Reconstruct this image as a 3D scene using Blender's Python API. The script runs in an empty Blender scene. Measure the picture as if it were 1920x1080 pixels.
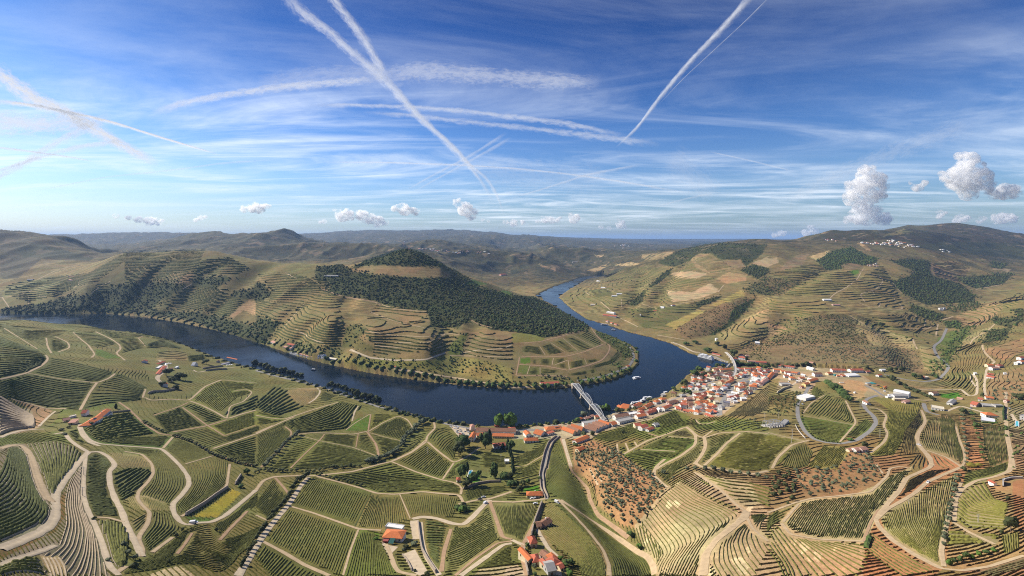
import bpy,math,random
import numpy as np
# ------------------------------------------------------------------ camera, sky, sun, exposure
FPX,CY,HC=860.0,448.0,300.0
scn=bpy.context.scene
COL=scn.collection
cam_d=bpy.data.cameras.new('camera')
cam=bpy.data.objects.new('camera',cam_d);COL.objects.link(cam)
cam.location=(0,0,HC);cam.rotation_euler=(math.radians(90),0,0)
cam_d.sensor_fit='HORIZONTAL';cam_d.sensor_width=36.0;cam_d.lens=36.0*FPX/1920.0
cam_d.shift_y=(CY-540.0)/1920.0
cam_d.clip_start=1.0;cam_d.clip_end=200000.0
scn.camera=cam
SUN_AZ,SUN_EL=-66.0,33.0
EXPO=.62
sun_d=bpy.data.lights.new('sun','SUN');sun_d.energy=5.0;sun_d.angle=math.radians(.5);sun_d.color=(1.0,.925,.79)
sun=bpy.data.objects.new('sun',sun_d);COL.objects.link(sun)
_az,_el=math.radians(SUN_AZ),math.radians(SUN_EL)
SUNV=np.array([math.sin(_az)*math.cos(_el),math.cos(_az)*math.cos(_el),math.sin(_el)])
from mathutils import Vector,Matrix
sun.rotation_euler=Vector(-SUNV).to_track_quat('-Z','Y').to_euler()
sun.location=(-2000,1000,1500)
W=bpy.data.worlds.new('World');scn.world=W;W.use_nodes=True
nt=W.node_tree;nt.nodes.clear()
def N(nt,typ,**kw):
 n=nt.nodes.new(typ)
 for k,v in kw.items():
  if k.startswith('i_'):
   key=k[2:]
   key=int(key) if key.isdigit() else key
   n.inputs[key].default_value=v
  else:setattr(n,k,v)
 return n
def L(nt,a,b):nt.links.new(a,b)
sky=N(nt,'ShaderNodeTexSky',sky_type='NISHITA')
sky.sun_disc=False ;sky.sun_elevation=_el;sky.sun_rotation=_az
sky.altitude=400;sky.air_density=1.0;sky.dust_density=.9;sky.ozone_density=1.5
# thin cirrus: noise on the plane of the high cloud deck (direction divided by its height)
tc=N(nt,'ShaderNodeTexCoord');sep=N(nt,'ShaderNodeSeparateXYZ');L(nt,tc.outputs['Generated'],sep.inputs[0])
zc=N(nt,'ShaderNodeMath',operation='MAXIMUM',i_1=.0);L(nt,sep.outputs[2],zc.inputs[0])
za=N(nt,'ShaderNodeMath',operation='ADD',i_1=.06);L(nt,zc.outputs[0],za.inputs[0])
dx=N(nt,'ShaderNodeMath',operation='DIVIDE');L(nt,sep.outputs[0],dx.inputs[0]);L(nt,za.outputs[0],dx.inputs[1])
dy=N(nt,'ShaderNodeMath',operation='DIVIDE');L(nt,sep.outputs[1],dy.inputs[0]);L(nt,za.outputs[0],dy.inputs[1])
rmp=N(nt,'ShaderNodeValToRGB');L(nt,zc.outputs[0],rmp.inputs[0])
el=rmp.color_ramp.elements;el[0].position=.0;el[0].color=(.40,.49,.63,1);el[1].position=1.0;el[1].color=(.09,.20,.45,1)
for ps,cc in ((.05,(.42,.53,.69,1)),(.12,(.40,.55,.77,1)),(.22,(.26,.44,.73,1)),(.34,(.135,.29,.59,1)),(.45,(.085,.215,.49,1))):
 e_=el.new(ps);e_.color=cc
hsv=N(nt,'ShaderNodeMix',data_type='RGBA',blend_type='MULTIPLY');hsv.inputs[0].default_value=1.0
L(nt,sky.outputs[0],hsv.inputs[6]);L(nt,rmp.outputs[0],hsv.inputs[7])
cmb=N(nt,'ShaderNodeCombineXYZ');L(nt,dx.outputs[0],cmb.inputs[0]);L(nt,dy.outputs[0],cmb.inputs[1])
def cirrus(rot,sx,sy,scale,lo,hi,seed,dist=1.2,det=8,rough=.62):
 mp=N(nt,'ShaderNodeMapping');mp.inputs['Rotation'].default_value=(0,0,math.radians(rot));mp.inputs['Scale'].default_value=(sx,sy,1);mp.inputs['Location'].default_value=(seed,seed*1.7,0)
 L(nt,cmb.outputs[0],mp.inputs[0])
 nz=N(nt,'ShaderNodeTexNoise',i_Scale=scale,i_Detail=det,i_Roughness=rough,i_Distortion=dist);L(nt,mp.outputs[0],nz.inputs['Vector'])
 mr=N(nt,'ShaderNodeMapRange',i_1=lo,i_2=hi);mr.interpolation_type='SMOOTHSTEP';L(nt,nz.outputs[0],mr.inputs[0])
 return mr.outputs[0]
c1=cirrus(24,.38,1.0,.9,.42,.80,3.1,1.6)
c2=cirrus(-34,.34,.9,.8,.44,.82,11.3,1.4)
c3=cirrus(5,.5,.7,.35,.22,.62,7.7,.3,3)
ad=N(nt,'ShaderNodeMath',operation='ADD');L(nt,c1,ad.inputs[0]);L(nt,c2,ad.inputs[1])
mu=N(nt,'ShaderNodeMath',operation='MULTIPLY');L(nt,ad.outputs[0],mu.inputs[0]);L(nt,c3,mu.inputs[1])
up=N(nt,'ShaderNodeValToRGB');L(nt,sep.outputs[2],up.inputs[0]);ue=up.color_ramp.elements;ue[0].position=.0;ue[0].color=(0,0,0,1);ue[1].position=1.0;ue[1].color=(.1,.1,.1,1)
for ps,v_ in ((.05,.85),(.11,1.0),(.2,.75),(.32,.24)):e_=ue.new(ps);e_.color=(v_,v_,v_,1)
amt=N(nt,'ShaderNodeMath',operation='MULTIPLY',use_clamp=True);L(nt,mu.outputs[0],amt.inputs[0]);L(nt,up.outputs[0],amt.inputs[1])
mix=N(nt,'ShaderNodeMix',data_type='RGBA');L(nt,amt.outputs[0],mix.inputs[0]);L(nt,hsv.outputs[2],mix.inputs[6])
mix.inputs[7].default_value=(6.0,6.5,7.1,1)
bg=N(nt,'ShaderNodeBackground',i_Strength=.113);L(nt,mix.outputs[2],bg.inputs[0])
wo=N(nt,'ShaderNodeOutputWorld');L(nt,bg.outputs[0],wo.inputs[0])
scn.view_settings.view_transform='Standard';scn.view_settings.look='None'
scn.view_settings.exposure=EXPO;scn.view_settings.gamma=1.0;scn.view_settings.use_curve_mapping=False
scn.render.engine='CYCLES'
try:
 scn.cycles.use_denoising=False ;scn.cycles.denoiser='OPENIMAGEDENOISE';scn.cycles.denoising_prefilter='ACCURATE'
except Exception:pass
scn.cycles.max_bounces=12;scn.cycles.diffuse_bounces=2;scn.cycles.glossy_bounces=2;scn.cycles.transparent_max_bounces=12
scn.cycles.volume_bounces=8;scn.cycles.filter_width=1.1
random.seed(7);RNG=np.random.default_rng(7)
# ------------------------------------------------------------------ small helpers
def tag(o,label=None,cat=None,group=None,kind=None):
 if label:o['label']=label
 if cat:o['category']=cat
 if group:o['group']=group
 if kind:o['kind']=kind
 return o
def link(o,parent=None):
 COL.objects.link(o)
 if parent is not None:o.parent=parent
 return o
def empty(name,loc=(0,0,0),rz=.0,parent=None):
 o=bpy.data.objects.new(name,None);o.location=loc;o.rotation_euler=(0,0,rz);o.empty_display_size=2.0
 return link(o,parent)
def mesh_np(name,V,F,mats,mi=None,smooth=False):
 """V (n,3); F an (m,k) array or a list of such arrays"""
 me=bpy.data.meshes.new(name)
 Fs=F if isinstance(F,list) else [F]
 Fs=[np.asarray(f,dtype=np.int32) for f in Fs if len(f)]
 V=np.asarray(V,dtype=np.float32)
 me.vertices.add(len(V));me.vertices.foreach_set('co',V.ravel())
 nl=sum(f.size for f in Fs);nf=sum(len(f) for f in Fs)
 me.loops.add(nl);me.polygons.add(nf)
 me.loops.foreach_set('vertex_index',np.concatenate([f.ravel() for f in Fs]))
 tot=np.concatenate([np.full(len(f),f.shape[1],np.int32) for f in Fs])
 st=np.concatenate([[0],np.cumsum(tot)[:-1]]).astype(np.int32)
 me.polygons.foreach_set('loop_start',st)
 try:me.polygons.foreach_set('loop_total',tot)
 except Exception:pass
 for m in (mats if isinstance(mats,(list,tuple)) else [mats]):me.materials.append(m)
 if mi is not None:me.polygons.foreach_set('material_index',np.asarray(mi,np.int32))
 me.polygons.foreach_set('use_smooth',np.full(nf,smooth,bool))
 me.update(calc_edges=True);me.validate()
 return me
def obj(name,me,parent=None,loc=None):
 o=bpy.data.objects.new(name,me)
 if loc is not None:o.location=loc
 return link(o,parent)
class MB:
 """collects boxes, prisms and free faces, builds ONE mesh"""
 def __init__(s):s.v=[];s.f3=[];s.f4=[];s.m3=[];s.m4=[];s.n=0
 def add(s,V,F,m=0):
  V=np.asarray(V,float);F=np.asarray(F)
  s.v.append(V)
  if F.shape[1]==3:s.f3.append(F+s.n);s.m3+=[m]*len(F)
  else:s.f4.append(F+s.n);s.m4+=[m]*len(F)
  s.n+=len(V); return s
 def box(s,c,d,rz=.0,m=0,taper=1.0):
  x,y,z=d[0]/2,d[1]/2,d[2]/2;t=taper
  V=np.array([[-x,-y,-z],[x,-y,-z],[x,y,-z],[-x,y,-z],[-x*t,-y*t,z],[x*t,-y*t,z],[x*t,y*t,z],[-x*t,y*t,z]])
  if rz:ca,sa=math.cos(rz),math.sin(rz);V=np.c_[V[:,0]*ca-V[:,1]*sa,V[:,0]*sa+V[:,1]*ca,V[:,2]]
  return s.add(V+np.array(c),[[3,2,1,0],[4,5,6,7],[0,1,5,4],[1,2,6,5],[2,3,7,6],[3,0,4,7]],m)
 def bar(s,a,b,w,h=None,m=0):
  a=np.array(a,float);b=np.array(b,float);h=h or w
  d=b-a;l=np.linalg.norm(d)+1e-9;d/=l
  up=np.array([0,0,1.0]) if abs(d[2])<.95 else np.array([1.0,0,0])
  sx=np.cross(d,up);sx/=np.linalg.norm(sx);sy=np.cross(sx,d)
  V=[]
  for p in (a,b):
   for (i,j) in ((-1,-1),(1,-1),(1,1),(-1,1)):V.append(p+sx*i*w/2+sy*j*h/2)
  return s.add(V,[[3,2,1,0],[4,5,6,7],[0,1,5,4],[1,2,6,5],[2,3,7,6],[3,0,4,7]],m)
 def cyl(s,a,b,r0,r1=None,n=8,m=0):
  a=np.array(a,float);b=np.array(b,float);r1=r0 if r1 is None else r1
  d=b-a;d/=(np.linalg.norm(d)+1e-9)
  up=np.array([0,0,1.0]) if abs(d[2])<.95 else np.array([1.0,0,0])
  sx=np.cross(d,up);sx/=np.linalg.norm(sx);sy=np.cross(sx,d)
  an=np.arange(n)*2*math.pi/n
  c=np.cos(an)[:,None]*sx+np.sin(an)[:,None]*sy
  V=np.vstack([a+c*r0,b+c*r1,[a],[b]])
  k=np.arange(n);k2=(k+1)%n
  s.add(V,np.c_[k,k2,k2+n,k+n],m)
  F=np.vstack([np.c_[k2,k,np.full(n,2*n)],np.c_[k+n,k2+n,np.full(n,2*n+1)]])
  s.f3.append(F+s.n-len(V));s.m3+=[m]*len(F)
  return s
 def mesh(s,name,mats,smooth=False):
  F=[];mi=[]
  if s.f3:F.append(np.vstack(s.f3));mi+=s.m3
  if s.f4:F.append(np.vstack(s.f4));mi+=s.m4
  return mesh_np(name,np.vstack(s.v),F,mats,mi,smooth)
 def build(s,name,mats,parent=None,loc=None,smooth=False):return obj(name,s.mesh(name,mats,smooth),parent,loc)
 # ------------------------------------------------------------------ numpy noise
def _h(ix,iy,seed):
 n=(ix.astype(np.int64)*374761393+iy.astype(np.int64)*668265263+seed*1442695041)&0xffffffff
 n=((n^(n>>13))*1274126177)&0xffffffff
 n=n^(n>>16)
 return (n&0xffff)/65535.0
def vnoise(x,y,seed=0):
 ix=np.floor(x);iy=np.floor(y);fx=x-ix;fy=y-iy
 fx=fx*fx*fx*(fx*(fx*6-15)+10);fy=fy*fy*fy*(fy*(fy*6-15)+10)
 a=_h(ix,iy,seed);b=_h(ix+1,iy,seed);c=_h(ix,iy+1,seed);d=_h(ix+1,iy+1,seed)
 return (a+(b-a)*fx)*(1-fy)+(c+(d-c)*fx)*fy
def fbm(x,y,oct=4,seed=0):
 s=0;a=.5;t=0
 for k in range(oct):s=s+a*vnoise(x*2**k+17.3*k,y*2**k-9.1*k,seed+k);t+=a;a*=.5
 return s/t
def ridged(x,y,oct=3,seed=0):
 s=0;a=.5;t=0
 for k in range(oct):s=s+a*(1-np.abs(2*vnoise(x*2**k+5.3*k,y*2**k+2.7*k,seed+k)-1));t+=a;a*=.5
 return s/t
 # ------------------------------------------------------------------ terrain heights from surveyed points
TILE={'a':(0,400),'b':(480,400),'c':(960,400),'d':(1440,400),'e':(0,600),'f':(480,600),'g':(960,600),'h':(1440,600),
'i':(0,800),'j':(480,800),'k':(960,800),'l':(1440,800),'o':(0,0)}
TILE2={'m1':(1140,700,160/1728),'m2':(1280,660,160/1728),'m3':(1420,660,160/1728),'m4':(840,760,160/1728),'m5':(1000,740,160/1728),'m6':(1560,680,1/9),'m7':(1740,660,180/1215),'m8':(480,620,180/1920),
'n1':(940,960,1/9),'n2':(680,960,1/9),'n3':(260,640,220/1920),'n4':(100,740,160/1728),'n5':(840,840,1/9),'n6':(1180,770,1/18),'n7':(1120,560,280/1920),'n8':(1420,770,140/1890)}
def T(t,pts):
 if isinstance(pts,str):v=list(map(float,pts.split()));pts=list(zip(v[::2],v[1::2]))
 if t in TILE2:x0,y0,s=TILE2[t]
 else:x0,y0=TILE[t];s=1.0 if t=='o' else 480.0/1851.0
 return [(x0+x*s,y0+y*s) for x,y in pts]
def dens(pts,step):
 out=[]
 for p,q in zip(pts[:-1],pts[1:]):
  n=max(1,int(math.hypot(q[0]-p[0],q[1]-p[1])/step))
  for k in range(n):out.append(tuple(p[i]+(q[i]-p[i])*k/n for i in range(len(p))))
 out.append(tuple(pts[-1])); return out
NEAR_BANK=[(-500,625),(-250,622),(0,614),(150,616),(250,624),(330,642),(400,669),(440,682),(480,692),(560,713),(640,737),(700,755),(760,774),(830,791),(900,799),(960,799),(1040,796),(1100,790),(1150,777),(1185,765),(1220,752),(1252,738),(1276,718),(1290,703),(1312,694),(1332,690),(1362,688)]
FAR_BANK=[(-500,580),(-250,584),(0,587),(60,589),(130,588),(200,588),(270,594),(330,603),(400,618),(450,632),(500,648),(560,668),(620,684),(700,700),(780,712),(860,722),(950,729),(1030,730),(1076,725),(1110,720),(1150,712),(1185,697),(1199,680),(1198,664),(1190,651),(1157,635),(1121,621),(1085,601),(1048,580),(1015,562),(1004,554),(1038,537),(1069,527),(1090,519),(1130,514)]
RIGHT_BANK=[(1145,516),(1100,524),(1087,532),(1064,545),(1048,558),(1071,579),(1100,598),(1141,610),(1180,623),(1219,632),(1258,644),(1297,664),(1340,674),(1366,681)]
ZP=[
(1150,775,3),(1200,771,8),(1300,740,10),(1400,713,9),(1470,700,8),(1540,706,16),(1560,720,26),(1650,725,25),(1690,745,30),(1760,765,35),(1850,790,45),(1920,800,55),
(1340,700,4),(1300,710,4),(1260,745,4),(1230,765,8),
(1400,770,42),(1500,780,44),(1530,745,32),(1450,740,26),(1350,765,22),(1300,790,28),(1450,800,52),(1590,790,48),
(1120,830,20),(1200,830,32),(1300,830,45),(1400,840,58),(1080,800,6),(1030,812,6),(960,815,6),(880,812,5),(1120,795,5),(1180,780,8),
(1150,900,45),(1200,960,60),(1250,900,56),(1110,960,49),(1160,1010,56),(1215,1055,64),(1090,900,36),(1070,850,22),(1050,900,37),(1040,950,50),
(1020,850,17),(1000,930,40),(1000,1000,68),(1000,1080,92),(1100,1030,70),(1100,1080,88),(1200,1080,78),
(860,830,9),(860,900,32),(860,980,58),(860,1080,88),(700,810,10),(700,850,18),(700,900,35),(740,1000,65),(740,1080,85),(930,860,16),
(560,740,10),(560,780,20),(560,830,32),(560,930,55),(560,1000,74),(560,1080,90),(640,770,14),(640,880,36),(640,1000,70),
(400,700,22),(400,740,34),(400,800,47),(400,850,60),(400,900,70),(400,1000,95),(400,1080,110),(480,740,22),(480,850,48),(480,950,68),
(350,665,16),(310,640,22),(250,625,38),(250,660,48),(250,700,62),(250,745,64),(250,775,66),(170,785,82),(130,790,84),(250,830,74),(250,880,86),(250,950,106),(250,1000,117),(250,1080,128),(320,690,42),(320,730,44),(330,830,66),
(150,606,44),(100,620,62),(50,600,64),(100,650,76),(100,680,86),(100,740,84),(100,768,74),(180,730,72),(180,690,80),(50,768,80),(20,790,92),(70,815,92),(100,850,104),(60,900,122),(60,1000,142),(60,1080,152),(160,900,104),(160,1000,122),(160,1080,136),
(0,600,72),(0,620,92),(0,650,110),(0,700,116),(0,745,100),(0,765,92),(0,850,122),(0,950,146),(0,1080,165),
(1350,900,76),(1350,1000,102),(1350,1080,116),(1450,880,66),(1450,960,88),(1450,1080,118),(1280,960,78),(1280,1040,92),(1550,830,62),(1550,880,76),(1550,1000,105),(1550,1080,122),(1630,780,46),(1700,800,56),(1700,850,74),(1700,950,101),(1700,1080,130),(1780,830,66),(1800,900,88),(1850,850,76),(1850,950,106),(1850,1080,138),(1920,860,82),(1920,950,112),(1920,1080,145),

(940,715,8),(1040,712,9),(860,708,10),(700,690,10),(600,670,14),(520,640,12),(1000,690,20),(1080,690,20),(1060,660,32),(1130,660,24),(1150,680,14),(960,660,38),(940,640,52),(1000,640,46),(900,690,18),(880,640,52),
(800,680,28),(800,640,62),(700,660,34),(700,620,74),(600,640,38),(620,600,84),(540,620,40),(520,600,54),(480,590,50),(420,590,30),(350,575,36),(280,570,34),(200,575,18),(120,570,16),(60,560,40),
]
YP=[
(700,585,1480),(620,560,1560),(560,540,1700),(760,600,1330),(860,600,1330),(900,580,1500),(960,590,1500),(1030,600,1480),(1070,625,1280),
(480,520,1850),(420,540,1760),(340,530,1850),(280,510,1980),(220,520,1980),(160,530,1950),(100,545,1980),(40,545,2000),(0,560,1980),(0,530,2250),(70,520,2300),(130,515,2200),
(770,463,1930),(740,472,1900),(700,490,1850),(640,501,1850),(600,497,1900),(560,490,1950),(480,484,2050),(400,467,2150),(320,470,2200),(230,472,2250),(190,487,2280),(160,500,2300),(810,478,1950),(850,505,1970),(890,522,1990),(930,537,2020),(970,550,2080),(1000,560,2130),
(690,512,1750),(780,520,1700),(850,540,1700),(900,550,1750),(760,560,1520),(680,540,1650),
(800,500,1800),(740,498,1820),
(0,430,3600),(50,435,3600),(100,446,3650),(140,458,3700),(180,476,3700),(60,470,3000),(120,490,2800),(0,490,2800),(-250,425,3600),(-500,430,3600),(-250,490,2600),(-250,560,2000),(-500,560,2000),
(110,441,10500),(200,436,10500),(300,434,10500),(370,437,10500),(0,440,10500),(-300,437,10500),
(250,455,6500),(330,443,6500),(420,440,6200),(480,433,5800),(510,431,5600),(560,439,5300),(600,449,5000),(640,452,4800),(430,470,4200),(540,475,3900),(600,480,3600),(660,465,4300),(700,456,4700),(760,458,4700),(300,460,5000),(380,462,4600),
(580,439,14500),(640,433,14500),(750,432,14000),(850,431,14000),(900,434,14000),(960,440,14500),(1020,443,15000),(1100,446,16000),(1200,449,17000),(1300,451,17000),(1400,448,20000),(480,440,14000),
(800,459,5400),(860,462,5400),(920,462,5600),(1000,455,8000),(1080,452,9500),(900,450,8500),(800,448,9000),(700,447,9500),(1180,458,8500),(1250,462,8500),(1000,478,4700),(1060,468,5600),(1120,478,4700),(1190,470,4700),(940,490,3800),(880,490,3700),(830,475,4300),
(870,520,2900),(920,525,2950),(960,535,2900),(930,505,3300),(1000,510,3500),(1040,512,3600),(1060,500,4000),(1120,500,4000),(1150,492,3900),(1200,485,3700),(980,545,2720),

(1140,570,1960),(1120,545,2400),(1160,530,2650),(1200,540,2250),(1170,590,1700),(1220,600,1600),(1250,560,1930),(1210,500,3050),(1245,488,3100),(1280,472,3200),(1335,456,3350),(1400,455,3450),(1470,452,3550),(1250,520,2450),(1300,500,2550),(1340,480,2750),(1300,550,2000),(1290,620,1430),(1350,610,1480),(1330,640,1290),(1400,570,1760),(1400,620,1400),(1420,530,2080),(1450,490,2550),(1420,650,1220),(1480,630,1330),(1500,660,1160),(1450,672,1120),
(1510,448,3650),(1545,439,3800),(1600,430,4100),(1640,428,4300),(1690,424,4700),(1730,427,4900),(1790,420,5300),(1830,424,5400),(1870,430,5400),(1920,439,5400),(2000,445,5400),(2200,445,5400),(2450,445,5400),
(1650,458,3200),(1720,468,3100),(1580,470,2900),(1520,480,2800),(1600,500,2450),(1520,530,2050),(1560,565,1730),(1620,545,1920),(1680,500,2500),(1760,500,2700),(1700,545,2050),(1750,570,1850),(1660,590,1560),(1600,600,1500),(1550,620,1340),(1600,640,1230),(1700,620,1400),(1650,650,1160),(1740,625,1400),(1560,680,1060),(1650,690,1010),(1720,680,1050),(1730,650,1180),
(1800,470,3500),(1860,490,3300),(1920,480,3600),(1790,540,2250),(1840,540,2400),(1920,505,3050),
(1663,709,940),(1720,716,915),(1762,712,935),(1787,684,1040),(1802,648,1230),(1828,604,1570),(1862,560,2080),(1900,528,2600),
(1860,600,1500),(1920,560,1750),(1900,620,1300),(1920,650,1120),(1850,650,1130),(1830,690,950),(1920,690,900),(1870,720,830),(1800,720,880),(1920,745,740),(1790,750,770),
(2170,560,1700),(2170,650,1050),(2170,740,720),(2450,560,1600),(2450,740,650),
]
# land that nothing in the photograph shows (behind the crests, beside and under the frame): (px, distance, z)
HID=[(770,2300,110),(640,2350,90),(850,2350,60),(560,2450,110),(400,2650,120),(250,2800,110),(930,2400,25),(700,2700,90),(800,2700,60),(500,3000,120),(350,3300,130),(150,4600,140),(50,4700,200),
(0,6000,150),(200,4500,110),(200,8000,180),(400,8000,200),(100,14000,250),(300,14000,250),(560,8500,160),(640,7000,170),(520,7200,220),(800,6800,180),(900,6800,160),(700,6200,170),(1000,6200,120),(1100,7000,130),(1200,5800,130),(1300,5800,150),(1300,4400,170),(1450,4800,200),(1400,9000,200),(1550,6000,240),(1650,7000,260),(1790,8000,300),(1920,8000,280),(1600,12000,260),(1900,12000,260),(1300,12000,180),(1200,12000,170),(800,22000,260),(200,22000,260),(1200,24000,290),(1600,24000,290),
(-500,22000,260),(2450,22000,290),(-500,45000,300),(400,45000,300),(1000,45000,300),(1600,45000,300),(2450,45000,300),(2450,9000,300),(-500,9000,200),
(-250,1100,90),(-500,1000,100),(-250,700,120),(-500,600,140),(-250,400,150),(-500,300,170),(2170,500,90),(2450,420,110),(2170,320,130),(2450,250,150),
(-500,120,200),(0,120,185),(400,120,150),(800,120,125),(1200,120,125),(1600,120,160),(2000,120,180),(2450,120,200)]
def Yz(py,z):return (HC-z)*FPX/(py-CY)
pts=[]
for line in (NEAR_BANK,FAR_BANK,RIGHT_BANK):
 for (px,py) in dens(line,45):pts.append((px,Yz(py,.6),.6))
def mid_river(A,B,n):
 out=[]
 for k in range(n):
  t=k/(n-1.0)
  a=np.array(A[int(t*(len(A)-1))]);b=np.array(B[int(t*(len(B)-1))]);out.append((a+b)/2)
 return out
for (px,py) in [(0,600),(150,602),(260,608),(340,622),(400,642),(450,657),(500,670),(560,690),(640,711),(700,728),(760,742),(830,756),(900,763),(960,765),(1040,762),(1100,752),(1150,742),(1200,722),(1240,700),(1245,680),(1230,660),(1190,640),(1150,623),(1110,608),(1070,586),(1030,562),(1025,550),(1055,538),(1080,527),(-250,602),(-500,600)]:
 pts.append((px,Yz(py,.0),-7.0))
for (px,py,z) in ZP:pts.append((px,Yz(py,z),z))
for (px,py,Y) in YP:pts.append((px,Y,HC-(py-CY)*Y/FPX))
for (px,Y,z) in HID:pts.append((px,Y,z))
P=np.array(pts,float)
KU,KV=1/100.0,6.0
U=np.c_[P[:,0]*KU,np.log(P[:,1])*KV]
# drop near-duplicates
keep=[]
for i in range(len(U)):
 if all(np.hypot(*(U[i]-U[j]))>.10 for j in keep[-80:]):keep.append(i)
U=U[keep];Zv=P[keep,2]
n=len(U)
D=np.hypot(U[:,None,0]-U[None,:,0],U[:,None,1]-U[None,:,1])
Q=np.c_[np.ones(n),U]
A_=np.zeros((n+3,n+3));A_[:n,:n]=D+np.eye(n)*-.02;A_[:n,n:]=Q;A_[n:,:n]=Q.T
Wt=np.linalg.solve(A_,np.r_[Zv,0,0,0])
PX0,PX1,NX=-440.0,2360.0,1060
GPX=np.linspace(PX0,PX1,NX)
LY=np.concatenate([np.linspace(math.log(130),math.log(1250),440,endpoint=False),np.linspace(math.log(1250),math.log(5600),240,endpoint=False),np.linspace(math.log(5600),math.log(60000),70)])
GY=np.exp(LY);NY=len(GY)
def rbf_eval(px,ly):
 out=np.zeros(px.shape);f=out.ravel();a=px.ravel()*KU;b=ly.ravel()*KV
 for s in range(0,len(a),20000):
  d=np.hypot(a[s:s+20000,None]-U[None,:,0],b[s:s+20000,None]-U[None,:,1])
  f[s:s+20000]=d@Wt[:n]+Wt[n]+Wt[n+1]*a[s:s+20000]+Wt[n+2]*b[s:s+20000]
 return out
CX_=np.linspace(PX0,PX1,266);CL=np.linspace(LY[0],LY[-1],300)
zc_=rbf_eval(*np.meshgrid(CX_,CL))
def blur(a,k=1):
 for _ in range(k):
  p=np.pad(a,1,mode='edge');a=(p[:-2,1:-1]+2*p[1:-1,1:-1]+p[2:,1:-1])/4
  p=np.pad(a,1,mode='edge');a=(p[1:-1,:-2]+2*p[1:-1,1:-1]+p[1:-1,2:])/4
 return a
zc_=blur(zc_,1)
def bil(grid,xs,ys,x,y):
 i=np.clip(np.searchsorted(xs,x)-1,0,len(xs)-2);j=np.clip(np.searchsorted(ys,y)-1,0,len(ys)-2)
 tx=np.clip((x-xs[i])/(xs[i+1]-xs[i]),0,1);ty=np.clip((y-ys[j])/(ys[j+1]-ys[j]),0,1)
 return (grid[j,i]*(1-tx)+grid[j,i+1]*tx)*(1-ty)+(grid[j+1,i]*(1-tx)+grid[j+1,i+1]*tx)*ty
MPX,MLY=np.meshgrid(GPX,LY)
Z=bil(zc_,CX_,CL,MPX,MLY)
GYm=np.exp(MLY);GX=(MPX-960.0)/FPX*GYm
def sst(a,b,x):
 t=np.clip((x-a)/(b-a),0,1); return t*t*(3-2*t)
 # folds of the far hills and small unevenness of the near slopes
wx=GX+160*(fbm(GX/700,GYm/700,3,5)-.5);wy=GYm+160*(fbm(GX/700+9,GYm/700,3,8)-.5)
far=sst(1900,3600,GYm)*(1-sst(20000,40000,GYm))
Z+=far*(ridged(wx/760,wy/900,4,21)-.60)*(235-110*sst(7000,12000,GYm))*(1-.6*sst(300,1400,GX))*(1-.3*sst(1200,2500,-GX))*sst(15,110,Z)
mid=sst(950,1500,GYm)*(1-sst(2600,3800,GYm))
Z+=mid*(ridged(wx/330,wy/520,2,33)-.62)*26*sst(12,90,Z)
Z+=(fbm(GX/60,GYm/60,3,2)-.5)*2.2*sst(8,40,Z)*(1-sst(2000,5000,GYm))
def poly_in(px,py,poly):
 """even-odd test, arrays"""
 r=np.zeros(px.shape,bool);m=len(poly)
 for k in range(m):
  x1,y1=poly[k];x2,y2=poly[(k+1)%m]
  if y1==y2:continue
  c=((y1>py)!=(y2>py))&(px<(x2-x1)*(py-y1)/(y2-y1)+x1)
  r^=c
 return r
 # gullies cut down the hillsides, given by their course (photo pixels, depth, half-width in metres); found on the uncut surface
def project(z):return CY+(HC-z)*FPX/GYm
def hit(px,py,Zg=None):
 """first terrain point on the sight line through a photo pixel -> (X, Y, Z) arrays"""
 Zg=Z if Zg is None else Zg
 px=np.atleast_1d(np.asarray(px,float));py=np.atleast_1d(np.asarray(py,float))
 ci=np.clip((px-PX0)/(PX1-PX0)*(NX-1),0,NX-1.001);i=ci.astype(int);t=ci-i
 out=np.zeros((len(px),3))
 for s in range(0,len(px),2000):
  sl=slice(s,s+2000)
  zz=Zg[:,i[sl]]*(1-t[sl])+Zg[:,i[sl]+1]*t[sl]
  pr=CY+(HC-zz)*FPX/GY[:,None]
  ok=pr<=py[None,sl];ok[-1]=True
  j=np.maximum(np.argmax(ok,0),1);c=np.arange(zz.shape[1])
  p1=pr[j-1,c];p2=pr[j,c];w=np.clip((p1-py[sl])/np.where(np.abs(p1-p2)<1e-6,1e-6,p1-p2),0,1)
  Yh=GY[j-1]*(1-w)+GY[j]*w
  out[sl,1]=Yh;out[sl,0]=(px[sl]-960.0)/FPX*Yh;out[sl,2]=zz[j-1,c]*(1-w)+zz[j,c]*w
 return out
GUL=[([(655,560),(650,600),(640,650)],14,38),([(835,600),(838,640),(830,675)],13,34),([(890,610),(870,660),(850,705)],10,26),([(470,560),(455,600),(440,625)],14,40),([(560,575),(530,605),(505,635)],12,34),([(590,600),(565,630),(550,655)],10,26),
([(300,500),(270,535),(240,575)],12,40),([(400,500),(360,540),(320,580)],14,46),([(500,500),(440,540),(390,590)],14,46),([(1205,510),(1190,560),(1160,600)],14,40),([(1290,490),(1250,530),(1215,590)],12,34),([(1420,560),(1390,590),(1300,645)],16,40),
([(1560,500),(1500,530),(1400,560)],10,40),([(1640,600),(1690,650),(1720,690)],10,34),([(1090,880),(1110,950),(1165,1005),(1225,1060)],9,14),([(1480,590),(1440,630),(1400,655)],10,34)]
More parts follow.
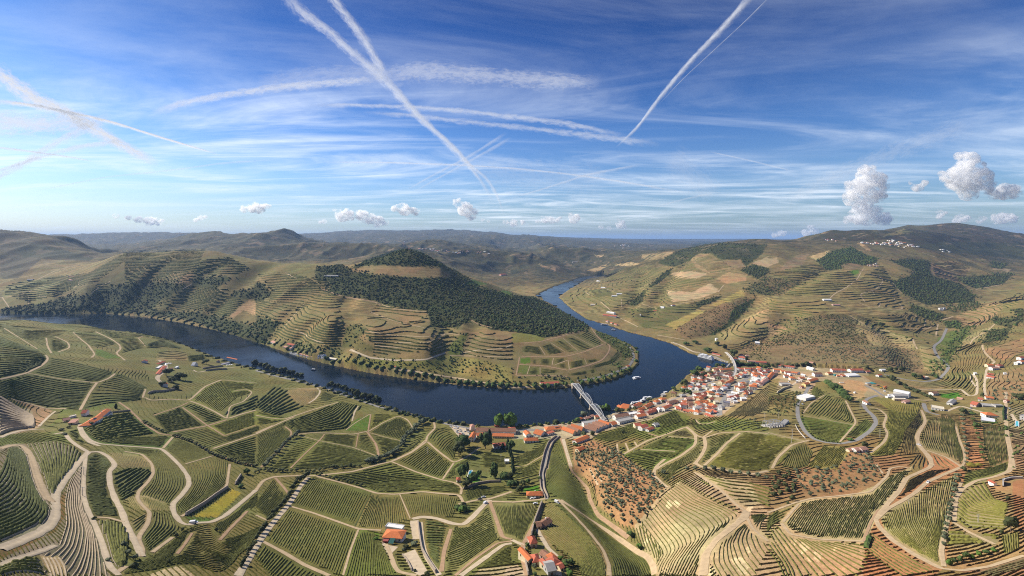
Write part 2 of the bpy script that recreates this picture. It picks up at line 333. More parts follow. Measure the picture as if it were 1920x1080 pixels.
for (pl,dep,hw) in GUL:
 p=np.array(dens(pl,6));h=hit(p[:,0],p[:,1])
 bx=(GX>h[:,0].min()-3*hw)&(GX<h[:,0].max()+3*hw)&(GYm>h[:,1].min()-3*hw)&(GYm<h[:,1].max()+3*hw)
 gx=GX[bx];gy=GYm[bx];dm=np.full(gx.shape,1e9)
 for q in h:dm=np.minimum(dm,np.hypot(gx-q[0],gy-q[1]))
 Z[bx]-=dep*np.exp(-(dm/hw)**2)
 # river bed and banks
def wpt(px,py,z=.0):
 Y=Yz(py,z); return ((px-960.0)/FPX*Y,Y)
def wl(line):return [wpt(*p) for p in dens(line,12)]
mouth=[(1400,690),(1480,694),(1560,702),(1640,712),(1640,707),(1560,697),(1480,688),(1400,684)]
RIVER=wl(NEAR_BANK)+[wpt(*p) for p in mouth]+wl(RIGHT_BANK[::-1])+wl(FAR_BANK[::-1])
rp=np.array(RIVER)
inr=poly_in(GX,GYm,RIVER)
dist=np.full(GX.shape,1e9)
bx=(GYm>700)&(GYm<4400)
gx=GX[bx];gy=GYm[bx];dm=np.full(gx.shape,1e9)
for q in rp[::2]:dm=np.minimum(dm,(gx-q[0])**2+(gy-q[1])**2)
dist[bx]=np.sqrt(dm)
bankz=.5+np.minimum(dist,60)*.14
Z=np.where(inr,np.minimum(Z,-.6-np.minimum(dist,30)*.15),np.maximum(Z,np.minimum(.5+dist*.14,3.0)))
PYg=project(Z)
runmin=np.minimum.accumulate(PYg,axis=0)
VIS=PYg<=runmin+1.2
def ground(x,y):
 """terrain height at world x, y (arrays)"""
 x=np.asarray(x,float);y=np.maximum(np.asarray(y,float),131.0)
 px=x/y*FPX+960.0
 i=np.clip((px-PX0)/(PX1-PX0)*(NX-1),0,NX-1.001);a=i.astype(int);tx=i-a
 ly=np.log(y);j=np.clip(np.searchsorted(LY,ly)-1,0,NY-2);ty=np.clip((ly-LY[j])/(LY[j+1]-LY[j]),0,1)
 return (Z[j,a]*(1-tx)+Z[j,a+1]*tx)*(1-ty)+(Z[j+1,a]*(1-tx)+Z[j+1,a+1]*tx)*ty
def at(px,py):return hit([px],[py])[0]
# ------------------------------------------------------------------ land cover (albedo painted per vertex from surveyed outlines)
GREEN=(.105,.125,.032);OLIVE=(.150,.145,.054);DRYG=(.20,.17,.075);TAN=(.37,.285,.185);PALE=(.46,.37,.25)
RED=(.29,.160,.085);BROWN=(.20,.145,.080);DARK=(.048,.056,.022);SCRUB=(.155,.125,.062);GREY=(.21,.18,.14);HILL=(.185,.150,.072)
BRIGHT=(.085,.150,.022);GOLD=(.30,.235,.035);DARKTOP=(.046,.040,.027);FARH=(.078,.070,.043);YEL=(.29,.235,.085);LAWN=(.06,.16,.015)
COVER=np.zeros(Z.shape+(3,),np.float32);SCR=np.zeros(Z.shape,np.float32);TER=np.zeros(Z.shape,np.float32)
COVER[:]=OLIVE;SCR[:]=.42
NEARPOLY=[(p[0],p[1]-1) for p in NEAR_BANK]+[(1400,684),(1560,700),(1663,706),(1760,708),(1790,680),(1830,610),(1920,520),(2400,480),(2400,2500),(-500,2500)]
behind=~(VIS&poly_in(MPX,PYg,[(-500,590),(0,592),(150,604),(250,610)]+NEARPOLY[5:]))&(GYm>600);COVER[(MPX>1050)&~behind]=(.185,.155,.068);COVER[behind]=HILL;TER[behind]=1.0;SCR[behind]=.35
fz=sst(2500,3600,GYm)[...,None];COVER[:]=COVER*(1-fz)+np.array(FARH)*fz
TER*=(1-.4*sst(2600,6000,GYm));SCR=np.maximum(SCR,.75*sst(2500,4000,GYm)).astype(np.float32)
wob=3.0
JX=MPX+(fbm(GX/22,GYm/22,3,51)-.5)*wob;JY=PYg+(fbm(GX/22+7,GYm/22+3,3,52)-.5)*wob
def zone(poly,col=None,scr=None,ter=None,ymin=0,ymax=1e9,soft=.0,jit=True):
 p=np.array(poly);a=MPX if not jit else JX;b=PYg if not jit else JY
 c0=max(0,np.searchsorted(GPX,p[:,0].min()-4)-1);c1=min(NX,np.searchsorted(GPX,p[:,0].max()+4)+1)
 if c1<=c0:return None
 sub=(slice(None),slice(c0,c1))
 m=(b[sub]>p[:,1].min()-1)&(b[sub]<p[:,1].max()+1)&VIS[sub]&(GYm[sub]>ymin)&(GYm[sub]<ymax)
 r,c=np.nonzero(m)
 if not len(r):return None
 k=poly_in(a[sub][r,c],b[sub][r,c],poly)
 r=r[k];c=c[k]+c0
 if col is not None:COVER[r,c]=col
 if scr is not None:SCR[r,c]=scr
 if ter is not None:TER[r,c]=ter
 return r,c
FORESTS=[]
def Z_(t,pts,*a,**k):return zone(T(t,pts),*a,**k)
def wood(t,pts,size=7.0,sp=7.5,tone=0,col=DARK,dens_=1.0):
 p=T(t,pts);zone(p,col,.5,.0);FORESTS.append((p,size,sp,tone,dens_))
 # far land
Z_('a','0 110 140 150 300 215 520 280 700 320 640 345 300 330 130 470 0 470',(.078,.068,.042),.6,.8)
Z_('d','290 195 500 108 620 105 720 118 820 190 700 200 420 190',DARKTOP,.7,.0)  # right-hand hilltops in a very dark brown
Z_('d','790 190 900 150 985 108 1150 130 1300 205 1120 240 960 190',DARKTOP,.6,.0)
Z_('d','1090 105 1250 72 1400 90 1851 150 1851 215 1500 215 1300 200 1180 140',(.072,.060,.042),.5,.1)
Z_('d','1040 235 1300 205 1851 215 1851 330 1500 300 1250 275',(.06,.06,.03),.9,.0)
Z_('d','860 150 980 112 1060 140 900 160 800 180',(.16,.145,.07),.4,.0)
# the peninsula
Z_('a','0 690 0 560 300 470 640 440 880 265 1480 255 1851 340 1851 960 1400 780 1000 720 0 750',(.132,.115,.054),.4,1.0)
Z_('a','20 600 40 520 200 480 560 490 570 530 420 600 330 655 60 690 0 690 0 640',(.165,.155,.065),.1,.0)
Z_('b','0 350 230 350 500 370 430 470 250 470 0 440',(.15,.135,.06),.5,.5)
wood('b','690 398 770 350 900 300 1080 248 1200 285 1370 382 1200 384 820 376',8,8,1)
Z_('b','680 402 820 379 1180 386 1330 400 1430 462 1240 466 1000 450 720 424',(.235,.175,.095),.15,.5)
wood('b','430 390 600 372 690 408 725 428 1000 456 1240 470 1490 452 1600 520 1851 602 1851 856 1700 845 1560 770 1500 800 1460 830 1270 822 1235 702 1010 690 860 630 560 588 440 552 540 500 430 480',7.5,6.6,0)
wood('c','-5 596 150 606 330 690 450 742 562 824 540 850 400 868 240 902 100 870 -5 852',7.5,6.6,0)
wood('b','1330 395 1420 400 1480 440 1550 470 1500 500 1440 462',6,9,0,SCRUB)
Z_('b','1500 510 1560 478 1680 510 1590 530',(.10,.15,.04),.1,0);Z_('b','1590 532 1690 512 1790 545 1700 572',(.16,.14,.065),.1,.3);Z_('b','1700 574 1800 556 1851 580 1851 606',(.14,.20,.05),.1,0)
wood('a','0 692 200 662 380 642 450 602 640 592 900 512 1100 492 1350 512 1280 572 1150 642 1060 722 700 724 400 742 100 752 0 745',6.5,7,0)
wood('a','1380 482 1640 450 1665 480 1560 552 1390 522',7,8,0)
wood('a','1690 560 1800 555 1851 520 1851 632 1760 622 1670 602',7,8,0)
wood('a','1100 690 1250 715 1400 712 1640 765 1851 822 1851 962 1700 890 1400 785 1250 752 1060 742',7,9,1)
wood('b','0 492 60 512 110 582 50 632 0 642',7,8,0)
wood('b','0 742 60 762 200 802 120 872 70 920 110 985 200 1010 0 960',7,8,1)
wood('b','650 812 730 800 805 842 740 902 850 962 845 1005 620 965 640 880',5,8,1,(.11,.11,.04))
wood('b','1480 880 1540 868 1500 950 1480 1020 1380 1020 1400 960',6,9,1,(.12,.13,.04))
Z_('a','130 270 300 222 500 280 680 315 650 345 400 315 180 322',(.055,.055,.03),.9,.0)
Z_('a','860 270 1100 262 1480 262 1400 345 1150 330 900 310',(.155,.135,.07),.2,1.0)
Z_('a','1150 490 1240 430 1420 440 1350 510',(.22,.17,.10),.1,.7)
Z_('a','1660 740 1800 630 1851 640 1851 740 1760 700 1690 760',(.27,.195,.115),.2,.6)
Z_('b','460 510 540 500 540 560 450 540',(.26,.18,.10),.2,.2)
Z_('b','100 880 280 680 420 590 640 600 850 650 800 760 640 830 600 980 220 910',(.205,.165,.075),.15,1.0)
Z_('b','800 740 880 660 1230 710 1270 825 1470 840 1390 990 1250 1050 840 1040 850 960 780 880',(.20,.155,.078),.15,1.0)
Z_('b','1560 860 1851 868 1851 1080 1490 1030 1500 950',(.19,.145,.08),.15,.7)
Z_('f','0 160 240 300 500 310 800 330 1000 360 1851 490 1851 370 1400 260 1280 290 820 270 600 210 280 150',(.16,.14,.06),.7,.0)
Z_('f','640 270 830 275 1270 295 1380 245 1300 370 900 345 640 330',(.17,.165,.05),.3,.0)
Z_('f','1300 370 1380 250 1640 290 1851 350 1851 470 1500 400',(.22,.19,.07),.2,.0)
Z_('g','0 490 0 400 200 395 410 410 570 400 760 370 830 330 900 340 770 420 560 470 450 440 200 490',(.17,.15,.06),.6,.0)
Z_('g','60 170 300 120 560 50 700 170 760 260 700 350 400 420 20 400 10 300',(.19,.150,.08),.3,.0)
Z_('g','0 100 60 90 230 130 240 150 60 165 0 160',(.16,.16,.05),.5,.0)
wood('g','600 80 660 150 770 220 800 300 760 330 700 330 850 270 890 250 860 190 780 130',5,7,1,(.10,.11,.035))
# right-hand hillside
wood('c','1040 362 1180 282 1400 202 1510 212 1840 228 1810 292 1690 382 1650 335 1510 335 1440 292 1345 292 1285 348 1170 388',9,10,0)
wood('c','1650 412 1750 372 1851 402 1851 432 1780 476 1700 440',8,9,0)
wood('c','1165 392 1140 442 1050 512 965 545 945 642 880 672 830 662 930 582 1000 522 1080 442',7,8,0)
wood('c','1670 552 1800 472 1851 462 1851 592 1700 592',7,9,0,SCRUB)
wood('c','1330 642 1520 592 1500 622 1330 692',7,8,0)
wood('c','1230 802 1500 662 1770 602 1640 762 1545 832 1450 882 1250 902 1180 842',4.2,8.5,0,(.19,.135,.075),.75)
wood('c','1600 690 1770 602 1660 740 1560 830 1450 885 1420 880 1560 790',6,8,1)
Z_('c','1145 430 1300 420 1410 438 1330 476 1190 468',TAN,.1,.4);Z_('c','1110 560 1300 570 1430 508 1500 560 1380 610 1160 644',TAN,.1,.6)
Z_('c','1480 470 1560 430 1700 440 1690 490 1560 512',(.33,.225,.125),.1,.4);Z_('c','1735 360 1851 310 1851 392',TAN,.1,.2)
Z_('c','1290 335 1350 291 1440 291 1600 402 1440 440 1330 400',(.24,.18,.10),.1,.8);Z_('c','1530 345 1650 335 1690 385 1600 400',(.26,.19,.11),.1,.4)
Z_('c','1145 430 1210 380 1290 340 1330 400 1440 440 1300 420',(.19,.15,.08),.1,.8)
Z_('c','730 372 850 352 935 366 820 382',(.40,.30,.18),.1,.1);Z_('c','540 412 680 372 720 375 600 425',(.36,.27,.16),.1,.1);Z_('c','930 300 1180 270 1100 330 960 340',(.24,.19,.11),.2,.2);Z_('c','590 300 670 300 640 320',TAN,.1,0);Z_('c','190 365 320 390 310 420 230 400',(.26,.19,.12),.2,0)
Z_('c','1110 802 1350 702 1400 702 1180 842',YEL,.1,.8);Z_('c','1430 667 1660 552 1690 592 1480 672',YEL,.1,.8)
Z_('c','360 600 500 530 640 560 930 560 800 680 560 650 420 640',(.19,.165,.075),.2,1.0);Z_('c','560 555 700 540 740 600 600 605',(.11,.11,.045),.2,1.0);Z_('c','790 690 960 690 1340 650 1330 700 1100 810 960 830 820 740',(.125,.115,.05),.2,1.0)
Z_('c','1480 880 1640 780 1851 760 1851 960 1690 970 1560 930',(.24,.195,.095),.1,1.0);Z_('c','1650 770 1851 690 1851 800',(.33,.24,.13),.1,1.0)
Z_('d','0 610 400 620 440 700 260 760 0 720',(.215,.175,.078),.15,1.0);Z_('d','0 440 350 355 430 420 600 410 660 500 460 580 300 600 100 600 220 510',(.19,.16,.07),.15,1.0);Z_('d','0 790 150 830 60 880 0 900',(.33,.22,.13),.1,1.0)
Z_('d','700 360 860 340 1080 420 1010 450 900 500 960 570 1020 700 700 640 480 600 640 480',(.225,.18,.082),.15,.8)
Z_('d','300 310 440 270 430 310 350 340',(.45,.35,.19),.05,.0);Z_('d','0 330 60 320 80 350 0 390',TAN,.1,.0);Z_('d','210 300 300 290 250 370 80 420 120 360',(.24,.18,.11),.2,.4);Z_('d','650 218 690 225 755 270 730 272',(.45,.30,.17),.0,.0)
Z_('d','580 420 660 405 665 440 610 448',BRIGHT,.0,.0);Z_('d','500 370 600 355 680 375 690 400 560 400',(.18,.135,.08),.3,.2)
Z_('d','1170 390 1180 360 1300 410 1380 470 1370 500 1200 450',(.27,.18,.11),.2,.1);Z_('d','1220 350 1350 345 1470 395 1420 460 1330 430',(.25,.19,.11),.2,.3);Z_('d','1360 320 1560 330 1620 370 1560 385',(.23,.18,.09),.4,.2);Z_('d','1610 398 1760 402 1740 425',TAN,.1,0)
wood('d','350 342 470 275 600 245 690 292 795 330 780 362 690 378 600 360 520 372 540 405 430 412',9,10,1)
wood('d','880 342 1100 332 1172 352 1172 432 1210 462 1400 512 1500 602 1480 642 1300 652 1150 662 1030 612 910 532 900 502 1010 452 1060 422 930 362',8,10,0)
wood('d','1010 700 1050 662 1270 732 1270 762 1180 780',7,8,0)
wood('d','1390 472 1600 442 1780 432 1700 512 1500 545 1420 512',9,10,0)
wood('d','1620 350 1740 360 1700 400 1620 395',9,10,0)
wood('d','0 472 100 472 222 512 100 592 0 602',6,9,0,SCRUB)
wood('d','225 765 450 732 652 770 622 872 712 872 722 962 400 942 0 962 60 882 210 852',4.0,6.6,0,(.165,.13,.072),.9)
Z_('d','0 962 400 944 722 962 960 980 1120 1080 0 1080',(.195,.145,.085),.6,.0);Z_('h','0 160 720 165 1060 215 1130 330 1110 400 880 350 560 300 0 330',(.195,.145,.085),.6,.0)
Z_('d','630 870 650 770 880 850 760 880 950 900 1050 960 760 910',(.30,.245,.125),.1,.6);Z_('h','700 110 900 90 1050 130 1060 200 960 210 760 180',(.32,.26,.14),.1,.6)
Z_('d','1090 970 1240 980 1300 1080 1120 1080',(.20,.18,.085),.2,.0)
wood('d','1630 750 1800 770 1760 830 1640 800',8,9,0);wood('d','1800 700 1851 690 1851 800 1800 780',8,9,0);wood('d','1570 850 1760 830 1700 920 1540 940 1590 880',7,9,0);wood('d','1280 660 1520 640 1540 680 1400 720 1290 720',7,9,0,SCRUB);wood('d','1270 780 1390 780 1390 830 1290 830',6,8,1)
Z_('d','1360 740 1640 640 1700 690 1560 800 1480 830 1380 780',(.28,.20,.11),.15,.9);Z_('d','1460 880 1640 800 1560 900 1450 950 1320 1050 1300 1000',(.27,.225,.115),.2,.9);Z_('d','1230 900 1330 850 1450 880 1300 1040 1200 960',(.12,.15,.04),.6,.2);Z_('d','1580 980 1851 900 1851 1000 1700 1060 1560 1000',(.29,.18,.10),.5,.2)
wood('h','1290 230 1400 60 1480 40 1330 260 1300 330 1210 400 1200 350',6,7,1,(.10,.12,.035))
# foreground ground tones
Z_('g','0 800 500 700 1000 640 1480 380 1850 350 1850 560 1500 700 1200 660 600 860 0 860',(.34,.29,.22),.3,.0)
Z_('h','0 320 560 350 720 370 760 480 1060 560 700 560 480 480 280 560 80 520 0 560',(.33,.26,.17),.4,.0)
Z_('g','1850 450 1850 700 1750 690 1520 690 1600 620 1780 500',(.25,.20,.10),.6,.5)
Z_('h','0 440 90 420 60 500 240 520 230 620 160 700 0 690',(.23,.185,.08),.8,.2)
Z_('h','310 520 350 450 460 430 480 500 400 545 340 560',(.18,.165,.06),.3,.0)
Z_('h','500 460 590 430 680 440 720 500 690 560 620 590 560 540',(.40,.26,.145),.1,.0)
Z_('h','680 400 760 400 900 480 800 480',(.24,.17,.08),.2,.0)
Z_('h','880 420 1030 430 1280 470 1250 500 1190 560 1040 500',(.24,.19,.10),.5,.2)
Z_('h','1240 530 1380 525 1400 560 1330 570 1250 560',LAWN,.0,.0)
Z_('h','1380 690 1550 760 1560 1080 1400 1080 1420 900',(.31,.19,.10),.3,.0);Z_('h','1570 680 1851 620 1851 1080 1740 1080 1740 760',(.24,.20,.12),.6,.0)
Z_('h','1640 400 1851 330 1851 560 1700 580 1560 550 1600 440',(.26,.18,.10),.7,.1)
Z_('k','430 110 600 105 800 200 900 290 1020 350 1110 440 900 740 800 720 620 570 600 430 450 320',(.30,.185,.10),.25,.0)
Z_('k','880 720 1110 440 1350 330 1851 430 1851 1080 1000 1080 960 880',TAN,.15,.0);Z_('k','1040 560 1250 380 1500 470 1640 600 1440 740 1200 700',(.29,.215,.14),.3,.0)
Z_('l','0 350 200 310 560 160 870 180 1030 240 1020 300 860 360 740 470 190 550 0 610',(.235,.165,.09),.45,.0)
Z_('l','0 640 180 560 110 690 700 830 690 1080 0 1080',(.37,.29,.18),.1,.0)
Z_('l','700 840 760 680 930 500 1100 330 1190 180 1430 290 1280 1010 1200 1080 690 1080',(.31,.185,.10),.25,.0)
Z_('l','1280 1020 1340 650 1400 480 1740 300 1851 330 1851 920 1400 1040',(.27,.21,.11),.4,.0);Z_('l','1480 400 1740 300 1640 360 1400 470 1430 330',(.12,.15,.04),.3,.0)
Z_('l','1770 400 1851 380 1851 760 1780 700',(.28,.16,.09),.3,.0);Z_('l','1380 1050 1851 940 1851 1080',(.22,.15,.09),.3,.0)
Z_('i','0 130 150 125 600 160 640 200 400 500 420 720 0 900',GREY,.2,.0);Z_('i','600 230 630 600 790 1020 800 1080 0 1080 0 900 400 740 430 520',(.24,.205,.155),.1,.0)
Z_('e','0 555 160 640 370 650 280 780 0 850',(.36,.28,.19),.1,.0);Z_('e','100 570 380 655 290 770 200 780 250 720 230 660',(.31,.205,.125),.2,.0)
Z_('i','0 60 400 30 560 130 150 120 0 140',GREEN,.3,.0);Z_('e','350 780 420 700 440 650 820 590 840 620 650 660 400 750',(.13,.16,.04),.4,.0)
Z_('i','1390 650 1500 590 1540 560 1680 450 1740 480 1620 610 1560 655',GOLD,.2,.0)
Z_('i','420 540 600 260 560 330 470 460 470 640 400 760 0 960 0 890 330 790 430 690',(.20,.125,.05),.5,.0)
# plots without strong rows
Z_('f','650 800 720 720 825 683 808 803',BRIGHT,.1,.0);Z_('e','690 210 740 215 870 270 780 285 690 250',BRIGHT,.1,.0);Z_('g','60 275 135 275 130 318 58 312',BRIGHT,.0,.0);Z_('g','30 380 55 320 130 326 100 396',(.13,.16,.045),.0,.0)
Z_('g','590 860 640 810 900 745 1000 720 1180 655 1290 700 1270 760 1000 860 880 850 700 880',(.135,.145,.04),.35,.0)
Z_('g','1300 720 1560 700 1851 740 1851 800 1560 800 1330 790',(.14,.15,.045),.5,.0)
Z_('i','1340 650 1560 660 1540 690 1400 700',(.08,.14,.025),.3,.0)
Z_('j','830 760 895 770 885 830',BRIGHT,.2,0);Z_('k','30 470 110 430 200 425 195 470',LAWN,.0,0);Z_('j','1580 330 1620 320 1610 400 1560 400',LAWN,0,0)
Z_('j','1060 920 1150 890 1240 1050 1180 1075',PALE,.0,.0);Z_('j','1560 1080 1620 1030 1851 1000 1851 1080',TAN,.05,.0);Z_('j','905 850 960 870 1010 880 960 920',(.55,.5,.42),0,0)
Z_('i','1060 1080 1150 1040 1300 1010 1420 1080',PALE,.0,.0)
# light quarry-like scrapes on the right terraces
for q in ('1110 580 1130 530 1165 560 1140 595','1165 545 1185 525 1220 560 1200 585','1700 480 1740 470 1745 500','1770 490 1840 520 1830 570','1690 600 1720 560 1745 580 1720 640','950 840 980 795 1000 810 965 855','1580 960 1620 950 1720 1070 1660 1070','1690 880 1720 860 1740 900 1710 920','1630 950 1660 940 1730 1020 1700 1030','1420 1010 1460 1030 1470 1080 1420 1080'):Z_('k',q,(.56,.48,.33),.0,.0)
for q in ('180 820 205 825 190 860','225 830 290 850 300 880 240 920','280 940 310 940 325 970 300 985','330 900 390 920 370 980 330 950','480 870 500 880 480 910'):Z_('l',q,(.56,.48,.33),.0,.0)
Z_('k','1110 440 1280 260 1400 300 1851 330 1851 432 1350 332',(.25,.18,.10),.4,.0)
Z_('k','1851 345 1851 610 1800 560 1740 440 1780 360',(.235,.165,.09),.45,.0)
wood('o','1442 628 1420 634 1392 655 1375 672 1400 684 1442 692',3.6,7,0,(.21,.15,.085),.7)
Z_('o','1442 652 1410 664 1396 680 1442 692',(.195,.145,.085),.6,.0)
rm_=(sst(1250,1650,MPX)*sst(770,860,PYg)*VIS)[...,None];COVER*=(1+rm_*(np.array([.13,-.05,-.06])))
# ------------------------------------------------------------------ materials
def mat(name,base=(.5,.5,.5),rough=.9,var=.0,scale=1.0,spec=.25,metal=.0,objvar=.0,col2=None):
 m=bpy.data.materials.new(name);m.use_nodes=True ;t=m.node_tree
 b=t.nodes['Principled BSDF'];b.inputs['Roughness'].default_value=rough;b.inputs['Metallic'].default_value=metal
 b.inputs['Specular IOR Level'].default_value=spec;b.inputs['Base Color'].default_value=(*base,1)
 if var or objvar:
  tcn=N(t,'ShaderNodeTexCoord');nz=N(t,'ShaderNodeTexNoise',i_Scale=scale,i_Detail=5.0,i_Roughness=.65);L(t,tcn.outputs['Object'],nz.inputs['Vector'])
  mr=N(t,'ShaderNodeMapRange',i_1=.25,i_2=.75,i_3=1-var,i_4=1+var);L(t,nz.outputs[0],mr.inputs[0])
  fac=mr.outputs[0]
  if objvar:
   oi=N(t,'ShaderNodeObjectInfo');m2=N(t,'ShaderNodeMapRange',i_1=.0,i_2=1.0,i_3=1-objvar,i_4=1+objvar);L(t,oi.outputs['Random'],m2.inputs[0])
   mm=N(t,'ShaderNodeMath',operation='MULTIPLY');L(t,fac,mm.inputs[0]);L(t,m2.outputs[0],mm.inputs[1]);fac=mm.outputs[0]
  vm=N(t,'ShaderNodeVectorMath',operation='SCALE');L(t,fac,vm.inputs['Scale'])
  if col2:
   nz2=N(t,'ShaderNodeTexNoise',i_Scale=scale*.37,i_Detail=3.0);L(t,tcn.outputs['Object'],nz2.inputs['Vector'])
   mr2=N(t,'ShaderNodeMapRange',i_1=.4,i_2=.6);L(t,nz2.outputs[0],mr2.inputs[0])
   mx=N(t,'ShaderNodeMix',data_type='RGBA');L(t,mr2.outputs[0],mx.inputs[0]);mx.inputs[6].default_value=(*base,1);mx.inputs[7].default_value=(*col2,1)
   L(t,mx.outputs[2],vm.inputs[0])
  else:vm.inputs[0].default_value=base
  L(t,vm.outputs[0],b.inputs['Base Color'])
 return m
def ground_mat():
 m=bpy.data.materials.new('hillside_earth');m.use_nodes=True ;t=m.node_tree;b=t.nodes['Principled BSDF']
 b.inputs['Roughness'].default_value=.95;b.inputs['Specular IOR Level'].default_value=.1
 at_=N(t,'ShaderNodeAttribute',attribute_name='cover');a2=N(t,'ShaderNodeAttribute',attribute_name='growth')
 sp=N(t,'ShaderNodeSeparateColor');L(t,a2.outputs['Color'],sp.inputs[0])
 geo=N(t,'ShaderNodeNewGeometry')
 def noise(sc,det=4,rough=.6,dist=.0):
  n_=N(t,'ShaderNodeTexNoise',i_Scale=sc,i_Detail=det,i_Roughness=rough,i_Distortion=dist);L(t,geo.outputs['Position'],n_.inputs['Vector']); return n_.outputs[0]
 def mrange(x,a,b_,c,d):
  r=N(t,'ShaderNodeMapRange',i_1=a,i_2=b_,i_3=c,i_4=d);L(t,x,r.inputs[0]); return r.outputs[0]
 def mul(x,y):
  r=N(t,'ShaderNodeMath',operation='MULTIPLY');L(t,x,r.inputs[0])
  if isinstance(y,(int,float)):r.inputs[1].default_value=y
  else:L(t,y,r.inputs[1])
  return r.outputs[0]
 f=mul(mrange(noise(.9,5,.7),.25,.75,.72,1.28),mrange(noise(.03,5,.6),.3,.7,.78,1.22))
 f=mul(f,mrange(noise(.18,4,.65),.3,.7,.82,1.18))
 vs=N(t,'ShaderNodeVectorMath',operation='SCALE');L(t,at_.outputs['Color'],vs.inputs[0]);L(t,f,vs.inputs['Scale'])
 # hue drift between greener and drier ground
 hs=N(t,'ShaderNodeMix',data_type='RGBA',blend_type='MULTIPLY');hs.inputs[0].default_value=1.0
 hm=N(t,'ShaderNodeMix',data_type='RGBA');L(t,mrange(noise(.012,4,.6,.6),.35,.65,0,1),hm.inputs[0]);hm.inputs[6].default_value=(1.08,.98,.91,1);hm.inputs[7].default_value=(.86,1.04,.9,1)
 L(t,vs.outputs[0],hs.inputs[6]);L(t,hm.outputs[2],hs.inputs[7])
 # terraces follow the contour lines, bank shade painted as darker bands
 sz=N(t,'ShaderNodeSeparateXYZ');L(t,geo.outputs['Position'],sz.inputs[0])
 jit=mrange(noise(.02,3),.2,.8,-3.0,3.0)
 za_=N(t,'ShaderNodeMath',operation='ADD');L(t,sz.outputs[2],za_.inputs[0]);L(t,jit,za_.inputs[1])
 sc_=mul(za_.outputs[0],1/4.8);fr=N(t,'ShaderNodeMath',operation='FRACT');L(t,sc_,fr.inputs[0])
 pk=N(t,'ShaderNodeMath',operation='PINGPONG',i_1=.5);L(t,fr.outputs[0],pk.inputs[0])
 st=mrange(pk.outputs[0],.05,.4,-1.0,1.0)
 patch=mrange(noise(.006,3,.6),.38,.55,.15,1.0)
 ts=mul(mul(st,sp.outputs[1]),patch)
 tf=N(t,'ShaderNodeMath',operation='MULTIPLY_ADD',i_1=.36,i_2=1.0);L(t,ts,tf.inputs[0])
 v2=N(t,'ShaderNodeVectorMath',operation='SCALE');L(t,hs.outputs[2],v2.inputs[0]);L(t,tf.outputs[0],v2.inputs['Scale'])
 # scrub: dark bushes scattered over the ground
 sn=noise(.11,6,.72,.3);th=mrange(sp.outputs[0],.0,1.0,.80,.45)
 df=N(t,'ShaderNodeMath',operation='SUBTRACT');L(t,sn,df.inputs[0]);L(t,th,df.inputs[1])
 sm=mrange(df.outputs[0],-.015,.05,.0,.85)
 mx=N(t,'ShaderNodeMix',data_type='RGBA');L(t,sm,mx.inputs[0]);L(t,v2.outputs[0],mx.inputs[6]);mx.inputs[7].default_value=(.050,.058,.024,1)
 # distant slopes: woods, scrub and bare plots in larger patches
 pn=noise(.011,7,.68,.5);pd=mul(mrange(pn,.50,.56,.0,.9),sp.outputs[2]);mx2=N(t,'ShaderNodeMix',data_type='RGBA');L(t,pd,mx2.inputs[0]);L(t,mx.outputs[2],mx2.inputs[6]);mx2.inputs[7].default_value=(.036,.040,.020,1)
 bn=noise(.0071,5,.6,.2);bd=mul(mrange(bn,.60,.63,.0,.65),sp.outputs[2]);mx3=N(t,'ShaderNodeMix',data_type='RGBA');L(t,bd,mx3.inputs[0]);L(t,mx2.outputs[2],mx3.inputs[6]);mx3.inputs[7].default_value=(.24,.17,.10,1)
 L(t,mx3.outputs[2],b.inputs['Base Color'])
 bp=N(t,'ShaderNodeBump',i_Strength=.5,i_Distance=1.2);L(t,noise(.35,6,.7),bp.inputs['Height']);L(t,bp.outputs[0],b.inputs['Normal'])
 return m
def water_mat():
 m=bpy.data.materials.new('river_water');m.use_nodes=True ;t=m.node_tree;b=t.nodes['Principled BSDF']
 b.inputs['Base Color'].default_value=(.006,.012,.020,1);b.inputs['Roughness'].default_value=.12;b.inputs['IOR'].default_value=1.33;b.inputs['Specular IOR Level'].default_value=.13
 geo=N(t,'ShaderNodeNewGeometry')
 n1=N(t,'ShaderNodeTexNoise',i_Scale=.25,i_Detail=4.0,i_Roughness=.6);L(t,geo.outputs['Position'],n1.inputs['Vector'])
 n2=N(t,'ShaderNodeTexNoise',i_Scale=.008,i_Detail=4.0,i_Roughness=.55,i_Distortion=.8);L(t,geo.outputs['Position'],n2.inputs['Vector'])
 r=N(t,'ShaderNodeMapRange',i_1=.4,i_2=.62,i_3=.05,i_4=.20);L(t,n2.outputs[0],r.inputs[0]);L(t,r.outputs[0],b.inputs['Roughness'])
 bp=N(t,'ShaderNodeBump',i_Strength=.16,i_Distance=.5);L(t,n1.outputs[0],bp.inputs['Height']);L(t,bp.outputs[0],b.inputs['Normal'])
 return m
M={}
M['earth']=ground_mat();M['water']=water_mat()
M['dirt']=mat('dirt_track_earth',(.43,.32,.195),.95,.22,.25,.1);M['pale']=mat('pale_gravel',(.48,.385,.265),.95,.18,.25,.1)
M['asphalt']=mat('worn_asphalt',(.24,.225,.205),.9,.18,.3,.2);M['redtrack']=mat('red_earth_track',(.36,.235,.14),.95,.2,.25,.1)
M['rail']=mat('railway_ballast',(.30,.27,.24),.95,.2,.5,.1)
M['leaf']=[mat('dark_foliage',(.050,.062,.021),.85,.5,.22,.15,0,.25,(.078,.082,.030)),mat('green_foliage',(.056,.092,.024),.85,.5,.22,.15,0,.25,(.078,.105,.028)),mat('olive_foliage',(.115,.130,.072),.85,.45,.4,.15,0,.25,(.070,.085,.045)),mat('bright_foliage',(.085,.15,.025),.85,.4,.3,.15,0,.2,(.06,.11,.02)),mat('cypress_foliage',(.025,.040,.018),.85,.4,.4,.1),mat('autumn_shrub',(.20,.17,.03),.9,.4,.4,.1)]
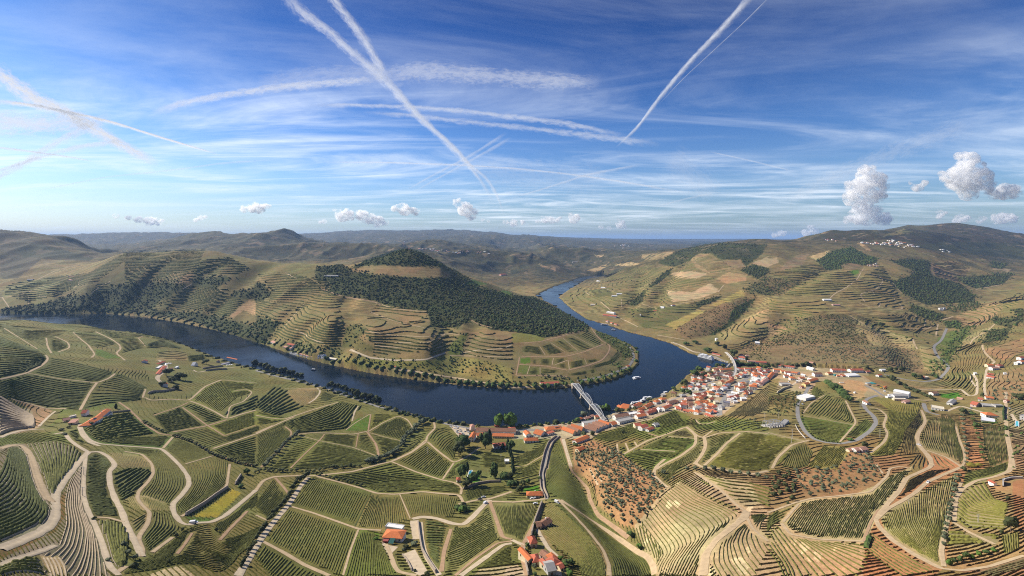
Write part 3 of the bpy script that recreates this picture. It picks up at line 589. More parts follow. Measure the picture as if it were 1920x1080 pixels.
M['bark']=mat('tree_bark',(.12,.09,.065),.9,.3,1.5,.1)
M['vine']=[mat('vine_leaf',(.122,.124,.032),.9,.45,.35,.1,0,.12),mat('dark_vine_and_bank_shade',(.080,.090,.026),.9,.45,.35,.1,0,.12),mat('vine_leaf_yellow',(.165,.155,.035),.9,.4,.35,.1,0,.12),mat('vine_leaf_dry',(.135,.115,.050),.9,.4,.35,.1,0,.12)]
M['bank']=[mat('terrace_earth',(.36,.285,.195),.95,.25,.3,.1),mat('terrace_earth_grey',(.30,.25,.19),.95,.28,.3,.1),mat('terrace_earth_red',(.31,.19,.105),.95,.25,.3,.1)]
# ------------------------------------------------------------------ tracks, lanes and roads draped over the ground
OWN=np.full((1150,2060),-1,np.int16);BLOCK=np.zeros((1150,2060),bool);FARB=BLOCK.copy()
def map_poly(poly,val=None,M_=None):
 q=np.array(poly);x0,y0=np.maximum(np.floor(q.min(0)).astype(int),(-60,0));x1,y1=np.minimum(np.ceil(q.max(0)).astype(int),(1990,1140))
 if x1<=x0 or y1<=y0:return
 gx_,gy_=np.meshgrid(np.arange(x0,x1+1),np.arange(y0,y1+1));m_=poly_in(gx_.ravel()+.01,gy_.ravel()+.01,poly).reshape(gx_.shape);sl=(slice(y0,y1+1),slice(x0+60,x1+61))
 if val is None:(BLOCK if M_ is None else M_)[sl]|=m_
 else:OWN[sl]=np.where(m_,val,OWN[sl])
def road(name,tile,pts_,w,m,label,lift=.16,jump=70,rails=False):
 p=np.array(dens(T(tile,pts_),3.0));K=len(p)
 for _ in range(2):
  if K>4:p[1:-1]=(p[:-2]+2*p[1:-1]+p[2:])/4
 H=hit(p[:,0],p[:,1])
 for (x_,y_),Yd in zip(p,H[:,1]):
  r_=(w/2+.7)*FPX/Yd;a_,b_=int(x_-r_)+60,int(x_+r_)+61;rv=r_*.62;c_,d_=int(y_-rv),int(y_+rv)+1
  if a_>=0 and c_>=0:BLOCK[c_:d_,a_:b_]=True
 segs=np.split(np.arange(K),np.nonzero(np.hypot(*np.diff(H[:,:2],axis=0).T)>jump)[0]+1)
 Vs=[];Fs=[];k=0
 for sg in segs:
  if len(sg)<3:continue
  P=H[sg].copy()
  for _ in range(2):P[1:-1]=(P[:-2]+2*P[1:-1]+P[2:])/4
  d=np.gradient(P[:,:2],axis=0);l=np.hypot(d[:,0],d[:,1])+1e-9;nr=np.c_[-d[:,1]/l,d[:,0]/l]
  ws=w/2*(1+.35*(fbm(P[:,0]/9,P[:,1]/9,2,61)-.5)) if not rails else np.full(len(P),w/2)
  m5=5;V=np.zeros((len(P),m5,3))
  for j,s in enumerate((-1,-.5,0,.5,1)):
   V[:,j,:2]=P[:,:2]+nr*(ws*s)[:,None];V[:,j,2]=ground(V[:,j,0],V[:,j,1])+lift
  V[:,:,2]=.5*V[:,:,2]+.5*np.maximum(V[:,:,2],V[:,2:3,2])
  V[:,0,2]=np.minimum(V[:,0,2],ground(V[:,0,0],V[:,0,1])+lift);V[:,4,2]=np.minimum(V[:,4,2],ground(V[:,4,0],V[:,4,1])+lift)
  idx=np.arange(len(P)*m5).reshape(-1,m5)
  Fs.append(np.stack([idx[:-1,:-1],idx[1:,:-1],idx[1:,1:],idx[:-1,1:]],-1).reshape(-1,4)+k);Vs.append(V.reshape(-1,3));k+=V.size//3
 if not Vs:return None
 V=np.vstack(Vs);F=np.vstack(Fs)
 a,b,c=V[F[0,0]],V[F[0,1]],V[F[0,2]]
 o=obj(name,mesh_np(name,V,F,m,smooth=True));tag(o,label,None,None,'structure'); return o
D,PA,AS,RT=M['dirt'],M['pale'],M['asphalt'],M['redtrack']
def dt(tile,pts_,w=3.2,m=None,label='sandy dirt track between vineyard plots',name='dirt_track'):return road(name,tile,pts_,w*.86,m or D,label)
dt('i','0 160 60 140 140 130 190 160 230 220 262 320 300 430 350 520 385 545',4.6)
dt('i','215 240 250 360 285 460 330 530',1.6)
dt('i','0 885 120 840 280 770 370 710 405 640 402 560 400 490 460 390 520 320 580 240 640 185',5.4,PA)
dt('i','640 185 560 140 490 85 470 40 390 55',4.2,PA)
dt('i','640 185 720 180 790 220 838 280 788 322 795 420 830 520 880 610 910 700 950 790 1000 880 1030 940',4.4,PA)
dt('i','622 200 607 330 602 500 632 600 692 720 742 850 772 960 800 1020 860 1075',3.4,PA)
dt('i','575 -20 600 50 650 100 720 125 900 140 1050 150 1170 160 1240 220 1310 290 1360 360 1370 420 1310 500 1245 560 1255 620 1300 690 1360 715 1400 697 1530 690 1620 650 1720 570 1850 460',4.4,PA)
dt('i','900 180 1030 200 1100 270 1110 340 1070 400 1000 470 990 520 1030 570 1085 620 1070 700 1000 800 1030 890 1030 940',3.0)
dt('i','1180 155 1250 75',3.2);dt('i','1340 270 1545 210',1.8);dt('i','1662 270 1640 430 1560 500 1420 590 1310 650',2.6)
dt('i','700 655 790 660 895 690',2.6);dt('i','1590 820 1660 740 1790 610',2.6,RT);dt('i','1280 920 1330 860 1390 770',2.0,RT);dt('i','840 1060 910 1010',3.0)
dt('i','0 1010 100 965 190 935 300 900 400 860',3.0,PA);dt('i','1100 910 1180 850 1250 800',2.6)
dt('j','-130 1080 -20 900 30 820 120 700 240 560 330 420 380 365',5.0,PA,'straight pale avenue with trees along its left side')
dt('j','0 460 50 390 130 362 360 352 430 355 700 325 900 270 990 250 1120 190 1230 110',3.8)
dt('f','1230 880 1235 840 1300 780 1285 740',3.6);dt('f','1225 870 1130 950 980 1020',2.4)
dt('j','440 360 600 400 760 445 870 482 1000 490 1200 470 1350 485 1470 492 1500 550',3.6)
dt('j','985 255 1150 325 1340 385 1440 405 1490 440 1480 490',3.2);dt('j','1240 110 1320 180 1430 262 1520 222 1620 150',3.6);dt('j','1430 262 1350 380',2.6)
dt('j','245 575 400 620 600 690 740 740 905 750',3.2);dt('j','740 745 680 900 630 1075',1.8);dt('j','830 482 715 720',1.2,M['vine'][1],'dark grassy strip dividing two vineyard blocks','grass_strip');dt('j','1040 490 1115 665',1.4)
dt('j','50 830 200 910 350 1000 530 1078',3.6)
dt('j','1465 560 1600 530 1700 520 1850 470',4.0);dt('j','1690 530 1640 575 1560 660 1500 710 1420 702 1300 662 1200 652 1130 668',6.0,PA,'pale gravel farm drive curving past the bushes')
dt('j','1145 680 1160 740 1165 815',9.0,PA,'pale gravel yard beside the farm wall');dt('j','1190 690 1205 850 1235 950 1325 1075',4.0,PA)
dt('j','940 850 965 900 1000 1010 1030 1050 1160 1078',3.6);dt('j','1690 540 1740 680 1780 800 1850 815',4.0,RT);dt('j','1410 740 1360 900 1340 1050',3.4,RT)
dt('j','1440 1078 1590 950 1750 840 1850 828',2.6,RT);dt('j','1480 1078 1640 962 1790 852 1850 845',4.6,PA);dt('j','1690 540 1850 545',4.0)
dt('j','140 370 210 450 245 500',3.0,RT);dt('j','0 640 90 682',2.2);dt('j','250 300 360 190 470 90 495 55',2.0,RT);dt('j','340 70 470 105 700 150 872 212',1.8);dt('j','740 50 722 150',1.6,RT)
dt('j','805 40 870 130 890 225',3.6,RT);dt('j','35 295 200 140 265 40 210 0',2.6,RT);dt('j','0 45 120 -8',3.0)
road('riverside_road','f','0 365 120 400 300 442 500 490 640 545 780 592 900 632 1050 662 1230 717 1400 757 1560 785 1850 800',6.0,AS,'grey road and railway strip along the near river bank')
dt('f','0 690 120 712 210 717 400 652 592 596',3.4);dt('f','0 825 200 732 280 700',3.2);dt('f','440 490 472 512 430 572 380 602',3.4,PA);dt('f','205 498 440 498',1.8,PA)
dt('f','742 622 712 662 695 730',3.0,PA);dt('f','830 682 810 805',2.4,RT);dt('f','650 795 720 742 822 682',1.8);dt('f','810 808 920 742 1030 692 1100 722 1140 792',2.4);dt('f','820 815 950 852 1042 872',1.6);dt('f','290 830 400 815 600 820 700 827 802 806',2.8)
dt('e','0 430 190 385 300 332 345 292 350 268 330 255',3.6);dt('e','200 385 430 425 700 455 790 422 832 388',3.4);dt('e','700 455 650 522 612 592 580 650',3.6);dt('e','30 60 130 122 270 210',2.6)
dt('e','335 130 342 190 372 240',3.4);dt('e','400 120 490 160 512 200 420 232',3.0);dt('e','530 90 575 132 640 182 690 252 660 272',3.4);dt('e','690 85 800 135 870 182 880 212 832 237 905 292',4.0);dt('e','970 50 990 75',3);dt('e','1050 90 1030 130 985 130',3.4,RT);dt('e','1080 70 1112 100 1080 125',3.0);dt('e','1160 90 1192 125',3.0);dt('e','1000 130 1052 190',2.4)
dt('e','1150 290 1212 332 1172 382 1127 422 1170 455',8.0,PA,'pale village street winding between white quinta houses','village_street');dt('e','1052 500 1032 562',3.0);dt('e','1050 562 1090 582 1232 572 1370 582 1480 482 1600 432 1850 457',3.8)
dt('e','1370 585 1450 612 1570 672 1642 716 1740 682 1850 652',3.8);dt('e','1640 712 1662 622 1760 592 1830 520 1780 500 1690 515',2.6)
dt('e','860 595 930 642 1030 742 1150 822 1260 837 1400 882 1540 967 1700 1022 1850 1057',3.2,RT);dt('e','1110 690 1310 622 1360 597',2.4,RT);dt('e','1320 632 1490 757 1622 837',2.8,RT);dt('e','1250 810 1490 767 1640 722',3.6,RT);dt('e','1540 930 1850 825',3.0);dt('e','1622 837 1850 762',2.0,RT)
dt('e','570 770 600 842 650 887 722 912',4.2,PA);dt('e','1400 362 1420 382 1600 347 1700 342',3.6,PA);dt('e','1470 470 1490 460',4);dt('e','0 850 60 825 150 800 280 790 320 790',3.4,PA);dt('e','80 570 230 610 330 640 480 640',2.6);dt('e','280 770 360 690 400 660',3.0,PA)
road('town_road','g','-20 798 200 795 420 778 520 745 700 712 900 682 1100 622 1300 552 1400 505',7.0,AS,'grey main road entering the riverside town')
road('railway_line','g','700 685 900 655 1100 600 1300 520 1450 445 1560 400 1605 370',5.0,M['rail'],'railway line through the town towards the curved viaduct')
road('town_street','g','1500 690 1498 630 1555 535 1620 472 1690 425 1740 400',8.0,AS,'wide grey street climbing through the town houses')
road('town_street','h','160 480 240 430 320 400',5.0,PA,'pale street between the upper town houses');road('quay','n7','960 560 1080 600 1240 690 1320 690',7.0,PA,'pale stone quay beside the moored cruise ship');road('quay','m2','620 90 760 170 920 260',14.0,M['rail'],'grey paved quay right of the cruise ship')
road('far_bank_road','g','470 440 600 422 730 387 850 332 886 272 862 202 810 170',6.0,AS,'grey road rounding the tip of the peninsula');road('far_bank_road','f','1000 352 1400 412 1850 487',5.0,D,'pale railway path along the far river bank');dt('g','0 488 220 480 440 470',5.0)
dt('g','60 167 200 157 300 132 430 97 550 62',4.0,RT);dt('g','570 50 610 112 660 162 712 177 702 232 652 292 540 332 410 362',4.0,RT);dt('g','50 322 240 332 402 364',3.4,RT);dt('g','30 405 200 400 400 408',3.0,RT);dt('g','70 262 250 268 400 262 520 232 660 175',4.0,RT);dt('g','55 270 30 400',3.0,RT)
dt('g','200 190 242 256',1.6);dt('g','280 165 382 230',1.6);dt('g','370 133 475 222',1.6);dt('g','452 118 595 195',1.6);dt('g','300 275 290 325',1.8);dt('g','310 325 400 292',2.0);dt('g','405 290 415 355',1.8);dt('g','525 280 540 318',1.6);dt('g','108 395 132 325',1.8);dt('g','203 340 203 390',1.4)
dt('f','680 215 820 272 1000 292 1230 287 1370 237',4.4,PA);dt('f','290 70 400 132 500 177',4.2);dt('f','820 85 1000 112 1230 122 1400 97 1470 107',3.4);dt('f','860 162 1240 167 1370 102',3.0);dt('f','860 187 1240 212 1370 187',3.0);dt('f','1480 240 1600 218 1780 208 1850 180',3.0,PA);dt('f','1400 258 1640 262 1850 270',2.6)
dt('b','210 430 290 470',5.0);dt('b','460 540 540 570 620 600 860 640 900 665',5.0,RT);dt('b','850 640 1000 690 1240 712',3.4);dt('b','830 715 1000 780 1250 835',3.6);dt('b','1510 742 1600 800 1760 840',4.4,RT);dt('b','350 655 280 730 200 830',4.0);dt('b','1490 515 1560 478',4.0,PA)
dt('a','660 580 720 530 800 490',5.0);dt('a','120 600 270 545 330 515',5.0);dt('a','270 480 400 415 550 375',6.0);dt('a','570 500 575 525 530 535',5);dt('a','0 607 120 600 420 600',3.4);dt('a','15 607 70 685',3.4);dt('a','210 605 205 660',2.6);dt('a','1320 548 1390 510',5.0);dt('a','1490 640 1560 570 1640 545',4.0);dt('a','1460 440 1540 395',5)
road('walled_lane','g','335 838 280 880 250 950 222 1080',4.0,AS,'dark walled lane descending to the winery roofs');road('walled_lane','k','270 110 240 220 210 350 220 450 252 525',3.6,AS,'grey walled lane running past the orange roofed shed')
dt('g','350 850 290 890 270 980 255 1080',3.0);dt('k','290 60 270 200 245 300 232 400 238 480',2.4);dt('k','350 80 380 150 430 320 480 372 550 452 560 522 620 642 760 742 840 802',4.0,RT);dt('g','370 860 395 960 425 1060',5.0,PA);dt('k','25 290 100 285 170 240 230 205',1.8)
dt('g','800 975 980 872 1130 822 1262 772 1330 832 1327 902 1222 982 1100 1042 1040 1080',4.2);dt('g','1390 852 1500 817 1700 807 1850 822',3.4);dt('g','1390 852 1402 912 1370 982 1320 1042',4.6);dt('g','1650 817 1550 892 1480 972 1390 1052',3.4);dt('g','930 937 1180 950',2.8);dt('g','1130 842 1320 857',2.4);dt('g','1262 772 1340 840 1390 852',3.4);dt('g','760 895 765 965',2.6);dt('g','820 890 845 950',2.6);dt('g','885 880 910 920',2.6);dt('g','985 820 1080 850',3.4,RT);dt('g','1330 722 1342 750 1400 755 1470 735',2.6);dt('g','975 728 1170 650',2.0);dt('g','1380 850 1450 800',3.0)
dt('k','1120 440 1020 350 1040 290 1105 235',4.0);dt('k','1320 262 1370 292 1600 322 1720 347 1850 320',4.0);dt('k','1320 330 1500 452 1640 582 1692 612',3.0);dt('k','1692 612 1690 645 1600 722 1480 812 1400 922 1380 1078',6.0);dt('k','1690 640 1740 740 1850 830',2.4)
dt('k','330 525 450 642 560 762 660 892 702 1002 702 1078',3.4);dt('k','350 530 480 612 640 722 800 832 900 902 980 942 1022 1012 1032 1078',4.4);dt('k','215 550 190 642 130 762 82 852 82 982 112 1078',4.0,RT);dt('k','0 820 82 857',4.4,PA);dt('k','0 547 250 522',4.0);dt('k','560 302 622 422',2.2);dt('k','600 300 650 400',1.8);dt('k','180 740 260 880 330 940 340 1078',4.0,PA)
road('loop_road','h','300 470 270 532 212 602 215 702 262 802 330 862 420 887 530 895 640 872 740 802 787 742 762 692 702 642 682 602 720 567 790 545',5.2,AS,'grey asphalt road looping round the green knoll')
dt('h','710 627 800 642 862 692 832 762 867 822 842 882 740 962',3.2);dt('h','1125 602 1142 662 1232 687',6.0,AS,'grey road bend below the cream flat roofed building','valley_road');dt('h','1110 652 1142 732 1082 832 1082 902 1152 982 1192 1052',3.8);dt('h','560 582 640 742 520 882',2.6);dt('h','260 692 630 762',1.8);dt('h','250 680 310 600 410 542',2.0)
road('valley_road','h','840 395 1000 432 1130 447 1232 432 1300 362 1312 332 1222 262 1192 192 1252 152 1292 62',6.0,AS,'grey valley road winding up beside the stream terraces');dt('h','1030 500 1260 502 1400 502 1452 552 1512 542 1512 432 1482 392',4.0,PA);dt('h','1470 390 1462 430 1500 480',3.0,PA);dt('h','1640 302 1580 352 1562 482 1572 542',4.0,PA);dt('h','1550 180 1560 230 1630 300',4.0);dt('h','1720 520 1720 642 1722 782 1752 952 1772 1078',4.4);dt('h','1760 680 1790 730',4.0,PA);dt('h','1200 577 1120 582 1040 570',5.0);dt('h','700 470 780 510 830 547 900 562',6.0,AS,'grey access road of the machinery yard','yard_road');dt('h','1290 660 1390 620 1560 670',5.0,PA);dt('h','0 815 100 840 280 880',2.2)
dt('l','1120 -10 1070 72 1092 132 1182 232 1180 292 1000 372 950 462 860 562 790 662',4.0);dt('l','780 672 850 602 960 542 1060 482 1150 402 1280 342 1400 292',3.6);dt('l','1400 292 1425 250 1420 180 1380 82 1360 0',2.2);dt('l','1150 172 1292 222 1400 292',2.6);dt('l','780 672 800 722 900 822 1050 922 1250 1027 1400 1042 1600 1012 1850 932',3.4);dt('l','1272 1012 1252 902 1290 722 1330 560 1400 400',2.6)
dt('l','1340 682 1352 522 1400 452 1500 392 1640 362 1750 322 1762 202 1732 102 1722 0',3.8);dt('l','1340 692 1450 762 1640 852',2.2);dt('l','0 622 190 552 320 518 500 502 740 472 870 350 872 302 960 287 1022 302',2.6);dt('l','30 302 70 222 170 132 300 97',3.0);dt('l','110 690 220 560',2.2);dt('l','100 700 160 780 360 815 690 830',2.6);dt('l','690 830 740 700 800 600',2.0,RT)
dt('l','780 270 830 340',1.8)
for (t_,p_,w_) in (('d','805 450 837 490 782 552 662 582 702 642',4.4),('d','690 400 640 482 560 540 480 582 450 612',4.4),('d','940 640 982 692 900 700 820 680',4.0),('d','660 650 760 685 812 680 810 640',3.6),('d','900 500 960 572 1060 620',4.0),('d','755 560 775 600',3.0),('d','865 560 882 595',3.0),('d','910 600 916 630',3.0),('d','1045 905 1060 950 1082 985',4.0),('d','1070 735 1077 785',3.0),('d','1142 760 1130 820',3.0),('d','590 740 762 842 890 852 772 880',4.0),('d','1230 800 1212 890',4.0),('d','1290 688 1400 662 1492 640',5.0),('d','1000 830 1160 835 1210 800',3.6),('d','1250 775 1340 745',5.0),('d','1460 945 1480 910 1600 840 1640 800',3.6),('d','1545 965 1570 1010 1640 1075',3.6),('d','1500 552 1690 515',5.0),('d','1110 280 1220 320',5.0),('d','0 682 120 672',3.0),('d','0 718 240 735',3.0),('c','640 640 700 690 760 745 910 820',5.0),('c','500 535 540 580 560 590',4.4),('c','660 540 735 565',4.0),('c','790 620 795 690',3.6),('c','940 655 1040 690 1170 665',3.6),('c','1160 665 1330 630 1500 590',4.0),('c','1050 880 1250 915',5.0),('c','1300 475 1420 440',4.0),('c','1490 570 1530 520',4.0),('c','1690 440 1700 455',4)):
 dt(t_,p_,w_,None,'thin pale track winding across the far hillside','hill_track')
def yard(name,tile,poly,m,label,lift=.13):
 """a flat surface (yard, lawn, court) draped over the ground inside an outline"""
 p=np.array(T(tile,poly));x0,y0=p.min(0);x1,y1=p.max(0);n=14
 # fan of quads: interpolate between outline and its centre
 b=np.array(dens([tuple(q) for q in np.vstack([p,p[:1]])],2.5))[:-1];c=p.mean(0);K=len(b);V=[]
 for t in (1.0,.75,.5,.25,.04):V.append(hit(*(c+(b-c)*t).T))
 V=np.array(V);V[...,2]=ground(V[...,0],V[...,1])+lift
 idx=np.arange(5*K).reshape(5,K);nx=np.roll(idx,-1,1)
 F=np.stack([idx[:-1],nx[:-1],nx[1:],idx[1:]],-1).reshape(-1,4)
 o=obj(name,mesh_np(name,V.reshape(-1,3),F,m,smooth=True));tag(o,label,None,None,'structure'); return o
yard('parking_yard','m4','0 380 120 400 460 480 440 560 400 640 260 690 150 560',PA,'pale gravel parking yard full of cars')
yard('farm_yard','n2','320 500 430 560 540 580 600 590 500 690 440 640 330 560',PA,'pale paved yard in front of the farmhouse')
yard('gravel_platform','n2','665 720 880 632 1095 1000 1060 1075 960 1075 830 1000',PA,'flat tan gravel platform beside the farmhouse')
yard('bare_slope','k','-60 1078 -40 1020 40 1000 75 1030 100 1078',D,'bare sandy slope at the bottom edge by the lane')
BLOCK0=BLOCK.copy()
for t_,q in (('k','430 100 600 100 900 290 1110 445 900 740 800 725 610 600 600 430 450 320'),('l','190 330 520 290 560 170 740 200 830 350 740 455 500 490 260 520'),('g','480 700 1000 560 1480 330 1850 350 1850 470 1560 690 1250 720 1180 640 700 790 300 830'),('h','0 320 560 350 760 480 1060 560 1040 600 700 560 480 560 340 470 200 530 0 440'),('i','1390 650 1540 560 1680 450 1740 480 1560 655'),('j','1440 290 1850 290 1850 420 1480 450'),('n2','320 250 680 330 830 380 850 560 640 640 480 720 320 540'),('n2','665 720 880 632 1095 1000 960 1075 830 1000'),('n3','0 250 560 280 720 480 640 760 420 800 200 700'),('n3','820 380 1280 250 1600 230 1760 380 1600 480 1000 480'),('n4','180 560 560 380 1000 280 1130 380 800 600 480 700'),('n1','480 480 640 480 1100 900 1100 1075 480 1075'),('m4','0 360 1728 480 1728 860 1300 1080 700 900 420 820 380 660 240 700'),('m5','0 620 1728 380 1728 640 1300 800 1150 900 880 1010 780 860 300 870'),('n6','190 440 480 420 1060 480 880 720 440 740'),('n8','60 190 860 180 860 300 580 480 280 520'),('m6','0 90 560 90 1340 440 1340 700 1000 680 880 560'),('m7','0 560 960 560 960 880 660 920 660 780 200 790 0 780'),('l','1620 410 1851 370 1851 520 1640 470')):map_poly(T(t_,q))
map_poly([(-60,0),(-60,596),(150,605),(250,612)]+NEAR_BANK[6:]+[(1362,640),(1980,400),(1980,0)],None,FARB)
# ------------------------------------------------------------------ vineyards: rows of vines laid between two or more surveyed courses
def resample(c,K):
 c=np.array(c,float);d=np.r_[0,np.cumsum(np.hypot(*np.diff(c,axis=0).T))]
 # smooth the corners of the traced course a little
 t=np.linspace(0,d[-1],K);r=np.c_[np.interp(t,d,c[:,0]),np.interp(t,d,c[:,1])]
 for _ in range(2):
  if K>4:r[1:-1]=(r[:-2]+2*r[1:-1]+r[2:])/4
 return r
def strip(P,prof,wob=.0,hw=.0,close=True,gap=.0):
 """sweep a profile [(side, up)...] along polyline P -> V, F"""
 K=len(P);m=len(prof)
 d=np.gradient(P[:,:2],axis=0);l=np.hypot(d[:,0],d[:,1])+1e-9;nrm=np.c_[-d[:,1]/l,d[:,0]/l]
 V=np.zeros((K,m,3))
 e=np.ones(K);e[0]=e[-1]=.25
 if gap:e*=np.where(RNG.random(K)<gap,.15,1.0)
 for j,(s,u) in enumerate(prof):
  sj=s*(1+wob*(RNG.random(K)-.5));uj=u*(1+hw*(RNG.random(K)-.5))*(e if u>0 else 1)
  V[:,j,:2]=P[:,:2]+nrm*sj[:,None];V[:,j,2]=P[:,2]+uj
 idx=np.arange(K*m).reshape(K,m)
 F=np.stack([idx[:-1,:-1],idx[:-1,1:],idx[1:,1:],idx[1:,:-1]],-1).reshape(-1,4)
 return V.reshape(-1,3),F
PLOT_N=0
def loft(curves,n,jit=.12):
 cs=[np.array(c) for c in curves]
 ln=max(np.hypot(*np.diff(c,axis=0).T).sum() for c in cs);K=int(np.clip(ln/4.0,5,90))
 rs=np.stack([resample(c,K) for c in cs])
 out=[]
 for k in range(n):
  t=(k+.5+(random.random()-.5)*jit)/n*(len(cs)-1);i=min(int(t),len(cs)-2);f=t-i
  out.append(rs[i]*(1-f)+rs[i+1]*f)
 return np.array(out)
def smooth3(P):
 P=P.copy();P[1:-1]=(P[:-2]+2*P[1:-1]+P[2:])/4; return P
PLOTS=[]
def plot(*a,**k):PLOTS.append((a,k))
def build_plot(pid,label,tile,curves,n,soil=None,vine=0,style='v',fill=.36,bank=0,group=None,maxh=1.9,gap=.04,paint=True,scr=.12):
 if style=='v' and n>=8:n=int(n*1.3)
 cs=[T(tile,c) for c in curves];ct=np.mean([q for c in cs for q in c],0);cs=[[tuple(ct+(np.array(q)-ct)*1.11) for q in c] for c in cs]
 rows=loft(cs,n)
 mids=[c for c in cs[1:-1]]
 poly=cs[0]+[c[-1] for c in mids]+cs[-1][::-1]+[c[0] for c in mids[::-1]]
 if soil is not None and ct[0]<1000:soil=(soil[0]*.95,soil[1]*1.02,soil[2]*.92)
 if soil is not None:zone(poly,soil,scr,.0)
 H=hit(rows[:,:,0].ravel(),rows[:,:,1].ravel()).reshape(n,-1,3)
 # distance between neighbouring rows, across the row direction
 if n>1:
  dd=np.gradient(H[:,:,:2],axis=1);l=np.hypot(dd[...,0],dd[...,1])+1e-9
  dv=H[1:,:,:2]-H[:-1,:,:2];sp=np.abs(dv[...,0]*-dd[:-1,:,1]+dv[...,1]*dd[:-1,:,0])/l[:-1];s=float(np.clip(np.median(sp),.9,14))
  spx=float(np.median(np.hypot(rows[1:,:,0]-rows[:-1,:,0],rows[1:,:,1]-rows[:-1,:,1])))
 else:s,spx=3.0,9.0
 c=H.reshape(-1,3).mean(0);c[2]=ground(c[0],c[1])
 root=empty('vineyard_plot',c);tag(root,label,'vineyard',group or 'vineyard plots on the slopes')
 w=min(fill*s/2,1.25);h=min(max((.46 if style=='b' else .24)*s,.5),2.0 if style=='b' else 1.1)
 parts=[]
 def one(name,V,F,m):parts.append((name,V,F,m))
 runs=[]
 for P,R_ in zip(H,rows):
  ix=np.clip(R_[:,0].astype(int)+60,0,2059);iy=np.clip(R_[:,1].astype(int),0,1149);ok=~BLOCK[iy,ix]&((OWN[iy,ix]==pid)|((OWN[iy,ix]==-1)&~FARB[iy,ix]))
  br=np.nonzero(np.diff(ok.astype(int))|(np.abs(np.diff(P[:,1]))>60))[0]+1
  for sg in np.split(np.arange(len(P)),br):
   if ok[sg[0]] and len(sg)>=3:runs.append(smooth3(P[sg]))
 for P in runs:
  if style in 'vb':
   V,F=strip(P,[(-w,-.4),(-w*.8,h*.9),(w*.8,h*.9),(w,-.4)],.45,.5,gap=gap);one('vine_row',V,F,M['vine'][vine])
  elif style=='t':
   bw=min(fill*s/2,2.6);bh=min(.42*s,2.6)
   V,F=strip(P,[(-bw*1.25,-.6),(-bw*.8,bh),(bw*.8,bh),(bw*1.25,-.6)],.2,.15);one('terrace_bank',V,F,M['bank'][bank])
  elif style=='tv':
   bw=min(fill*s/2,2.2);bh=min(.34*s,2.0)
   V,F=strip(P,[(-bw*1.2,-.6),(-bw*.75,bh),(bw*.75,bh),(bw*1.2,-.6)],.2,.15);one('terrace_bank',V,F,M['bank'][bank])
   d=np.gradient(P[:,:2],axis=0);l=np.hypot(d[:,0],d[:,1])+1e-9;Q=P.copy();Q[:,0]+=-d[:,1]/l*(bw*1.25+.7);Q[:,1]+=d[:,0]/l*(bw*1.25+.7);Q[:,2]=ground(Q[:,0],Q[:,1])
   V,F=strip(Q,[(-.75,-.5),(-.6,1.0),(0,1.5),(.6,1.0),(.75,-.5)],.3,.4,gap=gap);one('vine_row',V,F,M['vine'][vine])
 if spx>=5.5 or style[0]=='t':
  for (nm,V,F,m) in parts:obj(nm,mesh_np(nm,V-c,F,m),root)
 elif parts:
  Vs=[];Fs=[];k=0
  for (_,V,F,m) in parts:Vs.append(V);Fs.append(F+k);k+=len(V)
  o=obj('vine_cover',mesh_np('vine_cover',np.vstack(Vs)-c,np.vstack(Fs),parts[0][3]),root);o['kind']='stuff'
 return root
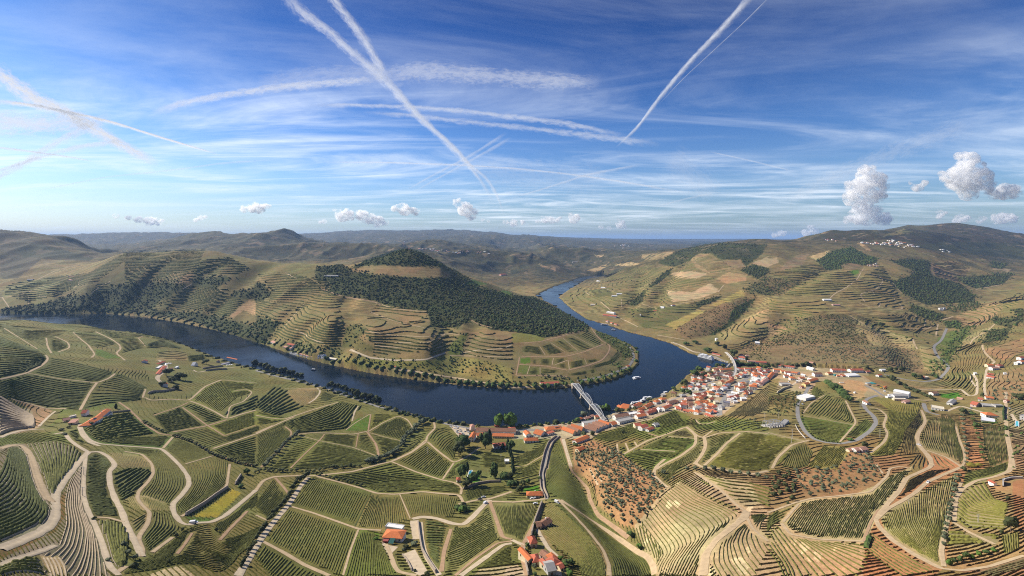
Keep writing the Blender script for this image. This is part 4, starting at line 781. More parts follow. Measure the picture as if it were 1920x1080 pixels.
def contour_plot(label,tile,poly,dz=4.0,vine=0,w=1.3,h=2.2,soil=None,ymin=0,ymax=1e9,ter=.35,keep=1.0,fill=False):
 if not fill:vine=1;w*=1.25;h*=1.35  # dark leaf tone paints in the shade of the terrace banks
 p=T(tile,poly);r=zone(p,soil,.12,ter,ymin,ymax,jit=False)
 if r is None:return
 rr,cc=r;ok=(rr<NY-1)&(cc<NX-1)
 if fill:ix=np.clip(MPX[rr,cc].astype(int)+60,0,2059);iy=np.clip(PYg[rr,cc].astype(int),0,1149);ok&=~BLOCK[iy,ix]&~FARB[iy,ix]&(OWN[iy,ix]==-1)
 rr=rr[ok];cc=cc[ok]
 co=np.stack([np.stack([GX[a,b],GYm[a,b],Z[a,b]],-1) for a,b in ((rr,cc),(rr,cc+1),(rr+1,cc+1),(rr+1,cc))],1)
 wz=co[...,2]+(fbm(co[...,0]/120,co[...,1]/120,2,77)-.5)*7
 lo=wz.min(1);hi=wz.max(1);lv=np.ceil(lo/dz)*dz;k=(lv<hi)&(hi-lo<3*dz);co=co[k];wz=wz[k];lv=lv[k]
 pts=[];val=[]
 for e in range(4):
  a=wz[:,e];b=wz[:,(e+1)%4];c_=(a<lv)!=(b<lv);t=np.where(c_,(lv-a)/np.where(a==b,1,b-a),0)
  pts.append(co[:,e]+(co[:,(e+1)%4]-co[:,e])*t[:,None]);val.append(c_)
 val=np.array(val).T;pts=np.stack(pts,1);two=val.sum(1)==2;val=val[two];pts=pts[two]
 if not len(pts):return
 first=val.argmax(1);last=3-val[:,::-1].argmax(1);ar=np.arange(len(pts));A=pts[ar,first];B=pts[ar,last]
 ln=np.hypot(*(B-A)[:,:2].T);k=ln>.3
 if keep<1:k&=fbm(A[:,0]/40,A[:,1]/40,2,91)<keep
 A=A[k];B=B[k];ln=ln[k]
 if not len(A):return
 d=(B-A)[:,:2]/ln[:,None];nr=np.c_[-d[:,1],d[:,0]];A=A.copy();B=B.copy();A[:,:2]-=d*.2;B[:,:2]+=d*.2
 m=len(A);V=np.zeros((m,6,3));hh=h*(.7+.6*RNG.random(m))
 for j,Pq in enumerate((A,B)):
  V[:,j*3+0]=Pq;V[:,j*3+0,:2]-=nr*w;V[:,j*3+0,2]-=1.0
  V[:,j*3+1]=Pq;V[:,j*3+1,2]+=hh
  V[:,j*3+2]=Pq;V[:,j*3+2,:2]+=nr*w;V[:,j*3+2,2]-=1.0
 b=np.arange(m)[:,None]*6
 F=np.vstack([b+np.array([0,1,4,3]),b+np.array([1,2,5,4])])
 c=A.mean(0);c[2]=ground(c[0],c[1])
 if fill:return tag(obj('vine_cover',mesh_np('vine_cover',V.reshape(-1,3),F,M['vine'][vine])),label,None,None,'stuff')
 root=empty('vineyard_plot',c);tag(root,label,'vineyard','terraced vineyards on the far hillsides')
 o=obj('vine_cover',mesh_np('vine_cover',V.reshape(-1,3)-c,F,M['vine'][vine]),root);o['kind']='stuff'
 return root
G1=(.135,.125,.045);G2=(.165,.145,.055);S1=(.235,.180,.095);S2=(.30,.225,.13)
# --- lower left
plot('big grey terraced vineyard in the lower left corner, inside the looping track','i',['0 850 150 785 290 725 365 640 335 560 262 460 238 330 200 225 150 150','0 640 120 590 190 520 200 400 165 290 140 200 110 155','0 400 30 340 60 270 80 210 95 165'],18,GREY,1,'tv',.5,1)
plot('fan of steep vine terraces right of the looping track and left of the pale junction','i',['200 140 275 260 325 400 365 495','400 125 420 250 410 380 385 490','600 185 540 280 450 400 392 492'],16,(.16,.14,.065),0,'tv',.32,1)
plot('staircase of sandy terrace banks running down between two pale tracks','i',['590 270 500 440 472 560 482 700 430 850 300 925 150 955','600 330 560 480 570 600 620 760 600 900 560 1000 500 1078','612 400 602 520 640 640 695 790 735 930 770 1065'],13,(.155,.135,.105),1,'t',.5,0)
plot('small swirl of dark terraces at the bottom left edge','i',['0 1005 100 965 200 940 285 935','30 1075 120 1050 200 1050 300 1075'],6,(.17,.15,.07),0,'tv',.45,1)
plot('sandy terrace rows curving at the end of the swirl','i',['300 940 330 1000 360 1075','420 940 470 1010 480 1075'],5,TAN,1,'t',.5,0)
plot('tall dark green vineyard block between two pale tracks','i',['640 200 720 192 805 250','622 420 710 440 815 450','655 640 760 655 878 668'],38,(.11,.10,.04),1,'v',.44)
plot('small square vineyard with upright rows below the long winding track','i',['795 195 860 288','930 195 960 300','1060 225 1085 300'],18,S1,3)
plot('three dark stepped terraces left of the S bend','i',['832 340 900 318 950 310','845 470 960 390 1085 300','885 522 960 482 1050 422 1112 335'],9,(.12,.11,.05),1,'b',.44)
plot('broad curved terraces following the inside of the winding track','i',['930 152 1180 172 1290 272 1352 372 1345 440 1248 548','1000 200 1092 238 1115 330 1082 405 1012 472 1015 525'],13,(.14,.125,.05),0,'v',.40)
plot('short sandy rows in the notch of the S bend','i',['900 520 965 612','1050 500 1080 600','1200 555 1235 612'],20,S2,0)
plot('swooping terraces right of the winding track above the golden weeds','i',['1345 282 1392 400 1352 472 1282 570 1302 640','1520 240 1550 350 1480 480 1390 570 1320 640','1662 262 1640 382 1600 440 1485 540 1342 632'],15,(.145,.125,.05),0,'v',.40)
plot('plain green vineyard block north of the swooping terraces','i',['1250 85 1400 140 1540 208','1205 155 1270 200 1342 265'],17,G1,0)
plot('narrow strip of vine terraces above the bottom left hollow','i',['715 662 722 780 790 960 850 1020','908 742 900 860 880 960 872 1000'],9,(.17,.14,.07),0,'tv',.35,1)
plot('small diagonal terraces between the two forks of the track','i',['940 690 1060 628','985 812 1065 682'],6,S1,0,'v',.40)
plot('dark slanting terraces right of the track fork','i',['1110 628 1080 720 1012 820','1240 640 1288 740 1092 890'],9,(.13,.115,.05),0,'b',.44)
plot('large S shaped vineyard at the bottom with long rows','i',['870 1062 1050 982 1200 882 1350 762 1500 702 1560 765 1600 822 1700 802 1850 735','1000 1045 1150 970 1300 890 1420 850 1540 900 1620 930 1690 900 1760 840 1850 770','1150 1020 1300 985 1400 985 1550 1042 1600 1032 1660 982 1700 925 1780 865 1850 805'],22,(.165,.14,.06),0,'v',.40)
plot('narrow vineyard below the pale track beside the golden weeds','i',['1560 692 1700 602 1850 492','1600 760 1690 692 1800 602 1850 562'],8,G2,0)
plot('triangular vineyard inside the bend above the avenue of trees','j',['0 560 60 480 130 385','40 610 150 520 215 440','100 660 180 580 225 500'],16,G2,0)
# --- middle left
plot('dark vine terraces on the upper left slope above the cross track','e',['0 210 200 232 335 258','0 418 150 385 275 328'],11,(.10,.105,.035),1,'v',.40)
plot('uppermost fan of dark vine rows at the left edge','e',['0 125 130 170 270 228','0 200 130 212 250 232'],6,(.10,.11,.035),1,'v',.40)
plot('long sweep of vine terraces just below the ridge track on the left slope','e',['362 278 550 312 700 352 828 390','222 380 400 420 600 442 700 450'],9,(.105,.105,.036),1,'v',.40)
plot('lowest long dark vine terraces on the left slope','e',['205 392 450 432 685 462','0 438 200 500 420 545 640 555','0 540 200 592 400 622 578 642'],14,(.105,.105,.036),1,'v',.40)
plot('dark vine terraces tapering towards the white farm road','e',['840 402 900 412 1042 492','720 470 840 490 1020 530','605 640 760 602 1000 572'],11,(.105,.105,.036),1,'v',.40)
plot('green hillside vineyard above the riverside fields at the far left','e',['20 30 200 80 460 75','40 92 250 152 332 192'],10,G1,0)
plot('olive green vineyard strip left of the brown track','e',['350 150 430 135 500 180','370 225 430 225 510 200'],10,G1,0)
plot('rounded vineyard right of the brown track on the left headland','e',['545 100 690 90 800 135','640 170 720 200 860 160'],9,G1,0)
plot('green vineyard on the nose of the left headland by the river','e',['720 85 870 35 1040 80','810 130 900 125 1000 125'],9,G1,0)
plot('pale vineyard above the clump of trees on the left headland','e',['870 140 1010 130 1050 185','890 235 1000 205 1150 200'],9,G2,0)
plot('dark vineyard at the riverside end of the left headland','e',['1060 180 1180 140 1300 200','1080 190 1180 195 1290 205'],6,(.10,.10,.04),1)
plot('brown rows of vines beside the quinta below the headland','e',['1150 235 1250 222 1345 240','1140 290 1240 292 1340 292'],6,S1,0,'v',.6)
plot('short vine rows left of the white riverside house','e',['1360 262 1470 250','1370 298 1480 285'],8,G2,0)
plot('sunlit bare terraces with white banks at the left edge','e',['0 562 120 642 228 702 228 765','0 850 60 812 130 792 218 782'],13,(.19,.15,.10),1,'t',.55,0)
plot('deep green vineyard beside the two orange roofed houses','e',['610 782 700 742 780 702 930 676','692 865 860 850 1000 832 1112 815'],10,(.085,.105,.03),0,'b',.46)
plot('small green vineyard under the driveway of the orange roofed houses','e',['500 810 570 792','560 890 650 888'],8,G1,0)
plot('green strip of vines below the deep green vineyard','e',['705 878 900 852 1230 845','720 898 900 912 1190 922'],9,(.10,.125,.035),0)
plot('green vineyard block left of the red earth cross track','e',['1118 682 1310 628','1210 806 1482 756'],17,G1,0)
plot('green vineyard block between the red cross track and the pale curve','e',['1328 622 1398 592 1380 585','1500 748 1560 735 1620 722'],13,G1,0)
plot('yellow green vineyard rectangle below the snake terraces','e',['1502 772 1640 735 1850 662','1622 835 1740 800 1850 760'],12,(.175,.17,.045),2)
plot('narrow vineyard under the yellow green rectangle','e',['1285 825 1490 778 1605 842 1850 772','1530 928 1650 882 1750 852 1850 822'],11,G1,0)
plot('large smooth light green vineyard beneath the walled farm road','e',['1382 572 1500 490 1600 438 1820 462','1580 665 1640 612 1700 560 1800 525'],16,(.165,.16,.05),2)
plot('dark snake of stepped terraces below the light green vineyard','e',['1622 692 1662 622 1760 592 1850 548','1700 712 1745 682 1800 662 1850 640'],5,(.15,.14,.055),1,'b',.44)
plot('slanting dark terraces between the snake and the fine rowed patch','f',['0 605 60 552 125 492','60 660 190 570 290 510','130 692 320 632 440 565'],10,(.17,.15,.06),1,'b',.44)
plot('fine rowed pale vineyard patch above the river track','f',['225 515 330 620','330 500 400 590','440 500 425 575'],15,S1,3)
plot('dark fine rowed vineyard by the riverside track bend','f',['485 515 470 580','570 545 520 580'],9,G1,1)
plot('big bold curved terraces of dark vines above the green triangle','f',['218 745 400 682 590 602','260 780 430 740 560 690 650 615','303 806 450 798 640 782 692 700 738 628'],12,(.12,.12,.04),0,'b',.44)
plot('yellowish vineyard wedge beside the bright green triangle','f',['838 685 1015 690','830 800 840 795'],12,(.185,.17,.05),2)
plot('green vineyard wedge under the river track','f',['822 812 1030 692','900 830 1100 740','1040 862 1138 800'],17,G1,0)
plot('green vineyard wedge inside the red earth track','f',['835 830 1030 872','930 975 1020 930'],12,G1,0)
plot('light vineyard on the left end of the big rounded hill','f',['345 848 465 888','115 1068 255 1072'],16,(.165,.15,.048),0)
plot('largest green vineyard across the rounded hill','f',['475 890 870 985','400 960 850 1020','270 1075 700 1055'],17,(.14,.13,.042),0)
plot('striped vineyard on the crest of the rounded hill','f',['500 830 620 828 742 848','482 872 600 890 720 912'],9,(.165,.145,.05),0)
plot('small wedge of vines at the right end of the rounded hill','f',['755 840 800 835','735 912 875 975'],9,G1,0)
plot('dark green vineyard left of the hedge line of the rounded hill','f',['0 825 190 748','0 940 230 790','0 1050 60 1012 258 812'],18,(.12,.118,.04),0)
plot('green slope of vines above the forked sandy track','f',['1235 745 1285 765','1090 930 1180 880','960 1000 1060 980'],14,G2,0)
plot('wedge of vines between the fork and the big dark trees','f',['1255 865 1300 800 1375 785','1340 960 1380 900 1440 860','1420 1025 1430 960 1445 900'],13,G1,0)
plot('yellow green end of the rectangle below the snake terraces','f',['0 662 120 690 190 702','0 760 90 745 190 722'],9,(.175,.17,.045),2)
plot('green vineyard under the pale straight track, left of the hedge','e',['1550 938 1700 882 1850 832','1640 985 1760 965 1850 950','1700 1012 1850 1045'],13,G1,0)
# --- bottom centre
plot('square vineyard right of the red earth path by the bottom lane','j',['1712 552 1795 800','1780 550 1828 812','1848 552 1850 818'],10,(.205,.17,.08),0,'v',.4)
plot('triangular vineyard under the forked sandy track','j',['1010 258 1240 115','1180 330 1330 190','1340 378 1420 262'],18,(.145,.125,.045),0)
plot('long lens shaped vineyard along the avenue track','j',['560 355 780 325 975 275','760 430 1000 400 1350 390','920 468 1200 455 1480 475'],15,(.130,.128,.04),0)
plot('big square vineyard right of the tree avenue, upper block','j',['400 380 250 565','600 400 480 640','825 480 705 715'],26,(.135,.125,.042),0)
plot('square vineyard in the middle of the central field','j',['845 490 735 720','940 490 910 735','1040 490 1110 660'],20,(.185,.155,.065),0)
plot('vineyard right of the dividing path in the central field','j',['1050 495 1115 655','1250 485 1260 645','1460 510 1400 655'],22,(.155,.135,.055),0)
plot('large vineyard beside the avenue, lower block','j',['240 590 70 825','480 660 330 950','725 745 610 1075'],27,(.145,.13,.048),0)
plot('dark corner vineyard at the bottom left of the avenue','j',['45 850 0 930','250 940 120 1078','500 1060 470 1078'],18,(.115,.115,.038),0)
plot('green vineyard with diagonal rows left of the red roofed farmhouse','j',['750 755 640 1075','840 770 830 1075','895 850 1005 1070'],16,(.125,.14,.038),0)
plot('dark green vineyard wedge below the loop of the farm drive','j',['1215 690 1400 715','1225 830 1370 830','1240 900 1330 1030'],13,(.165,.14,.06),1,'v',.40)
plot('fan shaped vineyard with strong rows right of the farm drive','j',['1440 740 1680 565','1400 880 1740 720','1360 1050 1480 1040 1750 820'],20,(.225,.185,.09),0,'v',.45)
plot('green vineyard corner inside the sandy curve at the bottom','j',['1800 860 1850 850','1640 960 1850 920','1530 1072 1600 1025 1850 990'],12,G1,0)
plot('vineyard above the white parked car on the farm junction','j',['1480 490 1600 430 1780 412','1520 550 1650 500 1790 470'],9,G1,0)
plot('grassy vineyard patch left of the swimming pool garden','j',['1440 270 1620 155','1370 380 1470 330'],9,(.15,.15,.05),0)
plot('small walled vineyard north of the pool garden','j',['1640 190 1790 180','1650 290 1800 290'],10,G2,0)
plot('square vineyard left of the bottom farm lane','k',['0 560 0 800','85 565 45 815','175 572 95 830'],15,(.215,.175,.085),0,'v',.45)
plot('grassy vines inside the bottom sandy curve beside the lane','k',['0 870 60 900','0 980 50 990'],6,G1,0)
plot('rounded hillside of curved rows right of the bottom farm lane','k',['250 562 320 582 450 692 580 822 660 942 690 1078','225 660 330 720 450 820 540 910 590 1000 600 1078','192 790 280 852 400 932 480 1002 500 1078'],18,(.225,.175,.085),0,'v',.40)
plot('dark terraces between the two descending tracks','k',['400 570 500 652 700 772 870 882 960 962 1010 1070','362 592 500 742 602 832 692 952 712 1078'],14,(.12,.115,.04),1,'v',.40)
plot('long dark green slope of vines below the railway cutting','k',['300 165 400 322 500 442 560 562 700 712 838 838','247 302 252 472 332 512 470 582 600 682 828 832'],16,(.105,.11,.036),1,'v',.40)
plot('triangular green vineyard at the head of the long dark slope','k',['345 80 420 325','310 130 360 250','290 175 300 165'],7,(.11,.12,.036),0)
plot('green field with fine rows left of the railway','k',['35 275 140 240 235 175','30 370 120 350 195 340'],12,G2,0)
plot('vineyard below the roofs at the river end of the railway','g',['40 980 190 930 275 855','25 1070 130 1010 235 945'],9,(.13,.125,.045),0)
# --- right of centre
plot('green vineyard with a bare patch in its middle, below the village road','g',['930 945 1100 865 1310 862','830 975 1050 955 1285 935','1000 1075 1100 1040 1250 970'],16,(.115,.145,.036),0)
plot('brownish triangular vineyard at the bend of the sandy track','g',['1135 835 1260 782','1240 848 1325 850'],9,(.17,.145,.06),3)
plot('stepped green plots below the cream farmhouse','g',['770 900 900 870','810 965 920 930'],5,(.16,.15,.05),0,'b',.44)
plot('brown green vine rows between two sandy tracks','g',['1405 865 1530 822 1620 815','1390 960 1480 920 1560 865','1345 1040 1400 1030 1430 1005'],13,(.20,.165,.075),0)
plot('wide pale vineyard of fine rows on the central right plateau','o',['1385 813 1440 813 1471 820 1508 829','1349 846 1410 843 1461 845 1490 839','1320 872 1375 879 1440 879 1452 873'],30,(.225,.195,.095),2)
plot('curved rows beneath the sandy track above the bare terraces','k',['1060 330 1110 280 1250 180 1380 110','1130 385 1200 300 1290 250 1320 240'],9,(.20,.165,.08),0,'v',.4)
plot('bare tan terraces with thin green vine lines, right of the olive grove','k',['932 712 1002 802 1062 892 1078 925 1042 1000 1030 1065','1040 570 1140 690 1240 800 1260 850 1180 960 1130 1075','1120 470 1260 580 1420 650 1480 720 1380 850 1260 1075','1210 400 1400 522 1560 592 1655 632 1500 762 1422 882 1388 1075'],17,None,0,'v',.14)
plot('upper bare terraces with thin vine lines under the row of round trees','k',['1322 335 1500 382 1700 402 1850 442','1400 402 1600 532 1760 542 1840 578'],6,None,0,'v',.14)
plot('thin green vine lines sweeping down beside the sandy ramp','k',['1722 655 1562 752 1452 872 1422 962 1482 1078','1790 650 1640 760 1600 850 1640 960 1740 1078','1850 642 1800 702 1790 762 1822 842 1850 882'],10,None,0,'v',.17)
plot('strong vine rows at the corner under the olive slope','l',['0 660 70 610 180 562','0 760 20 715 100 680'],5,(.22,.18,.085),0,'v',.4)
plot('neat field of parallel vine rows in the lower right','l',['120 690 190 602 262 542 300 530','400 800 470 660 560 520 620 500','690 815 760 650 885 475 1000 312'],34,(.36,.285,.17),0,'v',.36)
plot('pale terraces with scraped white patches at the bottom','l',['0 870 90 980 130 1075','30 765 180 1000 210 1075','95 725 200 852 400 1075','200 792 420 922 640 1070','300 818 550 902 690 955','400 822 600 852 700 865'],14,None,0,'v',.15)
plot('long narrow yellow vineyard in the middle of the lower right','l',['842 662 882 772 1002 872 1150 962','962 562 1002 722 1102 882 1240 1000','1150 472 1132 642 1202 832 1262 982','1338 385 1290 602 1262 802 1266 962'],28,(.33,.26,.145),2,'v',.34)
plot('sparse green dashes of vines on red earth at the bottom','l',['760 780 900 880 1100 990 1230 1040','720 900 850 1000 960 1075'],7,None,0,'v',.2,gap=.3)
plot('red earth vine rows between the two sandy ribbons','l',['800 640 950 500 1150 395 1400 300','880 520 990 400 1190 290 1250 210'],12,None,3,'v',.2)
plot('red earth vine rows above the fork of the sandy ribbons','l',['1200 180 1300 230 1390 285','1120 170 1000 310 1060 330'],8,None,3,'v',.2)
plot('red brown rows in the bowl below the cream roofed building','h',['1102 925 1130 805 1165 735','1210 960 1255 852 1240 705','1330 1000 1340 880 1300 700','1420 1050 1392 902 1365 770'],24,(.27,.20,.11),0,'v',.34)
plot('golden green vineyard in long curves below the industrial hall','h',['752 575 880 660 850 760 880 800 745 955','930 590 960 690 930 800 850 900 790 960','1095 600 1060 700 980 800 960 880 905 960'],17,(.20,.185,.06),2,'v',.4)
plot('red brown slope right of the golden green vineyard','h',['1110 615 1075 700 1000 800 960 960','1135 760 1080 830 1075 890 1110 960'],10,None,3,'v',.2)
plot('tan and green vineyard inside the road loop, upper half','h',['258 690 330 610 410 548','420 740 500 660 545 585','560 755 620 745 600 680'],15,(.19,.17,.07),0)
plot('deep green vineyard inside the road loop, lower half','h',['252 705 430 735 615 765','270 800 400 800 580 815','345 855 430 875 520 880'],13,(.105,.14,.034),0)
plot('striped yellow vineyard square below the loop road','l',['410 140 300 285','500 145 390 300','590 155 500 300'],15,(.23,.20,.07),2,'v',.45)
plot('rough green vineyard left of the striped yellow square','l',['180 150 110 280','250 120 210 300','320 190 280 280'],11,(.14,.125,.05),0)
plot('small green vineyard in the bend between road and track','h',['590 830 700 720','660 860 770 770'],8,(.13,.145,.045),0)
plot('green curved terraces below the right hand lane','l',['1352 642 1450 722 1700 732','1372 522 1450 612 1700 652','1432 462 1532 562 1712 602','1562 402 1622 522 1720 562'],12,(.28,.225,.125),2,'v',.42)
plot('two green strips under the curved terraces at the right','l',['1310 760 1450 770 1650 790','1300 860 1450 850 1640 840'],4,(.25,.19,.11),2,'v',.45)
plot('little upright vineyard beside the big dark tree','l',['1690 790 1710 910','1810 765 1810 890'],7,(.21,.18,.07),2,'v',.40)
plot('red earth terraces in the bottom right corner','l',['1500 1040 1650 990 1850 935','1640 1075 1740 1050 1850 1020'],6,(.19,.13,.08),3,'v',.35)
plot('red brown rows right of the olive strip','h',['1560 780 1570 930 1620 1070','1690 770 1730 930 1745 1070'],15,(.25,.18,.10),0,'v',.34)
plot('green grassy rows at the lower end of the olive strip','l',['1460 330 1600 300 1740 250','1420 450 1560 380 1720 320'],8,(.15,.155,.05),0)
plot('scrubby vine slope above the town, beside the winding street','g',['1560 690 1700 600 1850 480','1620 690 1740 640 1850 570','1740 690 1800 660 1850 640'],12,None,3)
plot('young vines on the round knoll above the white warehouse','h',['320 520 355 455 460 430','345 555 400 530 480 500'],8,None,0)
plot('yellow green field between the railway roofs and the cream farmhouse','g',['600 845 750 800 880 745','690 875 800 860 880 810'],8,None,0)
plot('green vine rows above the cream farmhouse','g',['1010 720 1180 655','1050 800 1280 705'],9,(.12,.14,.036),0)
plot('terraces on the peninsula tip, upper left block','g',['85 185 195 192','75 225 235 252'],9,(.14,.115,.055),0)
for lab,q in (('second',[(205,190),(278,168),(375,228),(255,252)]),('third',[(292,160),(368,137),(466,222),(388,228)]),('fourth',[(382,130),(448,122),(586,194),(482,218)]),('fifth',[(462,114),(560,62),(655,162),(602,188)])):
 plot('%s dark block from the left in the top row of plots on the peninsula tip'%lab,'g',[[q[0],q[1]],[q[3],q[2]]],9,(.15,.13,.055),0)
for lab,q in (('narrow dark plot beside the bright green one',[(140,285),(185,282),(185,314),(137,314)]),('long dark plot left of centre',[(192,282),(288,278),(284,323),(196,318)]),('plot with the cut corner',[(302,282),(388,272),(394,290),(312,322)]),('low triangular plot',[(322,324),(398,302),(413,348),(332,340)]),('large central plot',[(412,302),(518,282),(528,318),(417,348)]),('small right end plot',[(532,286),(618,282),(638,300),(537,314)])):
 plot(lab+' in the middle row on the peninsula tip','g',[[q[0],q[1]],[q[3],q[2]]],7,(.155,.138,.055),0)
for lab,q in (('left plot',[(112,342),(198,344),(198,388),(108,392)]),('middle plot',[(208,347),(338,362),(318,380),(206,388)]),('right plot',[(417,386),(548,362),(553,388),(418,402)]),('far right plot',[(555,362),(600,350),(610,372),(558,386)])):
 plot(lab+' in the bottom row on the peninsula tip','g',[[q[0],q[1]],[q[3],q[2]]],6,(.155,.138,.055),0)
plot('dark curved terraces round the nose of the peninsula','g',['700 175 770 215 700 290 580 330','760 205 790 260 720 310 600 345'],6,(.11,.10,.045),1,'v',.45)
def outline(tile,curves):
 cs=[T(tile,c) for c in curves]; return cs[0]+[c[-1] for c in cs[1:-1]]+cs[-1][::-1]+[c[0] for c in cs[1:-1][::-1]]
def run_plots():
 for i,(a,k) in enumerate(PLOTS):map_poly(outline(a[1],a[2]),i)
 for i,(a,k) in enumerate(PLOTS):build_plot(i,*a,**k)
run_plots()
# --- hillsides beyond the river (terraces along the contours)
contour_plot('brown terraced slope above the long white riverside hotel','b','110 900 290 690 420 595 640 600 600 700 640 830 600 985 220 915',4.6,3,1.2,1.8)
contour_plot('brown terraced slope in the middle of the peninsula hill','b','800 745 880 660 1230 712 1260 830 1240 1000 840 1040 850 960 780 880',4.6,3,1.2,1.8)
contour_plot('terraced slope lit from the left beside the forest corner','b','1265 830 1470 842 1385 990 1250 1045',4.6,3,1.2,1.8)
contour_plot('brown terraces right of the shrub filled gully on the peninsula','b','1560 862 1850 870 1850 1075 1490 1025 1510 950',4.2,3,1.1,1.6)
contour_plot('upper terraces left of the peninsula forest','b','60 600 240 460 540 490 560 590 430 600 260 690 110 640',5.2,0,1.3,2.0)
contour_plot('lower terraces left of the peninsula forest','b','0 650 100 640 250 700 110 850 0 740',4.6,0,1.3,2.0)
contour_plot('terraced spur above the left part of the river','a','1160 650 1390 520 1640 560 1400 700 1250 720',5.2,3,1.3,2.2)
contour_plot('bright terraced spur right of the left wood','a','1400 700 1560 560 1760 640 1640 760',5.0,3,1.3,2.2)
contour_plot('striped upper slope of the left hill','a','1440 350 1660 320 1800 400 1700 450 1400 450',6.0,0,1.4,2.4)
contour_plot('terraced shoulder under the flat hilltop on the left','a','900 350 1440 350 1400 430 1240 430 1130 490 900 510',6.0,0,1.4,2.4)
contour_plot('stepped vineyards round the farm on the far left','a','30 590 50 520 220 490 560 495 560 530 420 600 200 650',5.0,1,1.6,2.4)
contour_plot('terraced slope above the docked ship','c','1480 885 1640 790 1850 700 1850 960 1690 970 1560 935',4.6,0,1.1,1.6)
contour_plot('terraced nose above the upper bend of the river','c','370 600 500 535 560 600 780 690 760 720 600 690 440 660',4.8,0,1.2,1.8)
contour_plot('dark green slope over the bend of the river','c','800 690 960 695 1340 655 1330 700 1110 805 950 820',4.8,1,1.2,1.8)
contour_plot('long hillside terraces left of the white hill farm','d','0 620 400 625 430 700 260 755 0 715',4.8,0,1.2,1.8)
contour_plot('open terraces high on the right hill','d','100 600 300 450 600 420 640 500 440 590',5.5,3,1.4,2.0)
contour_plot('terraces with zigzag tracks right of the white hill farm','d','640 490 820 380 900 500 980 690 720 660 500 610',5.0,0,1.2,1.8)
contour_plot('banded terraces below the zigzag tracks','d','640 780 760 760 960 730 1060 940 880 910',4.4,0,1.2,1.8,ter=.7)
contour_plot('banded terraces on the spur above the winding valley road','d','980 720 1150 770 1270 830 1220 900 1080 930',4.4,0,1.2,1.8,ter=.7)
contour_plot('pale banded vineyard beside the valley road','h','1095 190 1180 200 1280 330 1240 390 1130 360',3.2,0,1.1,1.5,(.27,.225,.115),ter=.0)
contour_plot('red banded slope on the far side of the valley','d','1370 740 1640 645 1700 690 1560 800 1480 830',4.4,3,1.2,1.6)
contour_plot('pale banded slope by the stream on the right','h','1310 230 1460 170 1560 130 1400 270 1320 290',3.4,0,1.1,1.5)
contour_plot('terraces between the stream and the right hand lane','h','1280 440 1330 340 1480 400 1460 500 1380 500',3.0,0,1.0,1.4)
contour_plot('long terraced flank above the left wood','a','640 590 700 500 900 520 1130 490 900 510 720 575',5.0,0,1.2,1.6)
contour_plot('terraces under the brown peak meadow at the left end','b','0 440 230 440 430 480 240 460 100 560 60 500',5.0,3,1.2,1.6)
contour_plot('banded slopes in the middle of the right bank','c','560 600 660 570 930 562 860 640 800 680 640 640',4.4,0,1.1,1.6)
contour_plot('brown plot below the tan hill fields','c','950 560 1110 560 1160 642 1120 660 945 645',4.4,3,1.1,1.6)
contour_plot('broad brown plot under the hilltop wood','c','1300 340 1440 292 1600 400 1440 440',5.0,3,1.1,1.6)
contour_plot('rounded brown plot left of it under the hilltop wood','c','1145 430 1210 380 1290 342 1330 400 1420 440 1300 420',5.0,3,1.1,1.6)
contour_plot('striped slope between two gullies on the right bank','c','1050 520 1140 450 1340 480 1480 470 1380 510 1110 558 960 550',4.8,0,1.1,1.6)
contour_plot('slope above the upper river bend','c','660 440 900 390 1130 400 1060 450 930 540 700 560',5.0,0,1.2,1.8)
contour_plot('big terraced shoulder above the scrub of the right hill','d','0 790 230 745 260 760 210 850 60 880',4.0,3,1.1,1.6)
contour_plot('wide open terraces left of the green hill wood','d','0 440 340 360 430 420 300 450 100 590 220 510 100 470',5.0,0,1.2,1.8)
contour_plot('reddish plots across the side valley','d','1180 370 1340 350 1460 395 1420 460 1370 500 1200 450',5.4,3,1.2,1.8)
contour_plot('terraced spur at the right edge','d','1660 640 1850 560 1850 640 1720 690',4.6,0,1.2,1.8)
contour_plot('striped flat shoulder of the left hill','a','880 268 1480 260 1440 350 900 350',5.5,0,1.3,2.0)
contour_plot('terraced left end of the long left hill','a','300 470 640 440 880 300 900 350 700 500 560 530',5.5,0,1.3,2.0)
contour_plot('terraced middle of the long left hill','a','900 512 1130 492 1240 432 1400 432 1440 440 1350 508 1100 490',5.0,0,1.3,2.0)
contour_plot('low banded slope by the right bank road','c','760 730 920 820 1100 812 1180 842 1060 870 900 810',4.0,0,1.1,1.6)
for i_,(a_,b_,vn) in enumerate(((-10,480,0),(480,960,0),(960,1300,0),(1300,1930,3))):contour_plot('rough rows of vines on the ground left between plots and tracks','o',[(a_,590),(b_,590),(b_,1085),(a_,1085)],1.5 if i_ else 1.7,vn,.55,.8,None,ter=.0,fill=True)
# ------------------------------------------------------------------ terrain sheet, river, haze
def terrain_object():
 idx=np.arange(NY*NX).reshape(NY,NX)
 F=np.stack([idx[:-1,:-1],idx[:-1,1:],idx[1:,1:],idx[1:,:-1]],-1).reshape(-1,4)
 me=mesh_np('terrain',np.stack([GX,GYm,Z],-1).reshape(-1,3),F,M['earth'],smooth=True)
 c=np.ones((NY*NX,4),np.float32);c[:,:3]=COVER.reshape(-1,3)*[1.11,1.0,.90]
 ca=me.color_attributes.new('cover','FLOAT_COLOR','POINT');ca.data.foreach_set('color',c.ravel())
 c=np.zeros((NY*NX,4),np.float32);c[:,0]=SCR.ravel();c[:,1]=TER.ravel();c[:,2]=sst(2100,3800,GYm).ravel();c[:,3]=1
 ca=me.color_attributes.new('growth','FLOAT_COLOR','POINT');ca.data.foreach_set('color',c.ravel())
 o=obj('terrain',me);tag(o,'hilly valley ground of terraced slopes, fields and woods around the river bend',None,None,'structure')
terrain_object()
